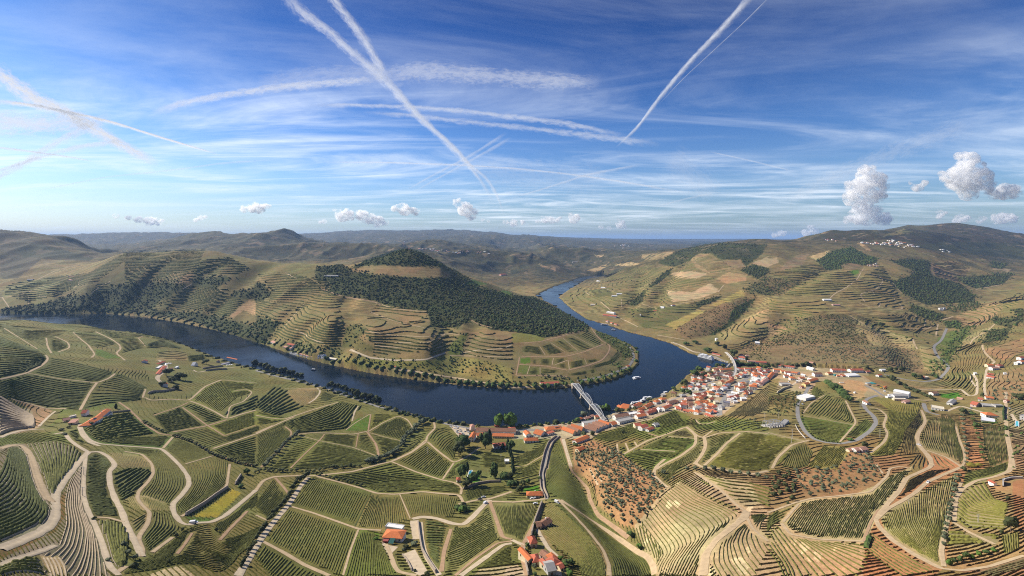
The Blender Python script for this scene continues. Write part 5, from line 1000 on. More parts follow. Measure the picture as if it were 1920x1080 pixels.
def water_object():
 xs=np.linspace(-2600,1700,90);ys=np.linspace(560,4300,80)
 X,Y=np.meshgrid(xs,ys);idx=np.arange(X.size).reshape(X.shape)
 F=np.stack([idx[:-1,:-1],idx[:-1,1:],idx[1:,1:],idx[1:,:-1]],-1).reshape(-1,4)
 # only the quads near the river
 cx=X.ravel()[F].mean(1);cy=Y.ravel()[F].mean(1)
 d=np.full(len(cx),1e9)
 for q in rp[::3]:d=np.minimum(d,(cx-q[0])**2+(cy-q[1])**2)
 k=(np.sqrt(d)<90)|poly_in(cx,cy,RIVER)
 F=F[k];used=np.unique(F);mp=np.zeros(X.size,int);mp[used]=np.arange(len(used))
 V=np.stack([X.ravel(),Y.ravel(),np.zeros(X.size)],-1)[used]
 o=obj('river',mesh_np('river',V,mp[F],M['water']));tag(o,'wide dark blue river bending round the peninsula',None,None,'structure')
water_object()
def haze_object():
 m=bpy.data.materials.new('air_haze');m.use_nodes=True ;t=m.node_tree;t.nodes.clear()
 v=N(t,'ShaderNodeVolumePrincipled');v.inputs['Color'].default_value=(.37,.59,1.0,1);v.inputs['Density'].default_value=HAZE;v.inputs['Anisotropy'].default_value=.1
 o_=N(t,'ShaderNodeOutputMaterial');L(t,v.outputs[0],o_.inputs['Volume'])
 top=float(max(Z.max(),HC)+60);bot=float(Z.min()-1.5)
 x0,x1,y0,y1=float(GX.min()-200),float(GX.max()+200),-400.0,float(GY[-1]+300)
 mb=MB().box(((x0+x1)/2,(y0+y1)/2,(top+bot)/2),(x1-x0,y1-y0,top-bot))
 o=mb.build('haze',m);tag(o,None,None,None,'stuff')
HAZE=3.2e-5
haze_object()
# ------------------------------------------------------------------ trees and woods
import bmesh
def ico(sub):
 bm=bmesh.new();bmesh.ops.create_icosphere(bm,subdivisions=sub,radius=1.0);bm.verts.ensure_lookup_table()
 V=np.array([v.co[:] for v in bm.verts]);F=np.array([[v.index for v in f.verts] for f in bm.faces]);bm.free(); return V,F
ICO1,ICO2,ICO3=ico(1),ico(2),ico(3)
def lump(V,amp,seed,freq=1.7):
 r=np.random.default_rng(seed);off=r.random(3)*40
 a=fbm(V[:,0]*freq+off[0]+V[:,2]*.7,V[:,1]*freq+off[1]-V[:,2]*.9,3,seed);b=fbm(V[:,2]*freq+off[2],V[:,0]*freq+off[0],2,seed+3)
 return V*(1+amp*2*(.6*a+.4*b-.5))[:,None]*(1+amp*.5*(r.random(len(V))-.5))[:,None]
def crown_mesh(name,kind,m,seed):
 r=np.random.default_rng(seed)
 mb=MB()
 if kind=='round':
  for k in range(7):
   a=r.random()*6.28;d=.0 if k==0 else .18+.22*r.random();s=.36 if k==0 else .19+.12*r.random()
   V=lump(ICO2[0],.42,seed*31+k,2.2)*s;V[:,2]*=.85;V+=[math.cos(a)*d,math.sin(a)*d,.60+(r.random()-.45)*.42]
   mb.add(V,ICO2[1])
  n=90
 elif kind=='olive':
  for k in range(4):
   a=r.random()*6.28;d=.0 if k==0 else .26;s=.38 if k==0 else .24+.08*r.random()
   V=lump(ICO1[0],.45,seed*31+k,2.0)*s;V[:,2]*=.75;V+=[math.cos(a)*d,math.sin(a)*d,.55+(r.random()-.5)*.22]
   mb.add(V,ICO1[1])
  n=24
 elif kind=='cypress':
  V=lump(ICO2[0],.22,seed,2.5);V[:,:2]*=.13*(1-.35*V[:,2:3]);V[:,2]=.5+V[:,2]*.5;mb.add(V,ICO2[1]);n=30
 elif kind=='poplar':
  for k in range(5):
   V=lump(ICO2[0],.4,seed*31+k,2.2);V[:,:2]*=.15+.05*r.random();V[:,2]=V[:,2]*.34;V+=[(r.random()-.5)*.22,(r.random()-.5)*.22,.58+(r.random()-.5)*.22];mb.add(V,ICO2[1])
  n=60
 elif kind=='bush':
  for k in range(4):
   a=r.random()*6.28;d=.0 if k==0 else .3;s=.45 if k==0 else .3
   V=lump(ICO1[0],.45,seed*31+k,2.0)*s;V[:,2]*=.9;V+=[math.cos(a)*d,math.sin(a)*d,.42+(r.random()-.5)*.2];mb.add(V,ICO1[1])
  n=20
  # loose sprays of leaves around the masses
 base=np.vstack(mb.v);pick=base[r.integers(0,len(base),n)];c0=base.mean(0)
 for p in pick:
  d=p-c0;q=p+d*(.05+.16*r.random());u=r.normal(size=3);u/=np.linalg.norm(u);w=np.cross(u,r.normal(size=3));w/=np.linalg.norm(w)+1e-9;s=.035+.035*r.random()
  if kind=='cypress':s*=.5
  mb.add(np.array([q-u*s-w*s*.6,q+u*s-w*s*.4,q+u*s*.8+w*s,q-u*s*.7+w*s*.7]),[[0,1,2,3]])
 return mb.mesh(name,m)
def trunk_mesh(name,kind,seed):
 r=np.random.default_rng(seed);mb=MB();h={'round':.5,'olive':.42,'cypress':.2,'poplar':.5,'bush':.3}[kind];w={'round':.035,'olive':.06,'cypress':.03,'poplar':.022,'bush':.03}[kind]
 mb.cyl((0,0,-.06),(.01,.0,h),w*1.25,w*.7,6)
 for k in range(3):
  a=2.1*k+r.random();mb.cyl((.01,0,h*.75),(math.cos(a)*.2,math.sin(a)*.2,h*1.35),w*.6,w*.25,5)
 return mb.mesh(name,M['bark'])
PROTO={}
def proto(kind,mi,v):
 k=(kind,mi,v)
 if k not in PROTO:PROTO[k]=(crown_mesh('crown',kind,M['leaf'][mi],100+v*7+mi*13+len(kind)),trunk_mesh('trunk',kind,200+v))
 return PROTO[k]
SINGLE={}
def single(kind,mi,v):
 """crown and trunk in one mesh, for trees only a few pixels tall"""
 k=(kind,mi,v)
 if k not in SINGLE:
  cm,tm=proto(kind,mi,v);Vs=[];Fs3=[];Fs4=[];m3=[];m4=[];n0=0
  for mj,me in enumerate((cm,tm)):
   co=np.zeros(len(me.vertices)*3,np.float32);me.vertices.foreach_get('co',co);Vs.append(co.reshape(-1,3))
   for p in me.polygons:
    f=[i+n0 for i in p.vertices]
    if len(f)==3:Fs3.append(f);m3.append(mj)
    else:Fs4.append(f);m4.append(mj)
   n0+=len(me.vertices)
  SINGLE[k]=mesh_np('tree',np.vstack(Vs),[np.array(Fs3),np.array(Fs4)],[M['leaf'][mi],M['bark']],m3+m4)
 return SINGLE[k]
def tree_at(p,h,kind,mi,name,label,group=None,cat='tree',wide=1.0,parts=False,v=None):
 v=random.randrange(3) if v is None else v;s=h;loc=(float(p[0]),float(p[1]),float(ground(p[0],p[1]))-.05*h*0)
 rz=random.random()*6.28;sc=(s*wide*random.uniform(.9,1.1),s*wide*random.uniform(.9,1.1),s)
 if parts:
  cm,tm=proto(kind,mi,v);root=empty(name,loc,rz);root.scale=sc;obj('crown',cm,root);obj('trunk',tm,root)
 else:
  root=obj(name,single(kind,mi,v));root.location=loc;root.rotation_euler=(0,0,rz);root.scale=sc
 return tag(root,label,cat,group)
def tree_px(tile,x,y,hpx,kind,mi,name,label,group=None,cat='tree',wide=1.0,parts=False):
 """base of the trunk at a photo pixel, height in photo pixels"""
 q=T(tile,[(x,y)])[0];p=at(*q); return tree_at(p,hpx*p[1]/FPX,kind,mi,name,label,group,cat,wide,parts)
def cells(poly,ymin=0,ymax=1e9):
 p=np.array(poly);c0=max(0,np.searchsorted(GPX,p[:,0].min())-1);c1=min(NX-1,np.searchsorted(GPX,p[:,0].max())+1)
 sub=(slice(0,NY-1),slice(c0,c1));m=(PYg[sub]>p[:,1].min())&(PYg[sub]<p[:,1].max())&VIS[sub]&(GYm[sub]>ymin)&(GYm[sub]<ymax)
 r,c=np.nonzero(m)
 if not len(r):return r,c,np.zeros(0)
 k=poly_in(MPX[sub][r,c],PYg[sub][r,c],poly);r=r[k];c=c[k]+c0
 area=(GYm[r+1,c]-GYm[r,c])*(GX[r,c+1]-GX[r,c]); return r,c,area
def scatter(poly,sp,dens_=1.0,seed=0,mind=.0,limit=None):
 r,c,ar=cells(poly)
 if not len(r):return np.zeros((0,2))
 g=np.random.default_rng(seed);n=int(ar.sum()/sp**2*dens_)
 if limit:n=min(n,limit)
 if n<1:return np.zeros((0,2))
 k=g.choice(len(r),n*(3 if mind else 1),p=ar/ar.sum());a=g.random(len(k));b=g.random(len(k))
 x=GX[r[k],c[k]]+a*(GX[r[k],c[k]+1]-GX[r[k],c[k]]);y=GYm[r[k],c[k]]+b*(GYm[r[k]+1,c[k]]-GYm[r[k],c[k]])
 P_=np.c_[x,y]
 if mind:
  out=[]
  for q in P_:
   if len(out)>=n:break
   if not out or np.min(np.hypot(*(np.array(out)-q).T))>mind:out.append(q)
  P_=np.array(out)
 return P_
LOW=[]
for _k in range(6):LOW.append((lump(ico(1)[0],.42,900+_k,1.9)*[1,1,1.05],ICO1[1]))
bm_=bmesh.new();bmesh.ops.create_icosphere(bm_,subdivisions=1,radius=1);bm_.free()
_t=(1+5**.5)/2;ICO0V=np.array([(-1,_t,0),(1,_t,0),(-1,-_t,0),(1,-_t,0),(0,-1,_t),(0,1,_t),(0,-1,-_t),(0,1,-_t),(_t,0,-1),(_t,0,1),(-_t,0,-1),(-_t,0,1)])/math.hypot(1,_t)
ICO0F=np.array([(0,11,5),(0,5,1),(0,1,7),(0,7,10),(0,10,11),(1,5,9),(5,11,4),(11,10,2),(10,7,6),(7,1,8),(3,9,4),(3,4,2),(3,2,6),(3,6,8),(3,8,9),(4,9,5),(2,4,11),(6,2,10),(8,6,7),(9,8,1)])
LOW0=[(lump(ICO0V,.5,950+k,1.5),ICO0F) for k in range(6)]
def wood_mesh(name,pts_,size,m,label,seed=0,flat=1.0,sizes=None):
 if not len(pts_):return
 g=np.random.default_rng(seed);Vs=[];Fs=[];k=0
 zz=ground(pts_[:,0],pts_[:,1]);protos=LOW if np.median(pts_[:,1])<1250 else LOW0
 var=g.integers(0,len(protos),len(pts_))
 for v in range(len(protos)):
  ii=np.nonzero(var==v)[0]
  if not len(ii):continue
  V,F=protos[v];s=(size*(.36+.75*g.random(len(ii))**1.6)/2)[:,None,None];a=g.random(len(ii))*6.28;ca=np.cos(a)[:,None];sa=np.sin(a)[:,None]
  W_=np.stack([V[None,:,0]*ca-V[None,:,1]*sa,V[None,:,0]*sa+V[None,:,1]*ca,np.repeat(V[None,:,2]*flat,len(ii),0)],-1)*s
  W_[...,0]+=pts_[ii,0][:,None];W_[...,1]+=pts_[ii,1][:,None];W_[...,2]+=(zz[ii]+s[:,0,0]*.62)[:,None]
  off=(np.arange(len(ii))*len(V))[:,None,None]+k;Fs.append((F[None]+off).reshape(-1,3));Vs.append(W_.reshape(-1,3));k+=len(ii)*len(V)
 o=obj(name,mesh_np(name,np.vstack(Vs),np.vstack(Fs),m));tag(o,label,None,None,'stuff'); return o
TREE_TOTAL=0
for wi,(poly,size,sp,tone,dn) in enumerate(FORESTS):
 p=scatter(poly,sp,dn,wi,limit=4200);TREE_TOTAL+=len(p)
 if len(p):p=p+RNG.normal(size=p.shape)*sp*.9;p=p[ground(p[:,0],p[:,1])>1.0]
 k=RNG.random(len(p))<.72
 wood_mesh('wood',p[k],size,M['leaf'][tone],'dark mass of trees covering part of the hillside',wi);wood_mesh('wood',p[~k],size*.9,M['leaf'][1-tone],'lighter trees mixed into a hillside wood',wi+500)
print('wood trees',TREE_TOTAL)
# thickets along the water's edge
def bank_strip(line,off,n,seed,size,m,label,spread=6.0):
 g=np.random.default_rng(seed);w=np.array(wl(line));d=np.gradient(w,axis=0);l=np.hypot(d[:,0],d[:,1])+1e-9;nr=np.c_[-d[:,1]/l,d[:,0]/l]
 k=g.integers(0,len(w),n);p=w[k]+nr[k]*(off+(g.random(n)-.3)[:,None]*spread*np.sign(off))+(g.random((n,2))-.5)*6
 p=p[~poly_in(p[:,0],p[:,1],RIVER)];p=p[ground(p[:,0],p[:,1])>.3]
 wood_mesh('riverside_thicket',p,size,m,label,seed)
bank_strip(FAR_BANK[3:17],5,900,71,7,M['leaf'][1],'green thicket along the far river bank');bank_strip(FAR_BANK[15:24],5,260,75,8,M['leaf'][1],'dark thicket round the tip of the peninsula');bank_strip(FAR_BANK[3:24],14,350,72,5,M['leaf'][0],'scattered bushes above the far river bank',14);bank_strip(FAR_BANK[2:9],12,420,76,7,M['leaf'][0],'dark riverside wood below the left hill',20)
bank_strip(RIGHT_BANK[4:13],-6,330,73,7.5,M['leaf'][1],'green thicket along the right river bank',8);bank_strip(NEAR_BANK[4:15],-5,520,74,5.5,M['leaf'][0],'low thicket along the near river bank',5);bank_strip(NEAR_BANK[15:18],-4,90,77,5,M['leaf'][1],'bushes on the near bank below the winery',4);bank_strip(NEAR_BANK[6:14],-10,200,79,5,M['leaf'][1],'dark trees between riverside road and water',8)
# olive groves: single trees, nearest ones; far groves joined
NOL=[0]
def grove(tile,poly,sp,h,n_max,label,group,mi=2,seed=0,kind='olive',name='olive_tree',wide=1.0):
 p=scatter(T(tile,poly),sp,1.0,seed,mind=sp*.62)
 for q in p[:n_max]:tree_at(q,h*random.uniform(.7,1.25),kind,mi,name,label,group,wide=wide);NOL[0]+=1
 if len(p)>n_max+5:wood_mesh('olive_grove',p[n_max:],h*.9,M['leaf'][mi],'further olive trees of the same grove',seed)
grove('k','600 230 740 160 900 290 1020 350 1105 445 1010 580 905 730 810 725 660 620 610 440',4.6,3.3,185,'grey green olive tree in the dense grove on reddish ground','olive trees in the dense grove',2,1,wide=1.15)
grove('k','440 190 560 110 720 150 600 240 600 420 480 320',5.6,3.2,30,'small olive tree on the sparse upper part of the reddish grove','small olive trees above the dense grove',2,2)
grove('l','200 330 520 290 560 180 740 210 830 350 740 440 500 480 260 510 190 480',6.6,3.5,58,'olive tree on the terraced reddish slope below the small white farm','olive trees on the terraced slope',2,3,wide=1.1)
grove('l','0 370 180 330 190 540 40 600',8.0,5.0,10,'bushy olive tree at the left end of the terraced olive slope','bushy trees at the left end of the olive slope',0,4)
p=np.vstack([scatter(T('h','220 170 720 170 1100 230 1120 330 1000 390 700 330 300 290 100 300'),8.5,1.0,11),scatter(T('d','380 960 960 980 1050 1075 300 1070'),8.5,1.0,12)]);wood_mesh('olive_grove',p,3.2,M['leaf'][2],'scattered olive trees on reddish slopes across the side valley',11)
p=scatter(T('f','1310 370 1380 270 1640 300 1850 360 1850 460 1500 400'),7.0,1.0,13);wood_mesh('olive_grove',p,4.2,M['leaf'][1],'rows of young trees above the far river bank',13)
p=scatter(T('f','640 280 830 280 1270 300 1370 255 1300 365 900 340'),6.0,1.0,14);wood_mesh('olive_grove',p,3.6,M['leaf'][1],'green orchard strip below the brown terraces',14)
p=scatter(T('f','240 160 500 200 600 210 620 270 500 240 290 230'),6.0,1.0,15);wood_mesh('garden_trees',p,5,M['leaf'][1],'garden trees behind the long white hotel',15)
p=scatter(T('g','0 430 200 395 430 405 430 450 330 440 190 430'),7.0,1.0,16);wood_mesh('olive_grove',p,4.5,M['leaf'][2],'olive trees round the red roofed riverside house',16)
p=scatter(T('h','1570 900 1660 680 1850 560 1850 400 1650 440 1600 560 1720 620'),11.0,1.0,17);wood_mesh('olive_grove',p,4.5,M['leaf'][2],'dotted bushes on the dry slope at the right edge',17)
p=scatter(T('h','0 560 240 520 240 600 160 690 30 700 0 690'),6.5,1.0,18);wood_mesh('scrub',p,3.6,M['leaf'][0],'scrub on the slope above the substation',18)
p=scatter(T('g','1480 760 1850 700 1850 790 1600 800'),7.0,1.0,19);wood_mesh('scrub',p,3.0,M['leaf'][2],'low scrub left of the substation',19)
p=scatter(T('h','1570 650 1720 640 1850 700 1850 1078 1780 1078 1750 900'),14.0,1.0,20);wood_mesh('scrub',p,4.0,M['leaf'][1],'garden bushes beside the lane at the right edge',20)
p=scatter(T('k','430 100 700 180 900 290 870 320 640 230 480 330'),6.0,1.0,23);wood_mesh('olive_grove',p,3.0,M['leaf'][2],'small bushes scattered over the upper reddish grove',23)
# rows of trees along tracks
def row(tile,line,n,hpx,kind,mi,name,label,group,jit=.3,wide=1.0,cat='tree',parts=False):
 c=resample(T(tile,line),n)
 for x,y in c:
  p=at(x+random.uniform(-1,1)*jit,y+random.uniform(-1,1)*jit);h=hpx*random.uniform(.8,1.25)*p[1]/FPX
  tree_at(p,h,kind,mi,name,label,group,cat,wide,parts)
row('j','-110 1020 0 830 120 650 230 530 300 400 365 370',26,9,'round',0,'avenue_tree','round dark tree in the row along the straight pale avenue','trees along the straight pale avenue',1.2,1.0,parts=True)
row('j','440 345 540 375 650 400 760 430',11,6,'olive',0,'bush','dark bush in the row where the avenue meets the long track','bushes at the top of the avenue',.6,1.2,'bush')
row('e','1265 840 1400 890 1540 975 1700 1030 1850 1065',34,5.5,'olive',0,'bush','dark bush in the hedge along the red earth track','bushes along the red earth track',.5,1.3,'bush')
row('e','1040 740 1130 790 1200 820',10,5,'olive',0,'bush','dark bush along the bend of the red track by the deep green vineyard','bushes at the red track bend',.8,1.3,'bush')
row('f','800 1040 940 1000 1040 940 1060 880 1120 820 1180 770 1210 745',26,8,'round',2,'hedge_tree','grey green tree in the thick curved hedgerow below the river','trees in the curved hedgerow',1.2,1.3)
row('f','60 1060 130 1000 200 910 270 850 300 830',14,7,'round',2,'hedge_tree','grey green tree in the slanting hedgerow left of the rounded hill','trees in the slanting hedgerow',1.0,1.2)
row('j','0 330 100 320 250 325 400 330 560 300 650 290 750 290',24,6,'olive',0,'bush','dark bush in the line below the rounded hill','bushes below the rounded hill',1.5,1.3,'bush')
row('f','520 480 600 500 680 520',8,9,'round',0,'riverside_tree','tall dark tree in the left clump on the near river bank','trees in the left riverside clump',2.0,.9,parts=True)
row('f','720 545 800 575 890 600',10,11,'round',0,'riverside_tree','tall dark tree in the right clump on the near river bank','trees in the right riverside clump',2.4,.9,parts=True)
row('f','0 335 100 370 200 390 330 420',12,9,'round',0,'riverside_tree','dark tree along the water below the left houses','trees along the water at the left',1.5,1.0)
row('k','1265 322 1372 298 1408 305 1485 322 1555 336 1645 345 1732 355 1780 365 1812 375 1842 385',10,8,'round',2,'round_tree','round tree in the row along the top of the bare terraces','round trees above the bare terraces',.4,1.15)
row('l','1270 860 1300 670 1315 590 1340 500 1362 420 1380 370',15,8,'round',2,'olive_tree','olive tree in the strip beside the sandy lane','olive trees beside the sandy lane',.8,1.1)
row('h','1410 700 1415 820 1440 950 1440 1040',12,7,'olive',2,'olive_tree','olive tree in the left row of the red earth strip below the villa','olive trees in the red strip, left row',.6,1.2)
row('h','1480 690 1500 780 1540 900 1560 1010',10,7,'olive',1,'fruit_tree','green fruit tree in the right row of the red earth strip below the villa','fruit trees in the red strip, right row',1.2,1.2)
row('h','255 640 240 700 270 780 330 850 420 880 520 890',22,3.0,'bush',0,'shrub','small shrub in the line along the inside of the loop road','shrubs lining the loop road',.4,1.2,'shrub')
row('h','430 460 480 500 530 540 580 580',10,13,'bush',1,'dense_tree','dense bright green tree in the thick belt beside the red building plot','trees in the thick green belt',1.6,1.2,parts=True)
row('n5','1020 40 1090 180 1080 300 1100 420',7,14,'cypress',4,'cypress','tall dark cypress along the garden drive','cypresses along the garden drive',1.0,1.6,parts=True)
row('n6','1250 790 1400 710 1600 610 1780 500',8,1.8,'bush',4,'shrub','tiny dark shrub along the sandy track below the cream farmhouse','tiny shrubs along the sandy track',.2,1.2,'shrub')
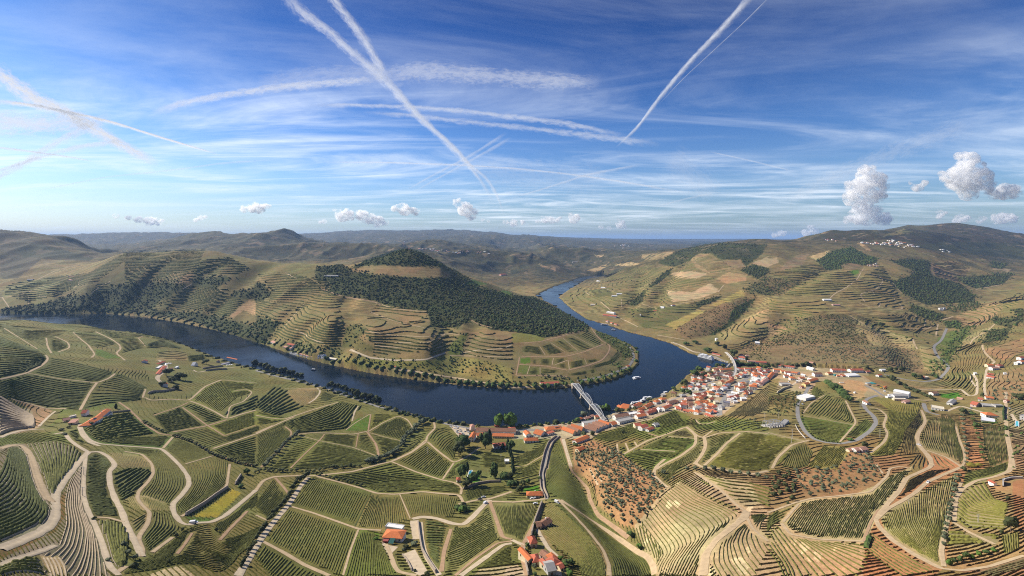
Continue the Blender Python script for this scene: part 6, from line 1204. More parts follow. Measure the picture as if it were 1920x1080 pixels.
for (t_,x,y,h,kd,mi,nm,lab,wd) in [
('m4',1010,430,24,'poplar',3,'poplar','left poplar of the pair standing at the water by the winery',1.5),('m4',1180,430,24,'poplar',3,'poplar','middle poplar at the water by the winery',1.3),('m4',1290,435,25,'poplar',3,'poplar','right hand poplar at the water by the winery',1.5),
('m4',760,880,29,'round',1,'plane_tree','tall green tree between the two orange winery roofs',.75),('m4',290,900,26,'round',1,'plane_tree','upper tree of the dark clump below the parked cars',.9),('m4',220,1020,25,'round',0,'plane_tree','lower tree of the dark clump below the parked cars',.9),('m4',350,820,20,'round',0,'plane_tree','tree on the right side of the clump below the parked cars',.9),
('m4',840,760,27,'cypress',4,'cypress','thin cypress in front of the long winery roof',1.3),('m4',1215,900,22,'cypress',4,'cypress','cypress right of the red roofed villa',1.3),('m4',1110,890,12,'cypress',4,'cypress','short cypress in front of the red roofed villa',2.2),('m4',1280,920,18,'round',1,'tree','pale green tree at the top of the garden drive',.7),
('n5',240,500,22,'round',1,'tree','large leafy tree left of the swimming pool',.8),('n5',325,400,19,'cypress',4,'cypress','pointed cypress behind the swimming pool',1.6),('n5',400,640,22,'round',1,'tree','large leafy tree in front of the swimming pool',.9),('n5',320,680,14,'round',0,'tree','dark tree on the corner below the swimming pool',1.0),('n5',520,480,12,'round',1,'tree','bright tree right of the pool lawn',.8),('n5',780,500,26,'poplar',1,'tree','slender green tree right of the earth court',1.1),('n5',960,560,16,'round',1,'tree','leafy tree at the lower end of the garden drive',1.1),('n5',1060,560,16,'round',0,'tree','dark tree beside the lower end of the garden drive',.9),('n5',1050,660,11,'round',1,'tree','left tree over the lane by the lawn',1.2),('n5',1150,650,11,'round',1,'tree','second tree over the lane by the lawn',1.1),('n5',1260,640,11,'round',0,'tree','third tree over the lane by the lawn',1.0),('n5',1350,600,8,'round',1,'tree','small tree by the walled lane gate',1.1),('n5',1210,760,12,'round',0,'tree','dark tree left of the orange roofed shed',1.1),('n5',1540,540,6,'round',1,'tree','small round tree at the walled lane',1.1),
('n5',160,1040,10,'bush',1,'tree','bushy tree at the left of the thicket by the farm drive',1.3),('n5',250,1010,12,'bush',0,'tree','dark tree at the top of the thicket by the farm drive',1.3),('n5',250,1075,12,'bush',3,'tree','bright tree at the bottom of the thicket by the farm drive',1.4),('n5',330,1060,9,'bush',1,'tree','bush on the right side of the thicket by the farm drive',1.3),
('k',860,800,11,'round',1,'tree','upper tree of the pair at the end of the sandy lane',1.1),('k',920,885,10,'round',3,'tree','lower tree of the pair at the end of the sandy lane',1.1),('k',1098,340,8,'round',2,'round_tree','lone round tree at the corner of the curved rows',1.2),('k',1165,378,5,'round',2,'round_tree','small tree below the lone round tree',1.2),
('l',1755,760,27,'round',0,'big_tree','largest dark green tree at the lower right edge',.85),('l',1690,775,7,'round',0,'tree','small tree left of the largest dark tree',1.0),('l',1735,540,9,'round',0,'tree','dark tree below the ruined walls at the right',.9),('l',1305,1000,11,'round',3,'fruit_tree','first bright green tree in the bottom right row',.95),('l',1350,990,10,'round',1,'fruit_tree','second bright green tree in the bottom right row',.9),('l',1392,975,11,'round',1,'fruit_tree','third bright green tree in the bottom right row',.8),('l',1435,960,14,'round',1,'fruit_tree','fourth and tallest bright green tree in the bottom right row',.65),('l',1480,960,9,'round',3,'fruit_tree','fifth bright green tree in the bottom right row',1.0),('l',1530,935,9,'round',3,'fruit_tree','sixth bright green tree in the bottom right row',1.1),('l',1580,925,9,'round',1,'fruit_tree','seventh bright green tree in the bottom right row',1.1),('l',1630,905,8,'round',3,'fruit_tree','last bright green tree in the bottom right row',1.1),
('l',1470,290,8,'bush',5,'shrub','yellow flowering shrub at the foot of the red strip',2.2),('l',1525,285,7,'bush',5,'shrub','right hand yellow shrub at the foot of the red strip',1.8),('l',1415,320,8,'round',0,'tree','tree at the fork of the sandy lane',1.0),('l',700,150,10,'round',0,'tree','dark tree behind the small white farm',1.1),('l',595,100,6,'bush',3,'shrub','bright shrub inside the loop of the grey road',1.8),
('e',838,640,10,'cypress',4,'cypress','cypress at the end of the orange roofed houses',1.8),('e',1200,400,12,'round',0,'tree','dark tree in the middle of the quinta wood',1.4),('e',1300,430,12,'round',0,'tree','dark tree on the right side of the quinta wood',1.4),('e',1240,450,10,'round',0,'tree','dark tree beside the quinta street',1.3),('e',1180,480,9,'round',0,'tree','tree left of the lowest quinta house',1.3),('e',1490,320,9,'round',0,'tree','dark tree left of the riverside hall',1.3),('e',1270,500,8,'round',0,'tree','bush in front of the lowest quinta house',1.4),('e',660,765,7,'round',0,'tree','dark tree below the solar panel house',1.4),('e',720,740,6,'round',1,'tree','small green tree between the two orange roofed houses',1.3),('e',440,800,6,'bush',2,'bush','grey bush left of the house driveway',1.5),('e',470,830,6,'bush',2,'bush','lower grey bush along the house driveway',1.5),('e',500,780,5,'bush',0,'bush','dark bush on the terrace corner of the house',1.5),
('i',1275,800,8,'round',0,'tree','dark round tree by the fork below the white van',1.0),('i',1325,755,7,'round',0,'tree','dark round tree right of the track fork',1.0),('i',1565,755,7,'round',0,'tree','lone round tree under the pale track',1.0),('i',1220,985,7,'round',0,'tree','round tree at the edge of the S shaped vineyard',1.0),('i',970,1020,12,'bush',0,'tree','dense bush at the end of the diverging tracks',1.3),('i',890,870,10,'round',2,'tree','upper tree of the little olive patch in the hollow',1.0),('i',930,930,10,'round',2,'tree','middle tree of the little olive patch in the hollow',1.1),('i',980,960,9,'round',2,'tree','lower tree of the little olive patch in the hollow',1.1),('i',680,670,6,'bush',0,'bush','dark bush at the head of the narrow strip',1.3),('i',780,970,8,'bush',2,'bush','grey bush left of the narrow strip',1.3),('i',1780,340,10,'round',1,'tree','bright tree above the golden weeds',1.2),('i',1740,440,8,'bush',1,'tree','bushy tree right of the golden weeds',1.3),
('n1',590,260,9,'round',0,'tree','dark tree left of the grey brown barn',1.1),('n1',580,480,10,'cypress',4,'cypress','lower cypress beside the bottom lane houses',2.0),('n1',580,400,9,'cypress',4,'cypress','upper cypress beside the bottom lane houses',2.0),('n1',440,600,8,'round',1,'tree','upper small tree at the bottom lane fork',1.0),('n1',415,720,9,'round',0,'tree','lower small tree at the bottom lane fork',.9),('n1',980,830,9,'round',3,'tree','bright tree behind the red roofed row',1.2),('n1',1080,920,12,'round',1,'tree','large tree right of the red roofed row',1.2),('n1',1180,900,11,'round',1,'tree','second large tree right of the red roofed row',1.1),('n1',1160,1070,12,'round',3,'tree','bright tree at the bottom beside the red roofs',1.1),('n1',850,900,7,'round',0,'tree','little tree in the courtyard of the red roofed row',1.1),('n1',560,960,9,'round',2,'tree','grey green tree below the red hip roofs',1.0),('n1',560,1070,8,'bush',1,'tree','tree at the bottom edge by the lane',1.1),
('n2',740,600,8,'bush',0,'bush','dark bush right of the farmhouse yard',1.4),('n2',870,560,9,'bush',2,'bush','grey bush at the wall of the farm drive',1.4),('n2',690,640,6,'bush',2,'bush','low bush between farmhouse and gravel platform',1.4),('n2',880,1000,5,'bush',0,'bush','small bush at the end of the gravel platform',1.4),('n2',230,470,6,'bush',3,'shrub','bright yellow green shrub left of the farmhouse',1.6),('n2',1080,1060,7,'bush',0,'bush','dark bush right of the gravel platform',1.4),
('m2',250,500,12,'round',1,'tree','big tree at the left end of the riverside row in town',1.2),('m2',330,400,11,'round',1,'tree','big tree at the right end of the riverside row in town',1.2),('m2',420,520,9,'round',0,'tree','dark tree behind the riverside row in town',1.5),('m2',530,470,7,'round',0,'tree','tree by the riverside car park',1.5),('m2',700,320,8,'round',1,'tree','round tree left of the town footbridge',1.1),('m2',815,320,8,'round',1,'tree','round tree beside the town footbridge',1.0),('m2',40,700,14,'round',0,'tree','tall dark tree at the pier',.9),('m2',720,580,7,'round',2,'tree','tree below the long brown station roof',1.3),('m2',1060,100,13,'round',0,'tree','large dark tree behind the viaduct',1.1),('m2',1290,170,8,'cypress',4,'cypress','cypress right of the red roofed villa across the stream',2.0),('m2',120,840,7,'round',1,'tree','tree by the railway crossing',1.4),('m2',930,980,6,'round',0,'tree','little tree by the white flats',1.2),
('m1',190,800,9,'round',0,'tree','left tree of the dark row below the orange gables',1.3),('m1',290,800,7,'round',0,'tree','second tree below the orange gables',1.3),('m1',420,780,6,'round',0,'tree','third tree below the orange gables',1.3),('m1',540,750,7,'round',0,'tree','right tree below the orange gables',1.2),('m1',850,580,8,'round',2,'tree','grey tree beside the moored boats',1.5),('m1',800,620,6,'bush',2,'tree','low tree beside the moored boats',1.5),('m1',1520,400,9,'round',1,'tree','green tree behind the cream riverside house',1.2),('m1',1340,340,6,'round',1,'tree','small tree by the river behind the cream house',1.4),('m1',1640,420,7,'round',1,'tree','tree between cream house and town street',1.4),('m1',1120,600,5,'round',0,'tree','small dark tree among the orange roofs',1.3),
('m5',1350,350,12,'round',1,'tree','left tree of the pair at the bridge end',.9),('m5',1510,350,15,'poplar',3,'tree','tall bright tree of the pair at the bridge end',1.3),('m5',1420,350,12,'round',1,'tree','low tree between the pair at the bridge end',1.0),('m5',1020,470,11,'round',2,'tree','pale tree by the water left of the bridge',1.2),('m5',900,560,9,'round',1,'tree','bushy tree by the water below the bridge',1.4),('m5',460,600,8,'round',0,'tree','dark round tree on the bank above the winery',1.6),('m5',1200,830,8,'round',0,'tree','dark tree beside the brown gabled sheds',1.2),('m5',1020,830,7,'round',0,'tree','dark tree below the three barn roofs',1.5),('m5',860,1040,7,'bush',1,'tree','bushes below the long orange shed',1.4),('m5',940,1060,5,'bush',0,'bush','dark bush near the small orange hut',1.3),('n6',580,440,4,'round',0,'tree','dark tree behind the cream farmhouse',1.2),('n6',800,560,4,'round',0,'tree','dark tree left of the grey roofed hut',1.3),('m5',1020,800,3,'round',0,'tree','tiny tree at the barn corner',1.2),('g',805,820,7,'round',0,'tree','lone dark tree on the grassy slope above the cream farmhouse',1.0),
('m7',450,780,9,'round',0,'tree','large round olive tree left of the villa',1.4),('m7',540,780,6,'round',2,'tree','small olive tree left of the villa',1.2),('m7',610,960,9,'round',1,'tree','bright tree in the red earth strip',1.2),('m7',690,565,7,'round',0,'tree','dark round tree beside the orange roofed pair',1.0),('m7',40,310,5,'round',0,'tree','left dark tree on the valley road',1.2),('m7',110,335,7,'round',1,'tree','right dark tree on the valley road',1.1),('m7',1110,600,11,'round',0,'tree','dark grove tree at the right edge',1.5),('m7',1180,600,11,'round',0,'tree','second grove tree at the right edge',1.4),('m7',60,760,5,'bush',1,'tree','bush left of the cream flat roofed building',1.3),('m6',990,160,9,'round',0,'tree','left tree of the clump on the red olive slope',1.2),('m6',1080,140,7,'round',0,'tree','middle tree of the clump on the red olive slope',1.0),('m6',1190,150,9,'round',0,'tree','right tree of the clump on the red olive slope',1.2),('m6',1400,260,8,'round',1,'tree','first tree by the valley road houses',1.2),('m6',1500,280,8,'round',0,'tree','second tree by the valley road houses',1.1),('m6',600,110,6,'round',0,'tree','dark tree behind the long red roofs',1.2),
('d',265,510,3,'round',0,'tree','lone tree on the open right hillside',1.3),('d',820,820,8,'round',0,'tree','tree clump in the terraced gully',1.4),('n7',1140,600,7,'round',1,'tree','left green tree behind the quay',1.6),('n7',1260,580,6,'round',1,'tree','second green tree behind the quay',1.7),('n7',1420,690,8,'round',1,'tree','green tree behind the cruise ship',1.6),('n7',1540,600,7,'round',0,'tree','tree above the cruise ship',1.5),('n7',1640,650,9,'round',0,'tree','dark tree left of the viaduct curve',1.2),('n7',500,660,6,'round',1,'tree','tree on the peninsula bank opposite the quay',1.2),('n7',290,900,6,'round',1,'tree','green tree at the peninsula road',1.5)]:
 tree_px(t_,x,y,h,kd,mi,nm,lab,None,'shrub' if nm in ('bush','shrub') else 'tree',wd,h>=8)
row('h','880 420 960 470 1020 500 1120 540 1190 580',18,7,'bush',0,'stream_tree','dark tree in the belt behind the industrial hall','trees in the belt behind the industrial hall',1.5,1.3)
row('h','1150 170 1000 130',2,3,'bush',0,'bush','small bush on the banded terraces','bushes on the banded terraces',.5,1.2,'bush')
row('g','1630 320 1700 330 1850 350',10,6,'round',1,'stream_tree','green tree along the stream behind the town','trees along the stream behind the town',.8,1.3)
row('h','0 335 130 345 280 330',9,6,'round',0,'stream_tree','dark tree along the stream right of the viaduct','trees along the stream right of the viaduct',1.0,1.2)
print('olives',NOL)
# ------------------------------------------------------------------ houses, halls, sheds
WM={'white':mat('white_plaster',(.72,.70,.66),.9,.10,.3,.2,0,.06),'cream':mat('cream_plaster',(.66,.56,.38),.9,.12,.3,.2,0,.06),'pink':mat('faded_pink_plaster',(.58,.42,.36),.9,.12,.3,.2,0,.06),'grey':mat('grey_render',(.40,.38,.36),.9,.15,.3,.2,0,.06),'yellow':mat('yellow_plaster',(.68,.58,.26),.9,.12,.3),'stone':mat('bare_stone',(.34,.28,.22),.95,.25,.8,.1),'red':mat('dark_red_plaster',(.30,.08,.07),.9,.15,.3)}
RM={'orange':mat('orange_roof_tiles',(.52,.165,.065),.9,.22,.7,.1,0,.14),'red':mat('red_roof_tiles',(.42,.125,.075),.9,.22,.7,.1,0,.14),'brown':mat('weathered_brown_tiles',(.27,.145,.095),.9,.28,.7,.1,0,.14),'grey':mat('grey_roofing',(.34,.325,.31),.85,.18,.5,.2,0,.1),'white':mat('white_roofing',(.74,.73,.71),.7,.08,.5,.3),'cream':mat('cream_roofing',(.68,.60,.46),.8,.1,.5,.2),'pink':mat('faded_pink_tiles',(.50,.27,.20),.9,.25,.7,.1,0,.12),'violet':mat('dark_slate_sheets',(.20,.19,.23),.7,.15,.5,.3)}
GLASS=mat('dark_window_glass',(.035,.04,.05),.15,0,1,.5);DOORM=mat('brown_door_wood',(.16,.09,.05),.7);METAL=mat('galvanised_metal',(.46,.47,.48),.55,.08,2.0,.4);CONC=mat('pale_concrete',(.50,.46,.40),.9,.15,.4);STEEL=mat('painted_bridge_steel',(.40,.42,.45),.5,.08,.8,.4);BSTONE=mat('bridge_pier_stone',(.42,.35,.27),.9,.2,.8)
WIN_ME=MB().box((0,0,0),(1.05,.12,1.4)).mesh('window',GLASS);DOOR_ME=MB().box((0,0,0),(1.2,.14,2.2)).mesh('door',DOORM);GATE_ME=MB().box((0,0,0),(3.0,.14,2.8)).mesh('gate',DOORM);CHIM_ME=MB().box((0,0,.6),(.7,.7,1.7)).box((0,0,1.5),(.9,.9,.2)).mesh('chimney',WM['white'])
HOUSES=[]
def house_w(p0,p1,depth,h,roof,wall,rcol,name='house',cat='house',label=None,group=None,win=True,pitch=.42,kind=None,px=None,basez=None):
 """p0-p1: front wall foot line (seen from the camera, left to right); the house reaches back by depth"""
 h*=.82;depth*=.88;p0=np.array(p0[:2],float);p1=np.array(p1[:2],float);d=p1-p0;ln=float(np.hypot(*d));d/=ln;nb=np.array([-d[1],d[0]])
 if nb[1]<0:nb=-nb
 c4=[p0,p1,p0+nb*depth,p1+nb*depth];zs=[float(ground(*q)) for q in c4]
 z0=min(zs[0],zs[1]) if basez is None else basez
 lo=min(zs)-.6;mid=(p0+p1)/2+nb*depth/2;rz=math.atan2(d[1],d[0])
 if d[0]*nb[1]-d[1]*nb[0]<0:pass
 root=empty(name,(mid[0],mid[1],z0),rz)
 L_,D_=ln,depth;x,y=L_/2,D_/2;b=lo-z0
 mb=MB()
 ridge_x=roof in ('gx','hip');rise=pitch*(D_ if roof in ('gx','hip') else L_)/2 if roof!='flat' else 0
 rise=min(rise,5.5)
 if roof=='gx':
  V=[(-x,-y,b),(x,-y,b),(x,y,b),(-x,y,b),(-x,-y,h),(x,-y,h),(x,y,h),(-x,y,h),(-x,0,h+rise),(x,0,h+rise)]
  mb.add(V,[[0,1,5,4],[1,2,6,5],[2,3,7,6],[3,0,4,7]]);mb.f3.append(np.array([[5,6,9],[7,4,8]]));mb.m3+=[0,0]
 elif roof=='gy':
  V=[(-x,-y,b),(x,-y,b),(x,y,b),(-x,y,b),(-x,-y,h),(x,-y,h),(x,y,h),(-x,y,h),(0,-y,h+rise),(0,y,h+rise)]
  mb.add(V,[[0,1,5,4],[1,2,6,5],[2,3,7,6],[3,0,4,7]]);mb.f3.append(np.array([[4,5,8],[6,7,9]]));mb.m3+=[0,0]
 else:mb.box((0,0,(h+b)/2),(L_,D_,h-b))
 mb.build('wall',WM[wall],root)
 o=.45;t=.28;rb=MB()
 def slab(q):
  q=np.array(q,float);V=np.vstack([q,q-[0,0,t]]);k=len(q)
  if k==4:rb.add(V,[[0,1,2,3],[7,6,5,4],[0,4,5,1],[1,5,6,2],[2,6,7,3],[3,7,4,0]])
  else:rb.add(V,[[0,1,2],[5,4,3]]);rb.add(V,[[0,3,4,1],[1,4,5,2],[2,5,3,0]])
 e=h+t*.6;r=h+rise+t
 if roof=='gx':
  sl=rise/y*o;slab([(-x-o,-y-o,e-sl),(x+o,-y-o,e-sl),(x+o,0,r),(-x-o,0,r)]);slab([(x+o,y+o,e-sl),(-x-o,y+o,e-sl),(-x-o,0,r),(x+o,0,r)])
 elif roof=='gy':
  sl=rise/x*o;slab([(-x-o,y+o,e-sl),(-x-o,-y-o,e-sl),(0,-y-o,r),(0,y+o,r)]);slab([(x+o,-y-o,e-sl),(x+o,y+o,e-sl),(0,y+o,r),(0,-y-o,r)])
 elif roof=='hip':
  k=max(x-y,.3) if x>y else .3;ky=0 if x>=y else y-x;e2=e-.15
  if x>=y:A_,B_=(-k,0,r),(k,0,r)
  else:A_,B_=(0,-ky,r),(0,ky,r)
  if x>=y:slab([(-x-o,-y-o,e2),(x+o,-y-o,e2),B_,A_]);slab([(x+o,y+o,e2),(-x-o,y+o,e2),A_,B_]);slab([(x+o,-y-o,e2),(x+o,y+o,e2),B_]);slab([(-x-o,y+o,e2),(-x-o,-y-o,e2),A_])
  else:slab([(-x-o,y+o,e2),(-x-o,-y-o,e2),A_,B_]);slab([(x+o,-y-o,e2),(x+o,y+o,e2),B_,A_]);slab([(-x-o,-y-o,e2),(x+o,-y-o,e2),A_]);slab([(x+o,y+o,e2),(-x-o,y+o,e2),B_])
 elif roof=='flat':
  rb.box((0,0,h+.12),(L_+.5,D_+.5,.24));rb.box((0,-y-.1,h+.4),(L_+.5,.25,.4));rb.box((0,y+.1,h+.4),(L_+.5,.25,.4));rb.box((-x-.1,0,h+.4),(.25,D_,.4));rb.box((x+.1,0,h+.4),(.25,D_,.4))
 elif roof=='shed':
  rb.add([(-x-o,-y-o,h+.1),(x+o,-y-o,h+.1),(x+o,y+o,h+1.6),(-x-o,y+o,h+1.6),(-x-o,-y-o,h-.15),(x+o,-y-o,h-.15),(x+o,y+o,h+1.35),(-x-o,y+o,h+1.35)],[[0,1,2,3],[7,6,5,4],[0,4,5,1],[1,5,6,2],[2,6,7,3],[3,7,4,0]])
 ro=rb.build('roof',RM[rcol],root)
 if roof in ('gx','hip') and win and ln>7 and random.random()<.5:
  ch=obj('chimney',CHIM_ME,ro);ch.location=(random.uniform(-.3,.3)*L_,.15*D_,h+rise*.55)
 if win:
  st=max(1,int(round((h-.6)/2.9)));n_=int(np.clip(L_/3.4,1,12));dpos=n_//2
  for s in range(st):
   zc=1.65+s*2.9
   if zc+.8>h:continue
   for i in range(n_):
    xx=(i+.5)/n_*L_-x
    if s==0 and i==dpos:dd=obj('door',DOOR_ME,root);dd.location=(xx,-y-.03,1.1); continue
    w_=obj('window',WIN_ME,root);w_.location=(xx,-y-.03,zc)
   ns=int(np.clip(D_/4.5,0,3))
   side=-1 if mid[0]>0 else 1
   for i in range(ns):
    w_=obj('window',WIN_ME,root);w_.location=(side*(x+.03),(i+.5)/ns*D_-y,zc);w_.rotation_euler=(0,0,math.pi/2)
 tag(root,label,cat,group)
 cpx=960+mid[0]/mid[1]*FPX;cpy=CY+(HC-z0)*FPX/mid[1]
 HOUSES.append((root,cpx,cpy,wall,rcol,roof,label,L_,h)); return root
def house(tile,a,b,depth,h,roof='gx',wall='white',rcol='orange',label=None,**k):
 q=T(tile,[a,b]);p0,p1=at(*q[0]),at(*q[1])
 if abs(p0[1]-p1[1])>3.0*(abs(p0[0]-p1[0])+4):p1[1]=p0[1]+np.sign(p1[1]-p0[1])*3.0*abs(p0[0]-p1[0])
 return house_w(p0,p1,depth,h,roof,wall,rcol,label=label,**k)
H_=house
# --- winery and big halls
WH=dict(name='winery_hall',cat='winery')
H_('m5',(255,765),(600,725),13,4.5,'hip','cream','orange','long orange roofed winery wing at the head of the walled lane',**WH);H_('m5',(150,862),(262,805),15,5,'gy','white','orange','orange gabled block at the left end of the lane head winery',**WH);H_('m5',(310,835),(430,800),8,4,'flat','white','red','small white block in front of the lane head winery',**WH);H_('m5',(440,735),(530,720),8,6.5,'flat','white','grey','white flat roofed block rising from the lane head winery',**WH)
H_('m5',(800,838),(872,808),24,5,'gy','cream','orange','left of the three steep barn roofs, bright orange',name='barn',cat='barn',pitch=.75,win=False);H_('m5',(884,808),(958,782),24,5,'gy','cream','brown','middle of the three steep barn roofs, weathered brown',name='barn',cat='barn',pitch=.75,win=False);H_('m5',(968,778),(1040,742),22,5,'gy','cream','orange','right of the three steep barn roofs, orange',name='barn',cat='barn',pitch=.75,win=False)
H_('m5',(885,1005),(1142,912),10,4,'gx','white','orange','long low orange roofed shed above the sparse olive grove',name='shed',cat='shed');H_('g',(487,960),(530,945),9,3.5,'gx','cream','orange','small orange roofed hut alone in the olive grove',name='hut',cat='hut')
for i,(a,b,rc) in enumerate((((1262,775),(1315,742),'brown'),((1322,738),(1376,712),'brown'),((1382,708),(1440,688),'brown'),((1446,686),(1506,662),'brown'),((1512,660),(1572,636),'orange'))):
 H_('m5',a,b,22,4.5,'gy','white',rc,'%s gabled shed, %s from the left in the row under the grassy slope'%('orange' if rc=='orange' else 'dark brown',('first','second','third','fourth','last')[i]),name='shed',cat='shed',win=False,pitch=.6)
H_('m5',(1600,655),(1700,628),12,4,'gx','white','orange','bright orange roof at the right end of the brown gabled sheds',name='shed',cat='shed')
H_('m5',(1025,655),(1462,585),9,6.5,'flat','white','grey','long white hall with a grey roof at the foot of the arch bridge',name='hall',cat='hall')
H_('m1',(165,955),(440,892),12,6,'gx','white','brown','long white house with brown roof and many windows right of the bridge foot',name='long_house');H_('m1',(235,1042),(520,965),11,5,'flat','white','grey','low grey roofed depot behind the white gable wall',name='depot',cat='depot')
H_('m4',(560,585),(1370,592),14,6,'gx','white','brown','very long winery hall with brown roof parallel to the river',**WH);H_('m4',(585,655),(740,645),11,4,'gx','cream','orange','short orange roof in front of the very long winery hall',**WH);H_('m4',(900,665),(1330,668),11,4,'gx','cream','orange','long orange roof in front of the very long winery hall',**WH);H_('m4',(425,735),(522,740),20,7,'gy','white','orange','orange gabled winery house with white end wall by the parked cars',**WH);H_('m4',(470,520),(550,512),10,8,'hip','pink','pink','narrow pinkish tower house at the left end of the winery',**WH);H_('m4',(945,442),(1042,444),6,3,'gx','red','red','little red hut on the river bank below the poplars',name='hut',cat='hut');H_('m4',(1240,555),(1375,545),9,6,'hip','white','red','red hipped block at the right end of the very long winery hall',**WH)
H_('m4',(930,885),(1175,862),11,4.5,'hip','white','red','white villa with red hipped roof between the dark cypresses',name='villa');H_('g',(92,892),(192,885),11,4,'hip','white','orange','large orange hipped villa at the edge of the winery',name='villa');H_('g',(102,850),(140,845),14,5,'gy','white','orange','orange gabled wing behind the hipped villa',name='villa');H_('m4',(190,745),(250,748),6,3,'flat','white','white','tiny white shed below the parking yard',name='shed',cat='shed',win=False);H_('m4',(370,525),(430,525),6,4,'flat','grey','grey','grey box shed at the end of the parking yard',name='shed',cat='shed',win=False)
# --- farmhouses
H_('n2',(335,485),(660,518),11,4.0,'hip','white','orange','white farmhouse with orange hipped roof in the central vineyards',name='farmhouse',cat='farmhouse',pitch=.32);H_('n2',(385,322),(660,362),5,4.4,'flat','white','white','white flat canopy behind the orange farmhouse',name='pergola',cat='pergola',win=False)
H_('n5',(1330,850),(1600,832),8,3.6,'hip','cream','orange','long orange roofed shed beside the walled lane',name='shed',cat='shed');H_('n5',(150,582),(212,578),6,3.4,'hip','white','red','tiny white lodge with a pointed red roof left of the pool garden',name='lodge',cat='lodge');H_('n5',(955,265),(1030,262),7,3.2,'flat','white','white','small white hut beside the garden drive',name='hut',cat='hut');H_('n5',(490,455),(520,455),3,2.6,'flat','white','white','tiny white poolside cabin',name='cabin',cat='cabin',win=False)
H_('n6',(205,605),(420,572),10,5.5,'gx','cream','red','upper cream farmhouse with red roof on the grassy slope',name='farmhouse',cat='farmhouse');H_('n6',(440,690),(650,625),10,5.5,'gx','white','red','middle white farmhouse with red roof on the grassy slope',name='farmhouse',cat='farmhouse');H_('n6',(660,715),(850,650),7,3,'gx','white','red','low red roofed outbuilding at the slope farm',name='outbuilding',cat='outbuilding');H_('n6',(880,568),(1020,530),8,3.6,'gx','white','grey','white hut with dark grey roof right of the slope farm',name='hut',cat='hut')
H_('n1',(700,275),(858,225),8,4.2,'gx','grey','brown','long grey brown barn at the edge of the curved vine rows',name='barn',cat='barn');H_('n1',(605,290),(680,288),7,3.2,'gx','cream','brown','low annex left of the grey brown barn',name='annex',cat='barn');H_('n1',(498,605),(605,600),9,4.4,'hip','pink','red','red roofed house at the top of the bottom lane hamlet',name='house');H_('n1',(455,895),(528,880),14,4.6,'gy','cream','orange','long bright orange roof in the bottom lane hamlet',name='house');H_('n1',(535,908),(655,905),8,3.6,'hip','cream','red','red hipped outhouse beside the long orange roof',name='outhouse',cat='house');H_('n1',(640,775),(850,870),6,3.8,'gx','pink','brown','long pinkish row house stepping down the hamlet courtyard',name='row_house');H_('n1',(860,868),(950,850),7,4,'hip','cream','orange','orange roofed house at the end of the pinkish row',name='house');H_('n1',(890,960),(1010,930),9,4,'hip','pink','red','dark red roofed house right of the hamlet courtyard',name='house');H_('n1',(745,1000),(805,990),8,4.4,'hip','cream','red','small red roofed house at the hamlet bottom',name='house');H_('n1',(790,1075),(920,1068),10,4.2,'gx','grey','grey','grey roofed house cut by the bottom edge',name='house');H_('n1',(1000,1000),(1060,990),5,3,'gx','cream','red','little red outhouse under the hamlet trees',name='outhouse',cat='house')
H_('n4',(520,650),(790,535),12,4.4,'hip','white','orange','orange roofed house with dark solar panels on the left slope',name='farmhouse',cat='farmhouse');H_('n4',(800,480),(1008,385),9,5,'gx','white','orange','long orange roofed house right of the solar panel house',name='farmhouse',cat='farmhouse');H_('n4',(890,505),(1115,410),5,3.0,'flat','white','grey','low white terrace wing along the right orange house',name='annex',cat='farmhouse');H_('n4',(215,565),(335,540),8,3,'gx','cream','pink','faded pink roof left of the solar panel house',name='annex',cat='farmhouse');H_('n4',(300,610),(432,605),8,3,'shed','cream','pink','low pink lean-to below the faded pink roof',name='annex',cat='farmhouse');H_('n4',(340,480),(470,455),5,2.6,'flat','white','cream','cream terrace building behind the faded pink roof',name='annex',cat='farmhouse',win=False);H_('n4',(560,440),(640,400),5,6.0,'gy','white','red','little red gable rising behind the solar panel house',name='annex',cat='farmhouse',win=False)
Q=dict(name='quinta_house')
H_('n3',(45,348),(222,332),10,4,'gx','white','red','long red roofed quinta house at the top left of the hamlet',**Q);H_('n3',(272,368),(372,355),9,4,'hip','cream','red','brownish red quinta house by the white umbrellas',**Q);H_('n3',(262,535),(385,445),8,4.5,'gx','white','red','dark red row house along the pale quinta street',**Q);H_('n3',(365,735),(535,705),10,4.4,'gx','white','orange','bright orange roofed quinta house at the foot of the hamlet',**Q);H_('n3',(430,500),(510,460),6,3,'gx','cream','brown','small brown roof on the right of the quinta street',**Q);H_('n3',(860,402),(920,396),7,4.5,'gy','white','white','little white chapel with a gable by the river headland',name='chapel',cat='chapel',pitch=.9);H_('n3',(920,402),(1075,385),2,2.4,'flat','white','white','white garden wall right of the little chapel',name='garden_wall',cat='wall',win=False);H_('n3',(1345,385),(1500,375),13,4.6,'flat','white','violet','white riverside hall with a slate grey roof',name='hall',cat='hall');H_('n3',(1425,300),(1590,325),10,5,'gx','white','orange','orange roofed riverside house behind the grey roofed hall',**Q);H_('n3',(1270,345),(1335,335),8,4,'gx','grey','brown','low brown building left of the grey roofed hall',**Q);H_('n3',(580,440),(620,430),5,3.4,'flat','white','white','white shed among the quinta trees',name='shed',cat='shed',win=False);H_('n3',(275,445),(345,425),6,4,'flat','white','white','white flat roofed house beside the dark red row',**Q)
H_('a',(492,490),(560,478),14,6,'gx','white','pink','pale farmhouse on the far left spur beyond the river',name='farmhouse',cat='farmhouse');H_('a',(492,462),(535,458),12,6,'gx','cream','brown','brown roofed house behind the farmhouse on the far left spur',name='farmhouse',cat='farmhouse');H_('a',(193,487),(235,484),12,6,'gx','grey','grey','grey barn on the far left vineyard shelf',name='barn',cat='barn',win=False)
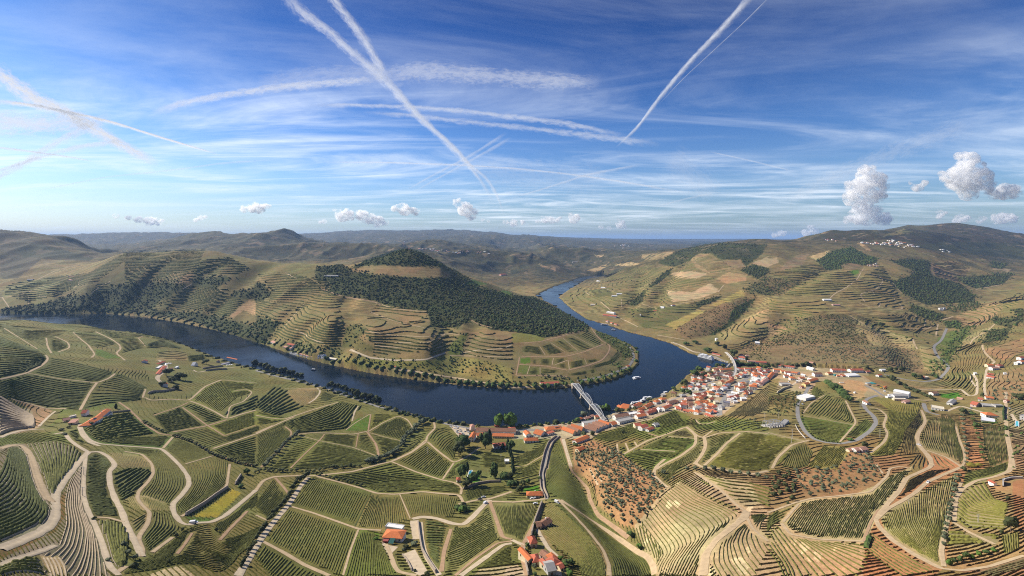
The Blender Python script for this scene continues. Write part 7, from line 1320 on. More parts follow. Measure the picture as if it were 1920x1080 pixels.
# --- long hotel on the far left bank
HT=dict(name='hotel_wing',cat='hotel',kind=None)
H_('m8',(292,255),(520,298),13,6,'gx','white','pink','leftmost white wing of the long riverside hotel',**HT);H_('m8',(545,335),(690,395),12,6.5,'gx','white','pink','lower middle wing of the long riverside hotel',**HT);H_('m8',(610,282),(742,345),12,8,'gx','white','red','tallest middle block of the long riverside hotel',**HT);H_('m8',(670,478),(860,500),10,8,'flat','white','grey','white terrace block left of the hotel arcade',**HT);H_('m8',(862,502),(1228,552),9,6,'gx','white','pink','long white arcade of the riverside hotel',**HT)
for i in range(4):H_('m8',(1230+i*31,553+i*2),(1258+i*31,555+i*2),9,7.5,'gy','white','white','%s of four narrow white gables at the end of the hotel arcade'%('first','second','third','last')[i],name='hotel_gable',cat='hotel',pitch=1.0)
H_('m8',(1445,560),(1590,605),9,4,'gx','white','cream','single white house right of the hotel gables',name='house')
H_('b',(1080,262),(1112,262),12,7,'gx','cream','red','small chapel on the very top of the wooded peak',name='chapel',cat='chapel');H_('b',(492,455),(590,460),12,5,'gx','grey','grey','long low grey building in the forest left of the peak',name='barn',cat='barn',win=False);H_('b',(1772,452),(1815,450),25,12,'hip','pink','red','dark red manor on the hillside beyond the peak',name='manor',cat='manor')
H_('g',(208,478),(340,472),12,5,'gx','white','red','white riverside house with red roof on the peninsula bank',name='house');H_('g',(835,345),(852,342),8,4,'gx','cream','orange','tiny orange hut on the peninsula road',name='hut',cat='hut');H_('f',(1000,345),(1010,345),5,3,'gx','white','red','tiny hut on the far bank track',name='hut',cat='hut')
# --- right bank up river
H_('n7',(68,222),(240,248),16,7,'gx','white','red','large white estate house with red roofs on the right bank',name='manor',cat='manor');H_('n7',(115,185),(215,205),12,7,'hip','white','white','white block behind the large estate house',name='manor',cat='manor');H_('n7',(108,298),(135,305),8,4,'gx','white','red','first little red house below the estate',name='house');H_('n7',(162,318),(188,326),8,4,'gx','cream','red','second little red house below the estate',name='house');H_('n7',(212,335),(245,345),8,4,'gx','pink','red','third little red house below the estate',name='house');H_('n7',(810,125),(852,125),12,6,'gx','white','white','white cottage above the dark slope over the river',name='cottage');H_('n7',(722,168),(790,152),9,4,'gx','cream','red','row of low huts left of the white cottage',name='hut',cat='hut');H_('n7',(962,98),(1000,90),9,5,'gx','white','red','small red roofed house on the edge of the hill wood',name='house');H_('n7',(1512,540),(1528,540),5,8,'gy','white','white','small white tower on the slope behind the quay',name='tower',cat='tower',win=False);H_('g',(1445,248),(1502,262),7,3.4,'gx','pink','red','brick red kiosk behind the cruise ship quay',name='kiosk',cat='kiosk',win=False);H_('n7',(553,218),(563,218),5,5,'flat','white','white','tiny white hut on the upper slope',name='hut',cat='hut',win=False)
for (a,b,lab) in (((610,493),(660,490),'white house on the nose above the upper river bend'),((642,542),(672,540),'small white house below the nose above the upper bend'),((722,605),(760,600),'left white farm building above the estate house'),((758,590),(795,585),'right white farm building above the estate house'),((568,668),(600,664),'low cream house beside the estate yard'),((1072,688),(1098,684),'white hut at the foot of the hill wood'),((440,355),(475,352),'pale farm on the far hillside across the upper river'),((1757,945),(1790,950),'white cottage above the villa across the stream')):H_('c',a,b,12,6,'gx','white','white' if 'white' in lab else 'cream',lab,name='house')
H_('d',(405,633),(460,636),14,7,'gx','white','white','white farm building on the right hillside',name='farmhouse',cat='farmhouse');H_('d',(472,668),(525,672),12,6,'gx','pink','pink','pinkish farm building below the white hillside farm',name='farmhouse',cat='farmhouse')
# --- industrial and right-hand houses
H_('m6',(1035,545),(1292,592),20,8,'gx','white','white','large white industrial hall with a shallow metal roof',name='industrial_hall',cat='hall',win=False,pitch=.14);H_('m6',(1055,592),(1288,606),7,5.5,'shed','white','grey','grey roofed annex along the front of the industrial hall',name='annex',cat='hall',win=False);H_('m6',(1052,640),(1258,652),6,3.8,'flat','cream','cream','low cream block below the industrial hall',name='annex',cat='hall');H_('m6',(1245,692),(1330,682),7,4,'gx','pink','pink','small brick house at the corner of the golden vineyard',name='house');H_('m6',(590,715),(655,718),12,4.2,'gy','white','brown','brown gabled house in the hairpin of the grey road',name='house');H_('m6',(940,600),(1030,598),5,3,'flat','white','white','white van sized container beside the industrial hall',name='container',cat='container',win=False)
H_('m7',(42,728),(205,748),15,4.2,'flat','white','cream','cream flat roofed building at the grey road bend',name='flat_roofed_building',cat='building');H_('m7',(70,552),(140,546),9,4.5,'gx','white','brown','white house with brown roof beside the green pitch',name='house');H_('m7',(310,672),(362,640),8,4.5,'gx','white','grey','white shed right of the cream flat roofed building',name='shed',cat='shed');H_('m7',(365,600),(432,604),7,3,'gx','pink','pink','low faded pink roof at the end of the green pitch',name='shed',cat='shed',win=False);H_('m7',(632,622),(690,624),9,4.6,'gx','white','red','left house of the red roofed pair above the villa',name='house');H_('m7',(735,602),(835,604),9,4.2,'gx','white','orange','right house of the red roofed pair above the villa',name='house');H_('m7',(610,700),(668,680),8,4,'gy','pink','red','red gable left of the long grey roof',name='house');H_('m7',(695,698),(822,698),8,3.6,'shed','grey','grey','long grey roof behind the villa',name='shed',cat='shed',win=False);H_('m7',(860,702),(960,694),8,3.4,'flat','grey','grey','grey slab roof right behind the villa',name='shed',cat='shed',win=False);H_('m7',(735,832),(888,826),12,5,'hip','white','orange','white villa with a broad orange roof at the right',name='villa');H_('m7',(1160,862),(1230,868),11,8,'flat','grey','grey','modern grey house with a turquoise pool at the right edge',name='modern_house');H_('m7',(760,192),(835,184),9,5,'gx','cream','orange','orange house at the top of the right hand hamlet',name='house');H_('m7',(818,235),(905,222),9,6,'gx','white','pink','white house in the middle of the right hand hamlet',name='house');H_('m7',(905,205),(960,190),8,6,'hip','pink','red','pink house behind the white one in the right hand hamlet',name='house');H_('m7',(738,335),(832,335),10,5,'gx','white','red','lower white house of the right hand hamlet',name='house');H_('m7',(755,300),(830,296),8,4,'gx','pink','red','pink roofed house behind the lower white one',name='house');H_('m7',(1180,105),(1225,96),9,6,'gx','white','red','red roofed house at the right edge above the slope',name='house');H_('m7',(1185,150),(1228,145),9,5,'gx','white','orange','orange house just below it at the right edge',name='house');H_('m7',(1135,165),(1170,160),7,5,'flat','white','white','white box house near the right edge above the slope',name='house');H_('m7',(592,292),(620,288),6,4.5,'gx','white','white','tiny white house between the two sandy hairpins',name='house');H_('m7',(965,288),(1000,286),6,3.4,'flat','white','white','tiny white hut on the dry right slope',name='hut',cat='hut',win=False);H_('m7',(1000,645),(1036,640),6,4,'gx','pink','red','small pink house beside the tall pole',name='house')
H_('l',(640,190),(680,185),7,3.4,'gx','white','pink','left half of the small white farm above the olive slope',name='farmhouse',cat='farmhouse');H_('l',(682,188),(725,182),7,3.6,'gx','white','pink','right half of the small white farm above the olive slope',name='farmhouse',cat='farmhouse');H_('l',(590,185),(622,180),5,2.6,'gx','cream','pink','pink roofed shed left of the small white farm',name='shed',cat='shed',win=False);H_('l',(1632,430),(1655,428),5,3,'gy','white','red','tiny red gabled hut at the ruined walls',name='hut',cat='hut',win=False);H_('n8',(625,415),(800,300),7,3.4,'flat','white','grey','long low grey roofed switch house by the substation',name='switch_house',cat='building',win=False)
for i in range(3):H_('m3',(982+i*62,988-i*14),(1046+i*62,974-i*14),17,4.6,'flat','white','white','%s bay of the white warehouse beside the round knoll'%('left','middle','right')[i],name='warehouse',cat='warehouse',win=False)
H_('m6',(10,165),(242,165),12,6,'gx','white','red','long white house with red roof behind the machinery yard',name='row_house');H_('m6',(325,168),(542,168),12,6,'gx','white','red','second long white house with red roof, further right',name='row_house');H_('m6',(285,245),(465,240),12,4,'shed','white','white','pale sheet metal shed above the earth plot',name='shed',cat='shed',win=False);H_('m6',(585,178),(652,174),7,4,'gx','pink','red','small red house at the end of the long red roofs',name='house');H_('m6',(790,245),(850,240),7,5,'gx','white','orange','small white house beside the valley road start',name='house');H_('m6',(842,150),(910,150),8,4,'gx','white','white','small white house on the red olive slope',name='house');H_('m6',(1520,272),(1572,276),8,4,'gx','pink','red','reddish house on the valley road',name='house');H_('m6',(1574,276),(1640,272),7,4,'flat','cream','cream','cream house on the valley road',name='house')
for i,(a,b,c) in enumerate((((85,240),(130,242),'orange'),((135,225),(180,226),'red'),((180,242),(232,240),'orange'))):H_('m6',a,b,6,3,'gx','pink',c,'%s little orange roof of the brick store on the ridge'%('left','middle','right')[i],name='store',cat='store',win=False)
# --- the town: (tile, foot left, foot right, depth, height, roof, wall, tiles); labels are written below from what stands nearby
TOWN=[('m1',(240,752),(325,738),13,5,'gy','cream','orange'),('m1',(330,735),(398,716),13,5,'gy','cream','orange'),('m1',(402,722),(468,692),13,5,'gy','cream','orange'),('m1',(472,700),(528,690),10,5,'gy','cream','orange'),('m1',(535,722),(612,702),9,5,'gx','white','red'),('m1',(615,700),(698,662),9,5,'gx','cream','orange'),('m1',(470,645),(522,622),6,3,'gx','white','white'),('m1',(785,722),(928,664),10,4.5,'gx','cream','orange'),('m1',(645,772),(760,732),7,3,'gx','cream','orange'),('m1',(982,632),(1068,602),9,5,'hip','white','orange'),('m1',(1092,592),(1192,568),10,6,'hip','white','orange'),('m1',(1265,482),(1380,482),11,10,'hip','yellow','brown'),('m1',(1092,440),(1190,402),6,3,'flat','grey','grey'),('m1',(1492,490),(1580,472),8,4,'hip','grey','grey'),('m1',(1240,645),(1440,592),9,4.5,'hip','pink','brown'),('m1',(892,802),(1018,772),9,5,'gx','red','red'),('m1',(822,852),(980,802),8,4,'gx','pink','red'),('m1',(1030,792),(1090,782),7,5.5,'gy','white','white'),('m1',(605,930),(780,890),10,4.5,'gx','white','orange'),('m1',(1152,742),(1310,692),8,4,'gx','white','red'),('m1',(1392,742),(1480,732),9,4,'hip','white','red'),('m1',(1472,712),(1590,716),11,9,'gx','white','red'),('m1',(1515,792),(1640,800),8,4,'gx','cream','red'),('m1',(1645,800),(1728,806),8,4,'gx','cream','orange'),('m1',(1602,645),(1728,640),9,5,'gx','pink','brown'),('m1',(1600,560),(1700,552),9,4.5,'gx','pink','pink'),('m1',(445,862),(540,842),8,3,'flat','white','white'),('m1',(545,842),(640,828),8,3,'flat','white','white'),('m1',(1630,720),(1720,730),8,5,'gx','grey','brown'),('m1',(1105,480),(1180,460),6,3.4,'flat','grey','grey'),
('m5',(955,532),(1000,522),7,4,'gx','white','orange'),('m5',(1062,532),(1160,495),8,4,'gx','pink','pink'),('m5',(1255,492),(1400,465),8,4,'gx','cream','red'),('m5',(1180,480),(1240,470),7,4,'gx','stone','pink'),
('m2',(235,602),(340,585),10,4.5,'hip','cream','orange'),('m2',(492,562),(640,582),8,4,'gx','cream','cream'),('m2',(612,472),(700,462),8,4,'gx','white','red'),('m2',(640,397),(760,388),9,5,'gx','cream','red'),('m2',(772,402),(870,392),9,5,'gx','cream','orange'),('m2',(880,392),(1010,382),9,5,'gx','cream','orange'),('m2',(742,472),(832,456),8,5,'gx','white','pink'),('m2',(762,545),(900,560),10,4.5,'gx','white','brown'),('m2',(880,500),(1020,452),11,4.5,'gx','white','brown'),('m2',(642,542),(758,512),9,4.5,'gx','pink','brown'),('m2',(1092,372),(1250,382),10,5,'gx','white','red'),('m2',(1260,388),(1390,388),10,6,'gx','white','red'),('m2',(1402,382),(1482,378),9,5,'gx','pink','red'),('m2',(1102,492),(1180,482),8,4,'flat','white','cream'),('m2',(1192,502),(1350,492),9,4,'flat','grey','grey'),('m2',(1425,505),(1612,505),14,7,'hip','white','orange'),('m2',(1382,562),(1598,605),9,7,'flat','white','white'),('m2',(1622,480),(1728,470),11,6,'gx','white','red'),('m2',(892,682),(1048,612),8,5,'gx','cream','orange'),('m2',(672,772),(790,752),10,5,'hip','white','orange'),('m2',(822,802),(910,782),8,6.5,'gx','white','white'),('m2',(885,732),(978,692),7,5,'flat','white','violet'),('m2',(232,902),(350,892),9,4.5,'gx','white','pink'),('m2',(245,972),(330,962),8,4.5,'gx','pink','orange'),('m2',(335,968),(385,960),8,4.5,'gx','cream','orange'),('m2',(392,952),(482,932),8,5,'gx','pink','red'),('m2',(492,932),(580,942),9,5,'gx','yellow','cream'),('m2',(522,872),(640,862),10,5,'hip','cream','orange'),('m2',(702,882),(850,872),10,4,'hip','grey','grey'),('m2',(1062,762),(1132,762),9,6,'gx','cream','orange'),('m2',(1152,692),(1210,690),7,6,'flat','white','white'),('m2',(1152,795),(1250,775),9,6,'gx','white','orange'),('m2',(1142,845),(1250,828),4,3.5,'flat','white','white'),('m2',(1212,692),(1292,672),9,5.5,'hip','cream','orange'),('m2',(1352,772),(1510,775),13,8.5,'hip','white','orange'),('m2',(1392,642),(1470,642),9,6,'flat','white','white'),('m2',(1480,650),(1560,655),8,6,'gx','white','red'),('m2',(982,862),(1100,872),8,4.5,'gx','white','white'),('m2',(932,922),(1030,912),8,4.5,'gx','pink','white'),('m2',(972,1032),(1030,1032),7,9,'flat','white','white'),('m2',(1032,1047),(1112,1042),8,4.5,'flat','white','white'),('m2',(1192,992),(1300,982),9,4.5,'flat','white','white'),('m2',(1232,922),(1312,922),10,6.5,'gy','white','orange'),('m2',(825,1122),(955,1112),10,10,'flat','white','violet'),('m2',(292,1078),(402,1062),9,5.5,'gx','cream','orange'),('m2',(0,1062),(100,1052),9,5,'gx','white','orange'),('m2',(82,1002),(200,982),9,5,'gx','pink','pink'),('m2',(432,872),(540,842),6,4,'gx','pink','red'),('m2',(622,692),(670,682),6,4,'flat','white','white'),('m2',(492,762),(540,752),6,3.6,'gx','white','cream'),('m2',(592,822),(650,812),7,5,'flat','white','white'),('m2',(272,702),(330,702),6,3.6,'flat','white','white'),('m2',(1032,172),(1110,167),9,5,'gx','white','red'),('m2',(1122,152),(1280,172),13,7,'hip','white','red'),('m2',(1482,242),(1700,248),10,5.5,'gx','white','red'),('m2',(1322,212),(1478,218),7,4,'gx','white','pink'),('m2',(1180,110),(1250,100),9,7,'hip','white','red'),('m2',(1290,110),(1340,105),8,5,'gx','cream','pink'),('m2',(760,612),(800,620),5,4,'flat','white','white'),('m2',(1680,600),(1728,560),9,6,'gx','white','cream'),('m2',(1620,690),(1680,610),7,5,'gx','white','pink'),('m2',(560,1010),(640,990),8,4.5,'gx','cream','red'),('m2',(440,1040),(520,1030),7,4,'gx','cream','orange'),('m2',(660,1060),(740,1050),8,4.5,'gx','cream','cream'),
('g',(1222,642),(1270,636),10,7,'gx','white','red'),('g',(1322,668),(1390,662),11,8,'hip','white','grey'),('g',(1392,655),(1432,680),9,6,'gx','white','red'),('g',(1432,668),(1470,675),8,5,'gx','white','red'),('g',(1242,668),(1330,668),7,4,'gx','cream','red'),('g',(1392,695),(1462,702),8,3.6,'gx','cream','red'),('g',(1282,642),(1318,632),8,7,'hip','pink','brown'),('g',(1342,612),(1390,606),8,5,'gx','cream','orange'),('g',(1185,652),(1220,655),8,4,'gx','pink','red'),('g',(1332,560),(1370,550),8,5,'gx','white','red'),('g',(1375,575),(1420,560),8,5,'gx','cream','red'),
('m3',(432,312),(580,325),10,5,'gx','white','red'),('m3',(590,328),(745,342),10,5,'gx','white','red'),('m3',(992,352),(1120,380),9,6,'gx','white','white'),('m3',(1050,250),(1125,245),9,5,'gx','yellow','pink'),('m3',(182,422),(270,402),9,5,'gx','white','red'),('m3',(332,402),(480,408),10,5.5,'gx','white','orange'),('m3',(490,432),(570,432),9,5,'gx','cream','orange'),('m3',(572,452),(690,450),9,5,'gx','white','red'),('m3',(695,455),(800,460),9,5,'gx','white','orange'),('m3',(812,455),(960,500),8,5,'gx','white','red'),('m3',(1165,500),(1322,492),11,6.5,'gx','white','brown'),('m3',(555,525),(645,522),8,5,'gx','white','red'),('m3',(672,575),(792,572),11,5.5,'hip','white','orange'),('m3',(780,628),(830,630),7,5,'flat','white','white'),('m3',(502,692),(692,682),12,4,'flat','grey','grey'),('m3',(982,702),(1070,682),9,5,'gx','yellow','orange'),('m3',(1072,632),(1240,592),9,5,'gx','cream','orange'),('m3',(872,572),(962,562),8,5,'gx','pink','orange'),('m3',(242,580),(352,470),9,5.5,'gx','white','orange'),('m3',(120,660),(235,590),9,5,'gx','white','pink'),('m3',(1440,472),(1530,462),9,4.5,'gx','cream','orange'),('m3',(1010,570),(1070,580),7,4,'gx','white','white'),('m3',(880,490),(960,500),6,4.5,'gx','white','white'),('m3',(340,460),(420,455),8,5,'gx','cream','pink'),('m3',(600,480),(660,490),7,5,'gx','white','white'),('m3',(840,600),(900,605),7,4.5,'flat','white','cream'),('m3',(900,740),(945,730),6,3.5,'gx','pink','orange'),('m3',(0,600),(70,590),8,6,'flat','white','white')]
LAND=[('the arch bridge',1128,782),('the station',1262,752),('the yellow house',1262,742),('the mooring jetty',1208,750),('the riverside trees',1312,708),('the railway viaduct',1378,695),('the town street',1358,735),('the town hall',1420,705),('the pale flats',1362,762),('the hillside vines',1440,730),('the upper car park',1474,724),('the green knoll',1535,718),('the stream mouth',1400,682),('the stream villa',1392,675),('the brown villa',1540,705),('the grassy slope',1262,770)]
tl=[]
for (t_,a,b,dpt,hh,rf,wl_,rc) in TOWN:tl.append((H_(t_,a,b,dpt,hh,rf,wl_,rc,None,name='house'),t_))
# houses that fill the rows between
ctr=np.array([[h_[0].location.x,h_[0].location.y] for h_ in HOUSES]);ax=np.array(at(1400,700))-np.array(at(1200,770));an=math.atan2(ax[1],ax[0])
for q in scatter(T('g','720 690 900 645 1120 570 1290 480 1330 385 1480 350 1800 362 1850 400 1850 445 1700 560 1600 600 1490 690 1300 690 1180 650 960 705'),15,1.0,77,mind=10.0):
 qx,qy=int(960+q[0]/q[1]*FPX)+60,int(CY+(HC-float(ground(*q)))*FPX/q[1])
 if np.min(np.hypot(*(ctr-q).T))<11 or BLOCK0[min(qy,1149),qx]:continue
 w_=random.uniform(8,12);a_=an+random.uniform(-.12,.12);d_=np.array([math.cos(a_),math.sin(a_)])*w_/2;ctr=np.vstack([ctr,q])
 house_w(q-d_,q+d_,random.uniform(7.5,9.5),random.uniform(4.5,6.5),random.choice(['gx','gx','hip','gy']),random.choice(['white','white','white','cream']),random.choice(['orange','orange','grey','red','red','brown','pink']))
near={}
for hs in HOUSES:
 if hs[6] is None:
  k=min(range(len(LAND)),key=lambda i:math.hypot(hs[1]-LAND[i][1],(hs[2]-LAND[i][2])*1.6));dx_,dy_=hs[1]-LAND[k][1],hs[2]-LAND[k][2]
  dr=('right of' if dx_>0 else 'left of') if abs(dx_)>abs(dy_)*1.1 else ('in front of' if dy_>0 else 'behind')
  near.setdefault((k,dr),[]).append((math.hypot(dx_,dy_),hs))
ORD=['nearest','second','third','fourth','fifth','sixth','seventh','eighth','ninth','tenth','eleventh','twelfth','thirteenth','fourteenth','fifteenth','sixteenth','seventeenth','eighteenth','nineteenth','twentieth','farthest']
RN={'flat':'flat','gx':'gabled','gy':'end-on gabled','hip':'hipped','shed':'sloping'}
for (k,dr),v in near.items():
 v.sort(key=lambda q:q[0])
 for i,(_,hs) in enumerate(v):
  sz='long' if hs[7]>19 else ('tall' if hs[8]>7 else ('small' if hs[7]<8 else ''))
  lab=' '.join(f"{sz} {hs[3]} house with {RN[hs[5]]} {'dark grey' if hs[4] == 'violet' else hs[4]} roof, {ORD[min(i, 20)]} {dr} {LAND[k][0]}".split())
  tag(hs[0],lab,'house','houses of the riverside town')
  # --- far villages: small white houses scattered where they show as specks
def village(tile,poly,n,sizes,walls,roofs,place,group,seed):
 p=scatter(T(tile,poly),20,1.0,seed,mind=13.0)[:n];p=p[np.argsort(p[:,0])]
 random.seed(seed)
 for i,q in enumerate(p):
  w=random.uniform(*sizes);wl_=random.choice(walls);rc=random.choice(roofs);a=random.uniform(-.5,.5);d=np.array([math.cos(a),math.sin(a)])*w/2
  house_w(q-d,q+d,w*random.uniform(.6,.9),random.uniform(5,8),random.choice(['gx','gx','hip']),wl_,rc,name='village_house',cat='house',label=f"{wl_} {rc} roofed house of {place}",group=group,win=False)
village('d','610 212 760 215 900 195 985 215 1100 245 1060 255 900 240 770 228 640 215',46,(11,20),['white','white','cream'],['white','pink','orange','white'],'the white village high on the right hill','houses of the high right hill village',31)
village('d','420 185 520 195 510 215 430 210',8,(10,16),['white','pink'],['pink','red'],'the small hamlet left of the high hill village','houses of the small high hamlet',32)
village('b','1150 262 1300 255 1400 280 1560 268 1690 295 1600 300 1420 290 1300 275',48,(10,18),['white','white','pink'],['red','pink','white'],'the village on the plateau beyond the peak','houses of the plateau village',33)
village('b','1050 208 1280 205 1280 222 1050 224',12,(18,34),['white'],['white','pink'],'the faraway village on the blue ridge','houses of the faraway ridge village',34)
village('c','680 225 860 235 850 255 690 245',12,(20,34),['white'],['white','pink'],'the faint village above the distant valley','houses of the faint distant village',35)
village('d','725 390 740 360 800 370 795 390',7,(8,13),['stone','grey'],['grey','pink'],'the grey stone hamlet on the hill spur','houses of the grey stone hamlet',36)
village('d','1150 250 1280 262 1380 292 1300 290',5,(9,14),['white'],['white','cream'],'the scattered farms under the dark hill','farms under the dark hill',37)
village('d','1240 700 1290 690 1290 715 1250 720',3,(9,13),['grey','white'],['grey'],'the little farm in the side valley','houses of the side valley farm',38)
random.seed(99)
print('houses',len(HOUSES))
# ------------------------------------------------------------------ the arch bridge
def P3(px,py,z):
 Y=Yz(py,z); return np.array([(px-960.0)/FPX*Y,Y,z])
def arch_bridge():
 a=P3(1076.5,720,9.0);b=P3(1129.5,782,9.0);d=b-a;ln=np.linalg.norm(d);u=d/ln;s=np.array([-u[1],u[0],0]);w=3.3
 c=(a+b)/2;root=empty('arch_bridge',(c[0],c[1],0));tag(root,'pale steel road bridge of three bowstring arches on stone piers','bridge')
 c0=np.array([c[0],c[1],.0])
 g=lambda p:np.array(p)-c0
 MB().bar(g(a-u*4),g(b+u*10),2*w+.8,.9).build('deck',CONC,root)
 MB().bar(g(a-u*4+[0,0,.47]),g(b+u*10+[0,0,.47]),2*w-1.4,.06).build('roadway',M['asphalt'],root)
 for k in range(4):
  q=a+u*ln*k/3;m=MB()
  gz=min(float(ground(q[0],q[1])),0)-2
  ang=math.atan2(u[1],u[0]);m.box(g((q[0],q[1],(8.2+gz)/2)),(3.2,2*w+1.6,8.2-gz),ang,0,.82);m.box(g((q[0],q[1],8.3)),(3.4,2*w+2.0,.5),ang);m.box(g((q[0],q[1],.3)),(4.4,2*w+3.0,2.4),ang)
  m.build('pier',BSTONE,root)
 for k in range(3):
  q0=a+u*(ln*k/3+1.0);q1=a+u*(ln*(k+1)/3-1.0);L3=np.linalg.norm(q1-q0);n=12
  for sd in (-1,1):
   m=MB();pt=[]
   for i in range(n+1):
    t=i/n;pt.append(q0+(q1-q0)*t+s*sd*w+np.array([0,0,.6+7.0*4*t*(1-t)]))
   for i in range(n):m.bar(g(pt[i]),g(pt[i+1]),.5,.6)
   ar=m.build('arch',STEEL,root)
   for i in range(1,n):
    base=q0+(q1-q0)*i/n+s*sd*w+np.array([0,0,.4]);h_=MB().bar(g(base),g(pt[i]),.2);
    nb=q0+(q1-q0)*(i+(1 if i<n/2 else -1))/n+s*sd*w+np.array([0,0,.4]);h_.bar(g(nb),g(pt[i]),.14);h_.build('hanger',STEEL,ar)
   rl=MB();rl.bar(g(q0+s*sd*(w-.5)+[0,0,1.3]),g(q1+s*sd*(w-.5)+[0,0,1.3]),.14);rl.bar(g(q0+s*sd*w+[0,0,.5]),g(q1+s*sd*w+[0,0,.5]),.5,.7);rl.build('railing',STEEL,root)
  for i in range(3,n-2,2):
   t=i/n;p=q0+(q1-q0)*t+np.array([0,0,.6+7.0*4*t*(1-t)]);MB().bar(g(p-s*w),g(p+s*w),.22).bar(g(p-s*w),g(p+s*w+u*2*L3/n),.12).build('cross_brace',STEEL,root)
 ab=MB();q=b+u*8;ab.box(g((q[0],q[1],4.0)),(14,2*w+2,8.6),math.atan2(u[1],u[0]));ab.build('abutment',BSTONE,root)
 q=a-u*5;MB().box(g((q[0],q[1],4.0)),(8,2*w+2,8.6),math.atan2(u[1],u[0])).build('abutment',BSTONE,root)
arch_bridge()
def viaduct():
 line=[T('m2',[p])[0] for p in [(870,0),(960,78),(1020,165),(1055,250),(1068,330),(1064,420),(1030,490)]]
 line=dens(line,1.5);W_=np.array([P3(px,py,9.5) for px,py in line])
 for _ in range(6):W_[1:-1]=(W_[:-2]+2*W_[1:-1]+W_[2:])/4
 c=W_.mean(0);c[2]=0;root=empty('railway_viaduct',c);tag(root,'curved pale railway viaduct crossing the mouth of the side stream','bridge')
 P_=W_-c;V,F=strip(P_,[(-2.6,-1.1),(-2.6,.7),(-2.2,.7),(-2.2,.1),(2.2,.1),(2.2,.7),(2.6,.7),(2.6,-1.1),(-2.6,-1.1)]);obj('deck',mesh_np('deck',V,F,CONC),root)
 V,F=strip(P_+[0,0,.13],[(-.9,0),(-.7,.1),(-.6,0)]);V2,F2=strip(P_+[0,0,.13],[(.6,0),(.7,.1),(.9,0)]);obj('rail',mesh_np('rail',np.vstack([V,V2]),np.vstack([F,F2+len(V)]),METAL),root)
 for i in np.linspace(3,len(W_)-4,9).astype(int):
  q=W_[i];gz=min(float(ground(q[0],q[1])),7)-1.5;MB().box((q[0]-c[0],q[1]-c[1],(8.5+gz)/2),(2.4,4.6,8.5-gz),0,0,.85).build('pier',BSTONE,root)
viaduct()
def footbridge():
 a=P3(*T('m2',[(868,330)])[0],4.5);b=P3(*T('m2',[(955,235)])[0],4.5);c=(a+b)/2;root=empty('footbridge',c);tag(root,'slim grey footbridge over the stream mouth','bridge')
 MB().bar(a-c,b-c,2.4,.5).build('deck',CONC,root)
 s=np.array([-(b-a)[1],(b-a)[0],0]);s/=np.linalg.norm(s)
 for sd in (-1,1):MB().bar(a-c+s*sd*1.1+[0,0,1],b-c+s*sd*1.1+[0,0,1],.12).bar(a-c+s*sd*1.1+[0,0,.5],b-c+s*sd*1.1+[0,0,.5],.1).build('railing',METAL,root)
 MB().box((0,0,-3),(2,2,5.6)).build('pier',BSTONE,root)
footbridge()
# ------------------------------------------------------------------ boats
WHITE=mat('white_boat_paint',(.78,.78,.78),.35,.05,.5,.5);DBLUE=mat('dark_hull_paint',(.05,.06,.09),.4);WOOD=mat('boat_wood',(.30,.18,.09),.7)
def hull(mb,L_,B_,H0,m=0,bow=.35):
 xs=np.linspace(-.5,.5,11);V=[]
 for x in xs:
  t=max(0,(x-(.5-bow))/bow);w=B_/2*(1-t**2.2)*(1 if x>-.45 else .88)+.03
  V+=[(x*L_,-w*.72,-.4),(x*L_,-w,H0*(1+.35*t)),(x*L_,w,H0*(1+.35*t)),(x*L_,w*.72,-.4)]
 F=[]
 for i in range(10):
  k=i*4;F+=[[k,k+4,k+5,k+1],[k+1,k+5,k+6,k+2],[k+2,k+6,k+7,k+3],[k+3,k+7,k+4,k]]
 F+=[[0,1,2,3],[43,42,41,40]];mb.add(V,F,m)
def boat(tile,x,y,L_,B_,rz,label,roof=True,dark=False,name='boat',group=None,cat='boat'):
 q=T(tile,[(x,y)])[0];p=P3(q[0],q[1],.0);root=empty(name,p,math.radians(rz));tag(root,label,cat,group)
 mb=MB();hull(mb,L_,B_,1.1 if L_>8 else .7);mb.build('hull',DBLUE if dark else WHITE,root)
 if L_>8:
  MB().box((-L_*.04,0,1.9),(L_*.55,B_*.72,1.5),0,0,.95).build('cabin',WHITE,root);MB().box((-L_*.04,0,2.0),(L_*.5,B_*.735,.6)).build('window',GLASS,root);MB().box((-L_*.05,0,2.85),(L_*.66,B_*.85,.14)).build('canopy',WHITE,root)
 else:
  MB().box((-L_*.05,0,1.0),(L_*.3,B_*.55,.7),0,0,.8).build('cabin',WHITE,root);MB().box((-L_*.2,0,.72),(L_*.2,B_*.5,.25)).build('seat',WOOD,root)
 return root
boat('m1',585,96,19,6,12,'white tour boat under way in the middle of the river',name='tour_boat');boat('m1',545,118,7,3,10,'small white boat beside the tour boat',name='motor_boat')
boat('m1',760,505,13,4,28,'left white boat of the moored pair by the grey trees',group='boats moored at the town');boat('m1',825,505,16,5,28,'larger white boat of the moored pair by the grey trees',group='boats moored at the town');boat('m1',705,560,13,4,25,'white boat moored left of the grey trees',group='boats moored at the town');boat('m1',605,600,12,4,30,'dark hulled boat moored behind the orange roofs',dark=True,group='boats moored at the town');boat('m1',540,612,10,3.4,30,'dark boat moored behind the white boathouse',dark=True,group='boats moored at the town');boat('m1',500,610,9,3,30,'small white boat at the boathouse jetty',group='boats moored at the town')
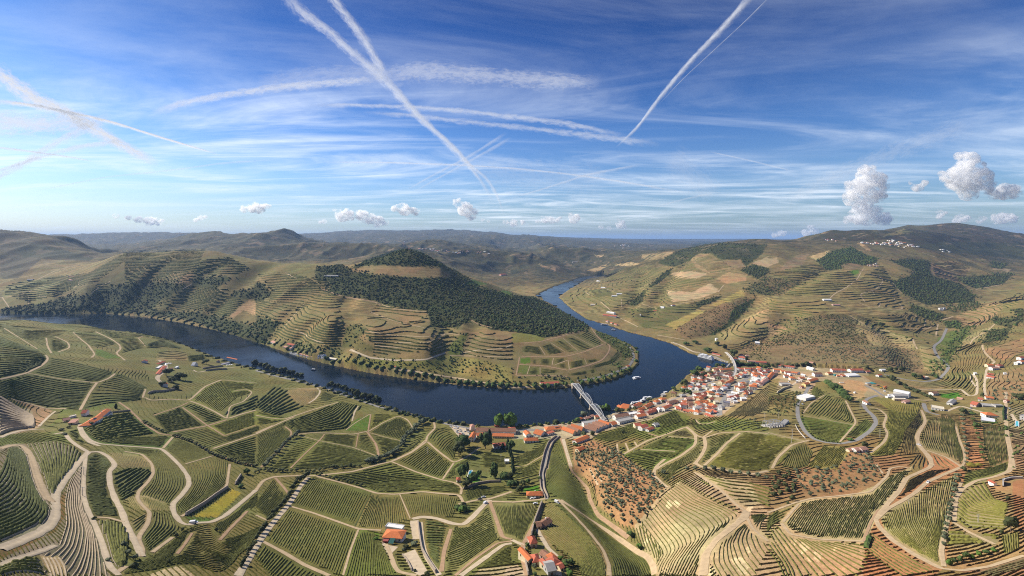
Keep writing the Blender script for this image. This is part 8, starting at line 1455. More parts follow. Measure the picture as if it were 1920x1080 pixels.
boat('m1',1410,265,7,2.6,40,'little boat at the pier rocks',name='motor_boat');boat('m1',1460,232,8,2.8,35,'white launch at the end of the pier',name='motor_boat');boat('m8',1155,790,12,3.6,-12,'dark boat alone on the left stretch of the river',dark=True);boat('n7',95,335,30,6,-22,'long white boat below the estate house upriver');boat('n7',212,402,16,4,-30,'white boat heading downriver past the estate');boat('n7',1030,600,12,3.4,-25,'small white boat at the quay end');boat('m1',1165,400,12,4,28,'flat grey barge at the pier below the yellow house',dark=True)
def cruise_ship():
 a=P3(*T('n7',[(1300,745)])[0],0);b=P3(*T('n7',[(1502,795)])[0],0);c=(a+b)/2;d=b-a;L_=float(np.hypot(d[0],d[1]));B_=10.0
 root=empty('cruise_ship',c,math.atan2(d[1],d[0]));tag(root,'long white river cruise ship moored at the quay','ship')
 mb=MB();hull(mb,L_,B_,2.2,0,.14);mb.build('hull',WHITE,root)
 for k,(l,w) in enumerate(((.86,9.2),(.80,8.8))):
  z=2.2+k*2.7;dk=MB().box((-.01*L_,0,z+1.3),(l*L_,w,2.6)).box((-.01*L_,0,z+2.66),(l*L_+1.2,w+.8,.12)).build('deck_house',WHITE,root)
  n=22
  for i in range(n):
   for sd in (-1,1):o=obj('window',CRW,dk);o.location=((i+.5)/n*l*L_-l*L_/2,sd*(w/2+.02),z+1.4)
 MB().box((.30*L_,0,8.8),(5,6,2.2),0,0,.85).build('bridge_house',WHITE,root);MB().box((.30*L_,0,9.1),(5.1,6.1,.7),0,0,.9).build('bridge_window',GLASS,root)
 MB().box((-.12*L_,0,9.6),(.34*L_,7.4,.16)).box((-.28*L_,3.2,8.6),(.2,.2,2)).box((-.28*L_,-3.2,8.6),(.2,.2,2)).box((.04*L_,3.2,8.6),(.2,.2,2)).box((.04*L_,-3.2,8.6),(.2,.2,2)).build('sun_canopy',WHITE,root)
 MB().cyl((-.38*L_,0,7.5),(-.38*L_,0,10.6),1.0,.8,8).build('funnel',METAL,root);MB().bar((.36*L_,0,9.8),(.36*L_,0,14),.25).bar((.36*L_,-1.2,12),(.36*L_,1.2,12),.15).build('mast',METAL,root)
CRW=MB().box((0,0,0),(1.7,.08,1.3)).mesh('window',GLASS)
cruise_ship()
def jetty(tile,a,b,w,label):
 p0=P3(*T(tile,[a])[0],.9);p1=P3(*T(tile,[b])[0],.9);c=(p0+p1)/2;root=empty('jetty',c);tag(root,label,'jetty')
 MB().bar(p0-c,p1-c,w,.3).build('walkway',CONC,root)
 for t in (.1,.5,.9):q=p0-c+(p1-p0)*t;MB().cyl(q+[0,0,-3],q+[0,0,.8],.2).build('pile',WOOD,root)
jetty('m1',(60,742),(240,715),3.0,'long narrow jetty left of the orange gables');jetty('m1',(440,640),(520,600),2.4,'small jetty at the white boathouse');jetty('m1',(640,590),(700,560),2.4,'jetty behind the moored boats');jetty('m1',(1095,432),(1190,385),7,'wide wooden pier below the yellow house');jetty('m1',(1400,250),(1490,215),3,'pier at the rocks by the tall dark tree')
# ------------------------------------------------------------------ vehicles
def car_mesh(name,paint,L_=4.3,W_=1.8,H_=1.45,van=False):
 mb=MB();mb.box((0,0,.62),(L_,W_,.62),0,0,.94)
 if van:mb.box((-.15*L_,0,1.35),(L_*.72,W_*.96,1.2),0,0,.93);mb.box((.24*L_,0,1.2),(L_*.12,W_*.9,.6),0,1,.8)
 else:mb.box((-.05*L_,0,1.14),(L_*.52,W_*.88,.5),0,1,.78);mb.box((-.05*L_,0,1.41),(L_*.40,W_*.70,.06),0,0)
 for sx in (-.31,.31):
  for sy in (-1,1):mb.cyl((sx*L_,sy*(W_/2-.16),.33),(sx*L_,sy*(W_/2+.02),.33),.33,None,10,2)
 return mb.mesh(name,[paint,GLASS,TYRE])
TYRE=mat('tyre_rubber',(.02,.02,.02),.9)
PAINT={'white':mat('white_car_paint',(.75,.75,.75),.3,spec=.5),'silver':mat('silver_car_paint',(.48,.49,.51),.3,spec=.5),'dark':mat('dark_car_paint',(.04,.045,.055),.3,spec=.5),'red':mat('red_car_paint',(.40,.04,.03),.3,spec=.5),'blue':mat('blue_car_paint',(.08,.13,.26),.3,spec=.5)}
CAR={c:car_mesh('car',p) for c,p in PAINT.items()};VAN=car_mesh('van',PAINT['white'],5.4,2.0,2.2,True)
def car(tile,x,y,rz,col='white',label=None,group=None,van=False,sc=1.0):
 q=T(tile,[(x,y)])[0];p=at(*q);o=obj('van' if van else 'car',VAN if van else CAR[col]);o.location=(p[0],p[1],p[2]+.15);o.rotation_euler=(0,0,math.radians(rz));o.scale=(sc,)*3
 return tag(o,label,'van' if van else 'car',group)
pk=scatter(T('m4','10 400 100 420 260 500 420 560 430 600 380 640 260 670 160 560 60 470'),6.0,1.0,41,mind=4.4)[:46]
for i,q in enumerate(pk):
 c=random.choices(['white','silver','dark','blue','red'],[10,8,4,1,1])[0];o=obj('car',CAR[c]);o.location=(q[0],q[1],float(ground(*q))+.15);o.rotation_euler=(0,0,math.radians(random.choice([-28,-30,62,150])+random.uniform(-4,4)));tag(o,f'{c} car parked in the crowded gravel yard by the winery','car',f'{c} cars in the crowded yard')
car('i',1400,700,12,label='white van on the winding vineyard track',van=True);car('n5',600,838,15,'silver','silver pickup at the sandy farm junction');car('n5',535,868,25,'dark','dark car at the sandy farm junction');car('n5',630,935,55,label='white van on the pale farm drive',van=True);car('n5',1420,862,10,'white','left white car under the orange roofed shed');car('n5',1470,858,10,'silver','silver car under the orange roofed shed');car('n5',1505,855,10,'dark','dark car under the orange roofed shed');car('n5',1475,948,5,'white','white car in front of the orange roofed shed');car('k',325,550,-45,label='white van at the top of the two descending tracks',van=True);car('l',1092,135,-60,'white','white car on the upper sandy ribbon track');car('l',1158,405,35,'white','white car on the lower sandy ribbon track');car('n3',545,660,30,'white','left white car by the quinta',sc=1.1);car('n3',585,645,30,'white','right white car by the quinta',sc=1.1);car('m5',660,720,20,'dark','dark car in the winery yard');car('m5',700,700,20,'silver','silver car in the winery yard');car('h',250,610,70,'white','white car beside the loop road');car('h',262,590,70,'silver','silver car beside the loop road');car('m7',290,690,20,'dark','dark car by the white shed');car('m7',545,715,20,'blue','blue car on the gravel below the green pitch');car('m7',1035,720,60,'silver','silver car at the lane fork on the right')
row_c=[('m2',540,350),('m2',470,390),('m2',440,405),('m2',1290,430),('m2',1330,440),('m2',1380,430),('m2',930,770),('m2',960,735),('m2',880,830),('m2',1620,590),('m2',1600,630),('m2',740,885),('m2',780,890),('m3',540,660),('m3',600,640),('m3',640,600),('m3',1110,720),('m3',1090,745),('m1',500,880),('m1',720,810),('m1',520,945),('m6',990,560),('m6',950,580),('m6',640,390)]
WHERE={'m1':'in the station yard','m2':'in the lower town','m3':'in the upper town','m6':'near the industrial hall'}
for i,(t_,x,y) in enumerate(row_c):
 c=('white','silver','dark')[i%3];car(t_,x,y,random.uniform(0,180),c,f'{c} car parked {WHERE[t_]}',f'{c} cars parked {WHERE[t_]}')
 # ------------------------------------------------------------------ machinery yard, substation, poles, walls, pools
YELL=mat('machine_yellow',(.60,.36,.03),.5,.1,1.0);TEAL=mat('teal_tarpaulin',(.05,.26,.26),.7,.1,1.0);ORNG=mat('orange_crate_paint',(.55,.16,.05),.6,.1,1.0)
def excavator(tile,x,y,rz,m,label):
 p=at(*T(tile,[(x,y)])[0]);root=empty('excavator',p,math.radians(rz));tag(root,label,'excavator')
 MB().box((0,1.0,.45),(3.6,.6,.9)).box((0,-1.0,.45),(3.6,.6,.9)).build('track',TYRE,root);MB().box((-.3,0,1.5),(3.2,2.3,1.0)).build('body',m,root);MB().box((.7,.6,2.6),(1.4,1.0,1.5),0,0,.9).build('cab',GLASS,root);MB().bar((.8,-.3,1.9),(3.4,-.3,4.2),.45).bar((3.4,-.3,4.2),(5.2,-.3,1.8),.38).build('arm',m,root);MB().box((5.2,-.3,1.4),(.9,1.1,.9),0,0,.7).build('bucket',METAL,root)
excavator('m6',830,430,30,YELL,'yellow excavator in the machinery yard');excavator('m6',905,440,200,ORNG,'orange excavator beside the yellow one')
def stackb(tile,x,y,dims,rz,m,name,label,cat):
 p=at(*T(tile,[(x,y)])[0]);root=empty(name,p,math.radians(rz));tag(root,label,cat);a,b,c=dims
 MB().box((0,0,c/2-.2),(a,b,c+.4)).build('body',m,root);MB().box((0,0,c+.05),(a*.96,b*.96,.1)).build('lid',m,root);MB().box((a/2+.03,0,c/2),(.06,b*.8,c*.8)).build('door',METAL,root)
stackb('m6',660,350,(14,9,1.0),10,TEAL,'covered_stack','teal tarpaulin covered stack in the machinery yard','stack');stackb('m6',610,360,(9,5,2),10,WM['grey'],'container','grey container left of the teal stack','container');stackb('m6',760,390,(9,4,1.6),25,RM['brown'],'pallet_stack','brown pallet stack right of the teal stack','stack');stackb('m6',890,495,(5,2.4,2.6),60,METAL,'container','grey metal container at the corner of the machinery yard','container');stackb('m6',900,410,(6,3,1.6),20,ORNG,'container','orange container behind the excavators','container');stackb('m6',55,222,(5,3,3),0,TEAL,'container','teal container left of the brick store','container');stackb('m6',980,560,(7,2.5,2.6),5,WHITE,'truck_trailer','white trailer in front of the industrial hall','trailer');stackb('m6',385,515,(4,2.4,2.2),20,WHITE,'container','white cabin on the earth plot','cabin');stackb('m6',165,345,(9,3,1.2),0,CONC,'slab_stack','pale slab stack on the earth plot','stack')
def substation():
 c=at(*T('n8',[(420,400)])[0]);root=empty('substation',c,.25);tag(root,'grey electrical substation with rows of steel gantries','substation')
 MB().box((0,0,.0),(27,17,.5)).build('slab',CONC,root)
 for j in range(4):
  y=-6.5+j*4.3;g=MB()
  for i in range(5):
   x=-11.5+i*5.7;g.bar((x,y,0),(x,y,6.2),.32);g.bar((x-.5,y,0),(x,y,6.2),.16)
  g.bar((-11.5,y,6.2),(11.5,y,6.2),.4).bar((-11.5,y,5.5),(11.5,y,5.5),.2);g.build('gantry',METAL,root)
 for i in range(6):
  x=-10+i*4;t=MB().box((x,-4.2,1.4),(1.9,1.7,2.4)).box((x,4.6,1.0),(1.5,1.4,1.6));o=t.build('transformer',WM['grey'],root);n_=MB()
  for q in (-.5,0,.5):n_.cyl((x+q,-4.2,2.6),(x+q,-4.2,3.8),.14)
  n_.build('insulator',BSTONE,o)
substation()
def pole(tile,x,y,hpx,label,cross=True):
 p=at(*T(tile,[(x,y)])[0]);h=hpx*p[1]/FPX;root=empty('utility_pole',p);tag(root,label,'pole')
 MB().cyl((0,0,-.5),(0,0,h),.24,.15,7).build('mast',CONC,root)
 if cross:MB().bar((-1.3,0,h-.6),(1.3,0,h-.6),.18).bar((-.9,0,h-1.7),(.9,0,h-1.7),.14).build('crossarm',METAL,root)
for (t_,x,y,h,lab) in (('i',606,350,16,'upper pole beside the pale track on the left'),('i',598,500,17,'lower pole beside the pale track on the left'),('j',1242,195,12,'pole standing in the triangular vineyard'),('n8',890,715,18,'double pole in the small green field by the loop road'),('h',170,890,14,'pole at the plateau vineyard corner'),('l',1020,560,9,'pole in the golden centre vineyard'),('l',1520,690,15,'pole on the green curved terraces'),('l',605,525,7,'pole at the top of the neat parallel rows'),('m7',990,670,25,'tall pole beside the small pink house'),('m6',475,790,19,'pole left of the hairpin road'),('m6',155,200,18,'tall thin mast at the brick store'),('k',-80,240,11,'pole left of the walled lane'),('h',810,850,16,'pole beside the sandy hairpin'),('n8',190,300,18,'left pylon behind the substation'),('n8',545,200,13,'right pylon behind the substation'),('f',1240,965,10,'pole above the forked track'),('m1',255,670,9,'flagpole behind the orange gables'),('g',880,960,8,'pole in the green vineyard below the village road'),('m3',520,320,14,'pole beside the long white row')):pole(t_,x,y,h,lab,'flagpole' not in lab)
def walls(tile,pts_,h,w,m,label,name='stone_wall',lift=.0):
 p=np.array(dens(T(tile,pts_),2.0));H=hit(p[:,0],p[:,1])
 for _ in range(2):H[1:-1]=(H[:-2]+2*H[1:-1]+H[2:])/4
 c=H.mean(0);V,F=strip(H-c,[(-w/2,-.8),(-w/2,h),(w/2,h),(w/2,-.8)]);o=obj(name,mesh_np(name,V,F,m));o.location=c;tag(o,label,'wall'); return o
SW=M['bank'][1]
walls('g','322 840 265 885 235 955 205 1080',2.6,.8,WM['stone'],'left stone wall of the lane by the winery');walls('g','348 842 298 885 268 950 242 1080',2.2,.8,WM['stone'],'right stone wall of the lane by the winery');walls('k','228 220 198 350 208 450 240 520',2.2,.8,WM['stone'],'left wall of the lane by the orange shed');walls('k','258 220 225 350 235 450 262 515',1.8,.8,WM['stone'],'right wall of the lane by the orange shed');walls('k','218 550 165 690 140 790',3.2,1.0,WM['stone'],'high dark wall along the bottom lane');walls('k','88 880 92 960 118 1078',2.4,.8,WM['stone'],'stone wall at the bottom lane fork');walls('n2','930 155 950 350 975 520 1000 650 1100 830 1240 1040',2.2,.9,WM['stone'],'long stone wall beside the farm drive');walls('n3','1040 455 1180 428 1380 408',3.0,1.4,SW,'upper pale terrace wall below the riverside hall','terrace_wall');walls('n3','1090 485 1300 462 1450 458',3.0,1.4,SW,'lower pale terrace wall below the riverside hall','terrace_wall');walls('n3','150 860 240 830 400 825 600 790 640 740',3.0,1.2,WM['stone'],'curved stone wall under the quinta');walls('i','1340 645 1480 560 1560 500 1650 440',2.6,1.0,WM['stone'],'stone wall along the bottom of the swooping terraces');walls('n5','250 700 500 610 700 580 900 575',2.4,.9,WM['stone'],'garden wall below the pool trees');walls('n4','1120 370 1350 350 1560 325',1.8,.7,SW,'pale wall right of the orange roofed houses','terrace_wall');walls('i','1700 420 1745 350',2.6,1.0,WM['stone'],'short dark wall above the golden weeds');walls('n8','960 350 1010 470 1120 610 1220 710',1.2,.5,CONC,'pale kerb wall along the loop road','kerb_wall');walls('m3','395 840 520 760 690 705',3.5,1.0,WM['cream'],'sandy retaining wall under the upper town car park','retaining_wall')
walls('l','1700 400 1700 435',4.0,.8,WM['grey'],'dark ruined wall by the lane at the right','ruined_wall');walls('l','1700 395 1760 380 1850 378',2.0,.8,WM['grey'],'long low ruined wall at the right edge','ruined_wall');walls('n2','665 720 760 850 830 1000',1.6,.6,WM['stone'],'retaining wall under the gravel platform','retaining_wall')
POOL=mat('pool_water',(.03,.22,.30),.08,0,1,.5);TURQ=mat('turquoise_pool_water',(.10,.55,.58),.08,0,1,.5)
def pool(tile,poly,m,label):
 H=hit(*np.array(T(tile,poly)).T);c=H.mean(0);z=float(H[:,2].max())-c[2]+.25;root=empty('swimming_pool',c);tag(root,label,'pool');q=H-c;mb=MB();qq=q.copy();qq[:,2]=z;lo=q.copy();lo[:,2]=z-2.5
 mb.add(np.vstack([qq,lo]),[[0,1,2,3],[0,4,5,1],[1,5,6,2],[2,6,7,3],[3,7,4,0]]);mb.build('water',m,root)
 r=MB()
 for i in range(4):a,b=qq[i],qq[(i+1)%4];r.bar(a+[0,0,-.1],b+[0,0,-.1],.7,.5)
 r.build('coping',WHITE,root)
pool('n5','325 500 372 500 412 425 360 425',POOL,'blue swimming pool among tall garden trees');pool('m7','1102 942 1150 945 1148 895 1108 895',TURQ,'turquoise swimming pool beside the modern grey house');pool('m7','672 880 850 888 840 862 680 850',WHITE,'white terrace with a pool in front of the villa')
def hedge(tile,pts_,h,w,m,label):
 p=np.array(dens(T(tile,pts_),1.5));H=hit(p[:,0],p[:,1]);c=H.mean(0);V,F=strip(H-c,[(-w/2,-.5),(-w/2,h*.8),(0,h),(w/2,h*.8),(w/2,-.5)],.3,.3);o=obj('hedge',mesh_np('hedge',V,F,m));o.location=c;tag(o,label,'hedge')
hedge('m7','675 895 780 900 890 905',1.8,1.6,M['leaf'][3],'clipped yellow green hedge in front of the villa');hedge('m7','965 690 955 780 962 865',3,2.4,M['leaf'][1],'tall dark hedge right of the villa');hedge('l','710 880 728 820 740 800',2,2.5,M['leaf'][1],'narrow green hedge at the end of the neat rows')
# dark solar panels and the green awning of two farmhouses
def panel_set():
 for o in HOUSES:
  if o[6] and 'solar panels' in o[6]:
   r=[c for c in o[0].children if c.name.startswith('roof')][0];L_,D_=o[7],12
   for i in range(6):
    x=(i%3-1)*1.75+1.0;t=.42+.2*(i//3);z=4.4+.42*6*t+.62;MB().add([(x-.8,-6*(1-t)-.6,z-.25),(x+.8,-6*(1-t)-.6,z-.25),(x+.8,-6*(1-t)+.6,z+.25),(x-.8,-6*(1-t)+.6,z+.25)]+[(x-.8,-6*(1-t)-.6,z-.35),(x+.8,-6*(1-t)-.6,z-.35),(x+.8,-6*(1-t)+.6,z+.15),(x-.8,-6*(1-t)+.6,z+.15)],[[0,1,2,3],[7,6,5,4],[0,4,5,1],[1,5,6,2],[2,6,7,3],[3,7,4,0]]).build('solar_panel',GLASS,r)
  if o[6] and o[6].startswith('white farmhouse with orange hipped'):
   gm=mat('dark_green_awning',(.015,.085,.075),.7,.1,1.0);L_=o[7];MB().add([(-.06*L_,-6,3.9),(.2*L_,-6,3.9),(.2*L_,-11,3.0),(-.06*L_,-11,3.0),(-.06*L_,-6,3.75),(.2*L_,-6,3.75),(.2*L_,-11,2.85),(-.06*L_,-11,2.85)],[[3,2,1,0],[4,5,6,7],[1,2,6,5],[2,3,7,6],[3,0,4,7],[0,1,5,4]]).build('awning',gm,o[0])
   for x in (-.05,.19):MB().bar((x*L_,-10.8,-.5),(x*L_,-10.8,2.9),.18).build('awning_post',METAL,o[0])
   MB().box((-.27*L_,-7.2,1.4),(.28*L_,2.4,2.8)).build('porch',WM['red'],o[0])
panel_set()
def umbrella(x,y,lab):
 p=at(*T('n3',[(x,y)])[0]);root=empty('sun_umbrella',p);tag(root,lab,'umbrella','white umbrellas at the quinta');MB().cyl((0,0,0),(0,0,3.2),.08).build('pole',METAL,root);MB().cyl((0,0,2.6),(0,0,3.6),2.6,.1,8).build('canopy',WHITE,root)
for i,(x,y) in enumerate(((455,385),(490,378),(525,380),(450,402),(1450,405),(1490,402),(1525,398))):umbrella(x,y,'%s white umbrella %s'%(('first','second','third','fourth','first','second','third')[i],'on the quinta terrace street' if i<4 else 'in front of the riverside hall'))
# ------------------------------------------------------------------ clouds and contrails, at their own heights far away
def cloud_mat():
 m=bpy.data.materials.new('cumulus_vapour');m.use_nodes=True ;t=m.node_tree;t.nodes.clear()
 v=N(t,'ShaderNodeVolumePrincipled');v.inputs['Color'].default_value=(.995,.995,1.0,1);v.inputs['Anisotropy'].default_value=.3
 tc_=N(t,'ShaderNodeTexCoord');nz=N(t,'ShaderNodeTexNoise',i_Scale=.0052,i_Detail=7.0,i_Roughness=.6);L(t,tc_.outputs['Object'],nz.inputs['Vector'])
 dm=N(t,'ShaderNodeMapRange',i_1=.44,i_2=.60,i_3=.0,i_4=CLOUD_D*2.2);L(t,nz.outputs[0],dm.inputs[0]);L(t,dm.outputs[0],v.inputs['Density'])
 o_=N(t,'ShaderNodeOutputMaterial');L(t,v.outputs[0],o_.inputs['Volume'])
 return m
CLOUD_D=.0055
def Pdir(px,py,R):
 """a point at horizontal distance R ahead on the sight line of a photo pixel"""
 return np.array([(px-960.0)/FPX*R,R,HC+(CY-py)/FPX*R])
def cloud(blobs,R,label,seed,flatten=1.0):
 """blobs: (px, py, radius px) lumps of one cumulus"""
 cx=np.mean([b[0] for b in blobs]);cy=np.mean([b[1] for b in blobs]);c=Pdir(cx,cy,R);g=np.random.default_rng(seed);mb=MB();k=R/FPX
 for i,(bx,by,br) in enumerate(blobs):
  p=Pdir(bx,by,R)-c
  for j in range(7):
   a=g.random(3)*2-1;s=br*k*1.18*(.72 if j==0 else .34+.2*g.random());off=a*br*k*(0 if j==0 else .62);off[2]=abs(off[2])*1.1-.25*br*k
   V=lump(ICO3[0],.30,seed*50+i*9+j,1.6);V=V*(1+.10*(fbm(V[:,0]*6+i,V[:,1]*6+V[:,2]*5+j,3,seed)-.5))[:,None];V=V*s;V[:,2]*=.85*flatten
   mb.add(V+p+off,ICO3[1])
 o=mb.build('cumulus_cloud',CLM,None,c,smooth=True);
 rm=o.modifiers.new('fuse','REMESH');rm.mode='VOXEL';rm.voxel_size=max(b[2] for b in blobs)*k*.085;rm.use_smooth_shade=True
 dg=bpy.context.evaluated_depsgraph_get();me=bpy.data.meshes.new_from_object(o.evaluated_get(dg));o.modifiers.clear();o.data=me
 return tag(o,label,'cloud','cumulus clouds above the far hills')
CLM=cloud_mat()
CL=[([(1608,405,18),(1630,402,22),(1655,408,17),(1590,412,10),(1618,385,20),(1598,372,16),(1612,350,24),(1640,345,24),(1628,325,20),(1650,330,14),(1640,365,18)],14000,'tall double towered white cloud above the dark right hill'),
([(1810,340,26),(1800,318,22),(1815,296,20),(1838,330,24),(1848,350,16),(1778,330,16),(1815,362,16),(1835,312,14)],14000,'largest puffy cloud near the right edge'),([(1868,362,14),(1886,358,18),(1900,364,10)],14000,'small cloud tucked right under the largest puffy cloud'),([(1722,350,10),(1732,342,8),(1708,342,5)],14000,'ragged little cloud between the two big right clouds'),
([(1870,410,12),(1886,406,14),(1900,412,8)],15000,'low cloud over the right end of the hills'),([(1795,412,9),(1806,408,10)],15000,'small low cloud over the rounded right summit'),([(1762,405,7),(1765,398,7)],15000,'thin low puff over the saddle of the right hills'),([(1842,410,6),(1836,416,5)],15000,'tiny puff right of the rounded summit'),([(1460,437,8),(1452,440,6),(1468,438,6)],16000,'flat white puff low over the plateau'),([(1512,436,9),(1520,428,8),(1528,434,8)],16000,'faint puff left of the dark right hill'),
([(640,405,13),(655,402,13),(632,398,8)],16000,'left lobe of the centre left cloud pair'),([(690,408,14),(708,414,14),(676,402,12),(724,418,7)],16000,'right lobe of the centre left cloud pair'),([(608,414,6),(600,416,4)],16000,'tiny puff left of the centre left clouds'),([(760,392,14),(742,390,9),(778,396,10)],16000,'oval cloud above the wooded peak'),([(870,390,16),(882,400,14),(856,380,9)],15000,'rounded grey cloud right of the wooded peak'),([(470,388,12),(486,390,12),(458,392,8),(502,386,6)],17000,'white cloud over the left blue hill'),([(375,408,6),(366,412,5),(384,406,5)],17000,'small cloud left of the left blue hill'),
([(260,410,9),(280,413,11),(296,415,8),(240,408,6),(218,404,6)],19000,'long flat cream cloud low on the left'),([(964,417,9),(948,416,6),(980,416,6)],16000,'flat grey cloud over the distant valley'),([(1022,410,9),(1034,413,8),(1010,416,6),(1047,412,7)],16000,'grey cloud pair over the distant valley'),([(1076,410,11),(1070,404,7)],16000,'dark round cloud over the distant valley'),([(1162,420,9),(1160,414,7),(1170,424,6)],15000,'small bright cloud over the river gap'),([(1128,424,6),(1142,427,5)],16000,'faint grey scrap left of the small bright cloud'),([(904,411,5),(916,414,4)],16000,'tiny scrap right of the rounded grey cloud')]
for i,(bl,R,lab) in enumerate(CL):cloud(bl,R,lab,300+i)
def trail_mat(name,alpha,seed,ragged):
 m=bpy.data.materials.new(name);m.use_nodes=True ;t=m.node_tree;t.nodes.clear();out=N(t,'ShaderNodeOutputMaterial')
 df=N(t,'ShaderNodeBsdfDiffuse');df.inputs['Color'].default_value=(.90,.94,1.0,1);tl_=N(t,'ShaderNodeBsdfTranslucent');tl_.inputs['Color'].default_value=(.90,.94,1.0,1);ms=N(t,'ShaderNodeMixShader',i_0=.6);L(t,df.outputs[0],ms.inputs[1]);L(t,tl_.outputs[0],ms.inputs[2])
 tr=N(t,'ShaderNodeBsdfTransparent');mx=N(t,'ShaderNodeMixShader');a=N(t,'ShaderNodeAttribute',attribute_name='ice_amount');sp=N(t,'ShaderNodeSeparateColor');L(t,a.outputs['Color'],sp.inputs[0])
 # red: across (0 edge..1 centre), green: along-strength, blue unused; noise breaks it up
 tx=N(t,'ShaderNodeAttribute',attribute_name='course');nz=N(t,'ShaderNodeTexNoise',i_Scale=1.0,i_Detail=6.0,i_Roughness=.7,i_Distortion=.4);L(t,tx.outputs['Vector'],nz.inputs['Vector'])
 nm=N(t,'ShaderNodeMapRange',i_1=.28,i_2=.72,i_3=-ragged,i_4=ragged);L(t,nz.outputs[0],nm.inputs[0])
 ad=N(t,'ShaderNodeMath',operation='ADD');L(t,sp.outputs[0],ad.inputs[0]);L(t,nm.outputs[0],ad.inputs[1])
 sm=N(t,'ShaderNodeMapRange',i_1=.05,i_2=1.25,i_3=.0,i_4=1.0);sm.interpolation_type='SMOOTHSTEP';L(t,ad.outputs[0],sm.inputs[0])
 m1=N(t,'ShaderNodeMath',operation='MULTIPLY');L(t,sm.outputs[0],m1.inputs[0]);L(t,sp.outputs[1],m1.inputs[1]);m2=N(t,'ShaderNodeMath',operation='MULTIPLY',i_1=alpha,use_clamp=True);L(t,m1.outputs[0],m2.inputs[0])
 L(t,m2.outputs[0],mx.inputs[0]);L(t,tr.outputs[0],mx.inputs[1]);L(t,ms.outputs[0],mx.inputs[2]);L(t,mx.outputs[0],out.inputs['Surface']); return m
TMAT={}
def contrail(pts_,w0,w1,alpha,label,ragged=.35,alt=9000.0,s0=1.0,s1=1.0,name='contrail',cat='contrail'):
 """course through photo pixels on a flight level; width in photo pixels at both ends"""
 p=np.array(dens(pts_,6.0));K=len(p)
 for _ in range(10):p[1:-1]=(p[:-2]+2*p[1:-1]+p[2:])/4
 R=(alt-HC)*FPX/np.maximum(CY-p[:,1],8.0);W_=np.c_[(p[:,0]-960)/FPX*R,R,np.full(K,alt)]
 tan=np.gradient(p,axis=0);tan/=np.linalg.norm(tan,axis=1)[:,None]+1e-9;nr=np.c_[-tan[:,1],tan[:,0]];t=np.linspace(0,1,K);wd=(w0+(w1-w0)*t)*.6*(1+.5*(fbm(p[:,0]/25,p[:,1]/25,3,int(w0*7+len(label)))-.5))
 m=7;V=np.zeros((K,m,3));den=np.zeros((K,m,4),np.float32);den[...,3]=1;crs=np.zeros((K,m,3),np.float32)
 ln=np.r_[0,np.cumsum(np.hypot(*np.diff(p,axis=0).T))]
 for j in range(m):
  f=j/(m-1)*2-1;q=p+nr*(wd*f)[:,None];RR=(alt-HC)*FPX/np.maximum(CY-q[:,1],6.0)
  V[:,j]=np.c_[(q[:,0]-960)/FPX*RR,RR,np.full(K,alt)+60*(1-f*f)];den[:,j,0]=1-abs(f)**1.3;den[:,j,1]=(s0+(s1-s0)*t)*np.minimum(1,np.minimum(t,1-t)*8+(.0));crs[:,j]=np.c_[ln/16.0,np.full(K,f*1.6)*np.maximum(wd,5)/9,np.full(K,len(label)*3.1)]
 idx=np.arange(K*m).reshape(K,m);F=np.stack([idx[:-1,:-1],idx[:-1,1:],idx[1:,1:],idx[1:,:-1]],-1).reshape(-1,4)
 kk=(round(alpha,2),ragged)
 if kk not in TMAT:TMAT[kk]=trail_mat('contrail_ice',alpha,1,ragged)
 me=mesh_np(name,V.reshape(-1,3),F,TMAT[kk],smooth=True);ca=me.color_attributes.new('ice_amount','FLOAT_COLOR','POINT');ca.data.foreach_set('color',den.ravel());va=me.attributes.new('course','FLOAT_VECTOR','POINT');va.data.foreach_set('vector',crs.ravel())
 return tag(obj(name,me),label,cat,'contrails and trailing cirrus streaks')
contrail([(520,-30),(560,20),(620,62),(660,100),(710,140),(735,165),(780,215),(830,260),(880,310),(905,345),(928,385)],30,8,.62,'left arm of the long crossing contrail pair at the top',.4)
contrail([(605,-30),(640,20),(680,70),(712,125),(728,150)],22,20,.66,'right arm of the contrail pair joining near the top centre',.4)
contrail([(728,150),(760,190),(800,232),(850,275),(885,315),(915,335),(938,378),(944,405)],14,6,.5,'thin lower tail of the long contrail',.3)
contrail([(1420,-20),(1395,10),(1350,60),(1300,110),(1240,180),(1200,235),(1155,278)],17,5,.75,'straight bright contrail slanting down on the right',.3);contrail([(1450,-10),(1400,40),(1340,95),(1280,150),(1235,198)],4,2,.4,'faint thin trail beside the bright right contrail',.2)
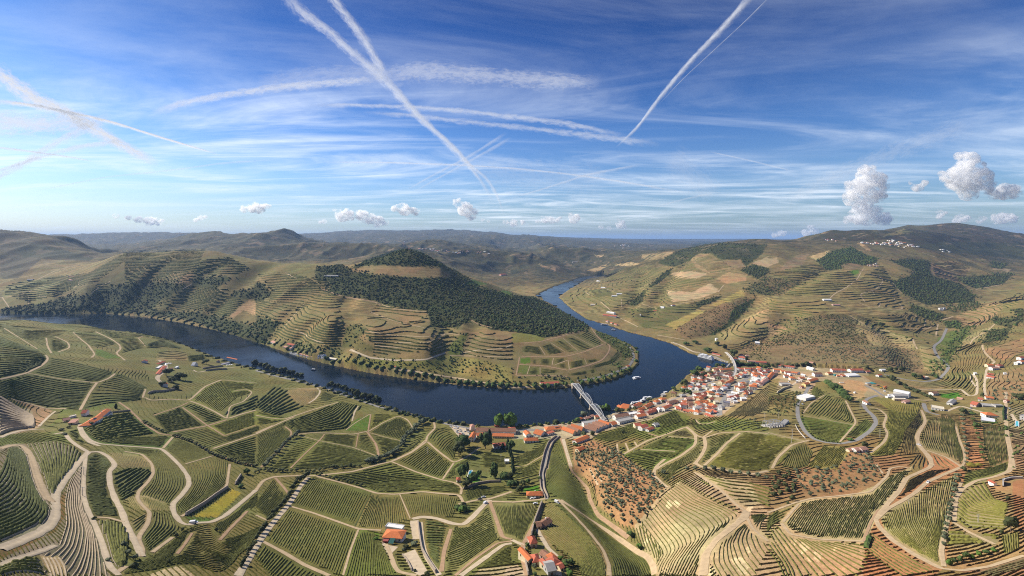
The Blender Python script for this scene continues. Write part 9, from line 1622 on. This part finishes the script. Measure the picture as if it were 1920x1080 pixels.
contrail([(-30,120),(20,155),(70,190),(120,210),(170,238),(240,280),(300,310)],38,20,1.05,'broad white contrail falling from the left edge',.45);contrail([(-20,190),(60,198),(130,212),(210,230),(300,258),(415,292)],12,3,1.36,'bright thin contrail crossing at the far left',.3);contrail([(-20,275),(60,285),(130,295),(175,303)],6,3,.94,'short thin trail low at the left edge',.3)
contrail([(-30,345),(40,310),(100,270),(150,245),(210,215)],14,26,.71,'hazy streak rising from the lower left',.5,s0=1,s1=.8);contrail([(-30,330),(60,300),(150,275),(235,265)],8,14,.65,'second hazy streak at the left edge',.45)
contrail([(280,215),(350,192),(430,178),(520,165),(620,157),(720,148)],16,18,.62,'long ragged white streak across the left centre',.5);contrail([(700,150),(780,134),(870,138),(960,148),(1050,152),(1130,156)],44,30,.42,'wide feathery streak right of the crossing',.55);contrail([(480,160),(600,140),(740,140)],40,40,.22,'veil above the long ragged streak',.5)
contrail([(575,199),(660,198),(760,201),(860,208),(960,220),(1060,232),(1180,258)],9,14,.52,'upper of two parallel streaks in the centre',.45);contrail([(680,212),(780,218),(880,230),(980,240),(1080,252),(1240,272)],9,16,.46,'lower of two parallel streaks in the centre',.45)
contrail([(600,305),(720,305),(860,310),(960,316),(1060,326),(1160,340),(1290,362)],4,5,.6,'long thin level trail above the centre clouds',.25);contrail([(60,360),(200,332),(320,320),(420,306),(520,300)],3,5,.35,'long faint trail in the left half',.2)
contrail([(760,358),(810,330),(870,300),(950,250)],4,9,.35,'first of two parallel faint diagonals near the centre',.3);contrail([(775,360),(830,330),(890,298),(960,258)],4,8,.32,'second of two parallel faint diagonals near the centre',.3);contrail([(960,372),(1040,348),(1100,328),(1200,310)],4,7,.4,'short rising streak right of the centre',.35);contrail([(1230,388),(1290,372),(1340,362)],3,5,.3,'faint rising streak under the bright contrail',.3);contrail([(1330,285),(1400,300),(1490,322)],3,4,.35,'short faint streak right of the bright contrail',.3)
contrail([(1460,385),(1560,335),(1640,300),(1720,268),(1830,232)],30,40,.20,'broad faint cirrus band on the right',.6);contrail([(1250,300),(1300,330),(1340,370)],80,60,.16,'pale veil low in the centre right',.6);contrail([(880,320),(1000,330),(1140,340)],70,70,.16,'pale veil low in the centre',.6);contrail([(-20,230),(80,235),(170,228)],50,40,.77,'bright fuzzy patch at the left edge',.55)
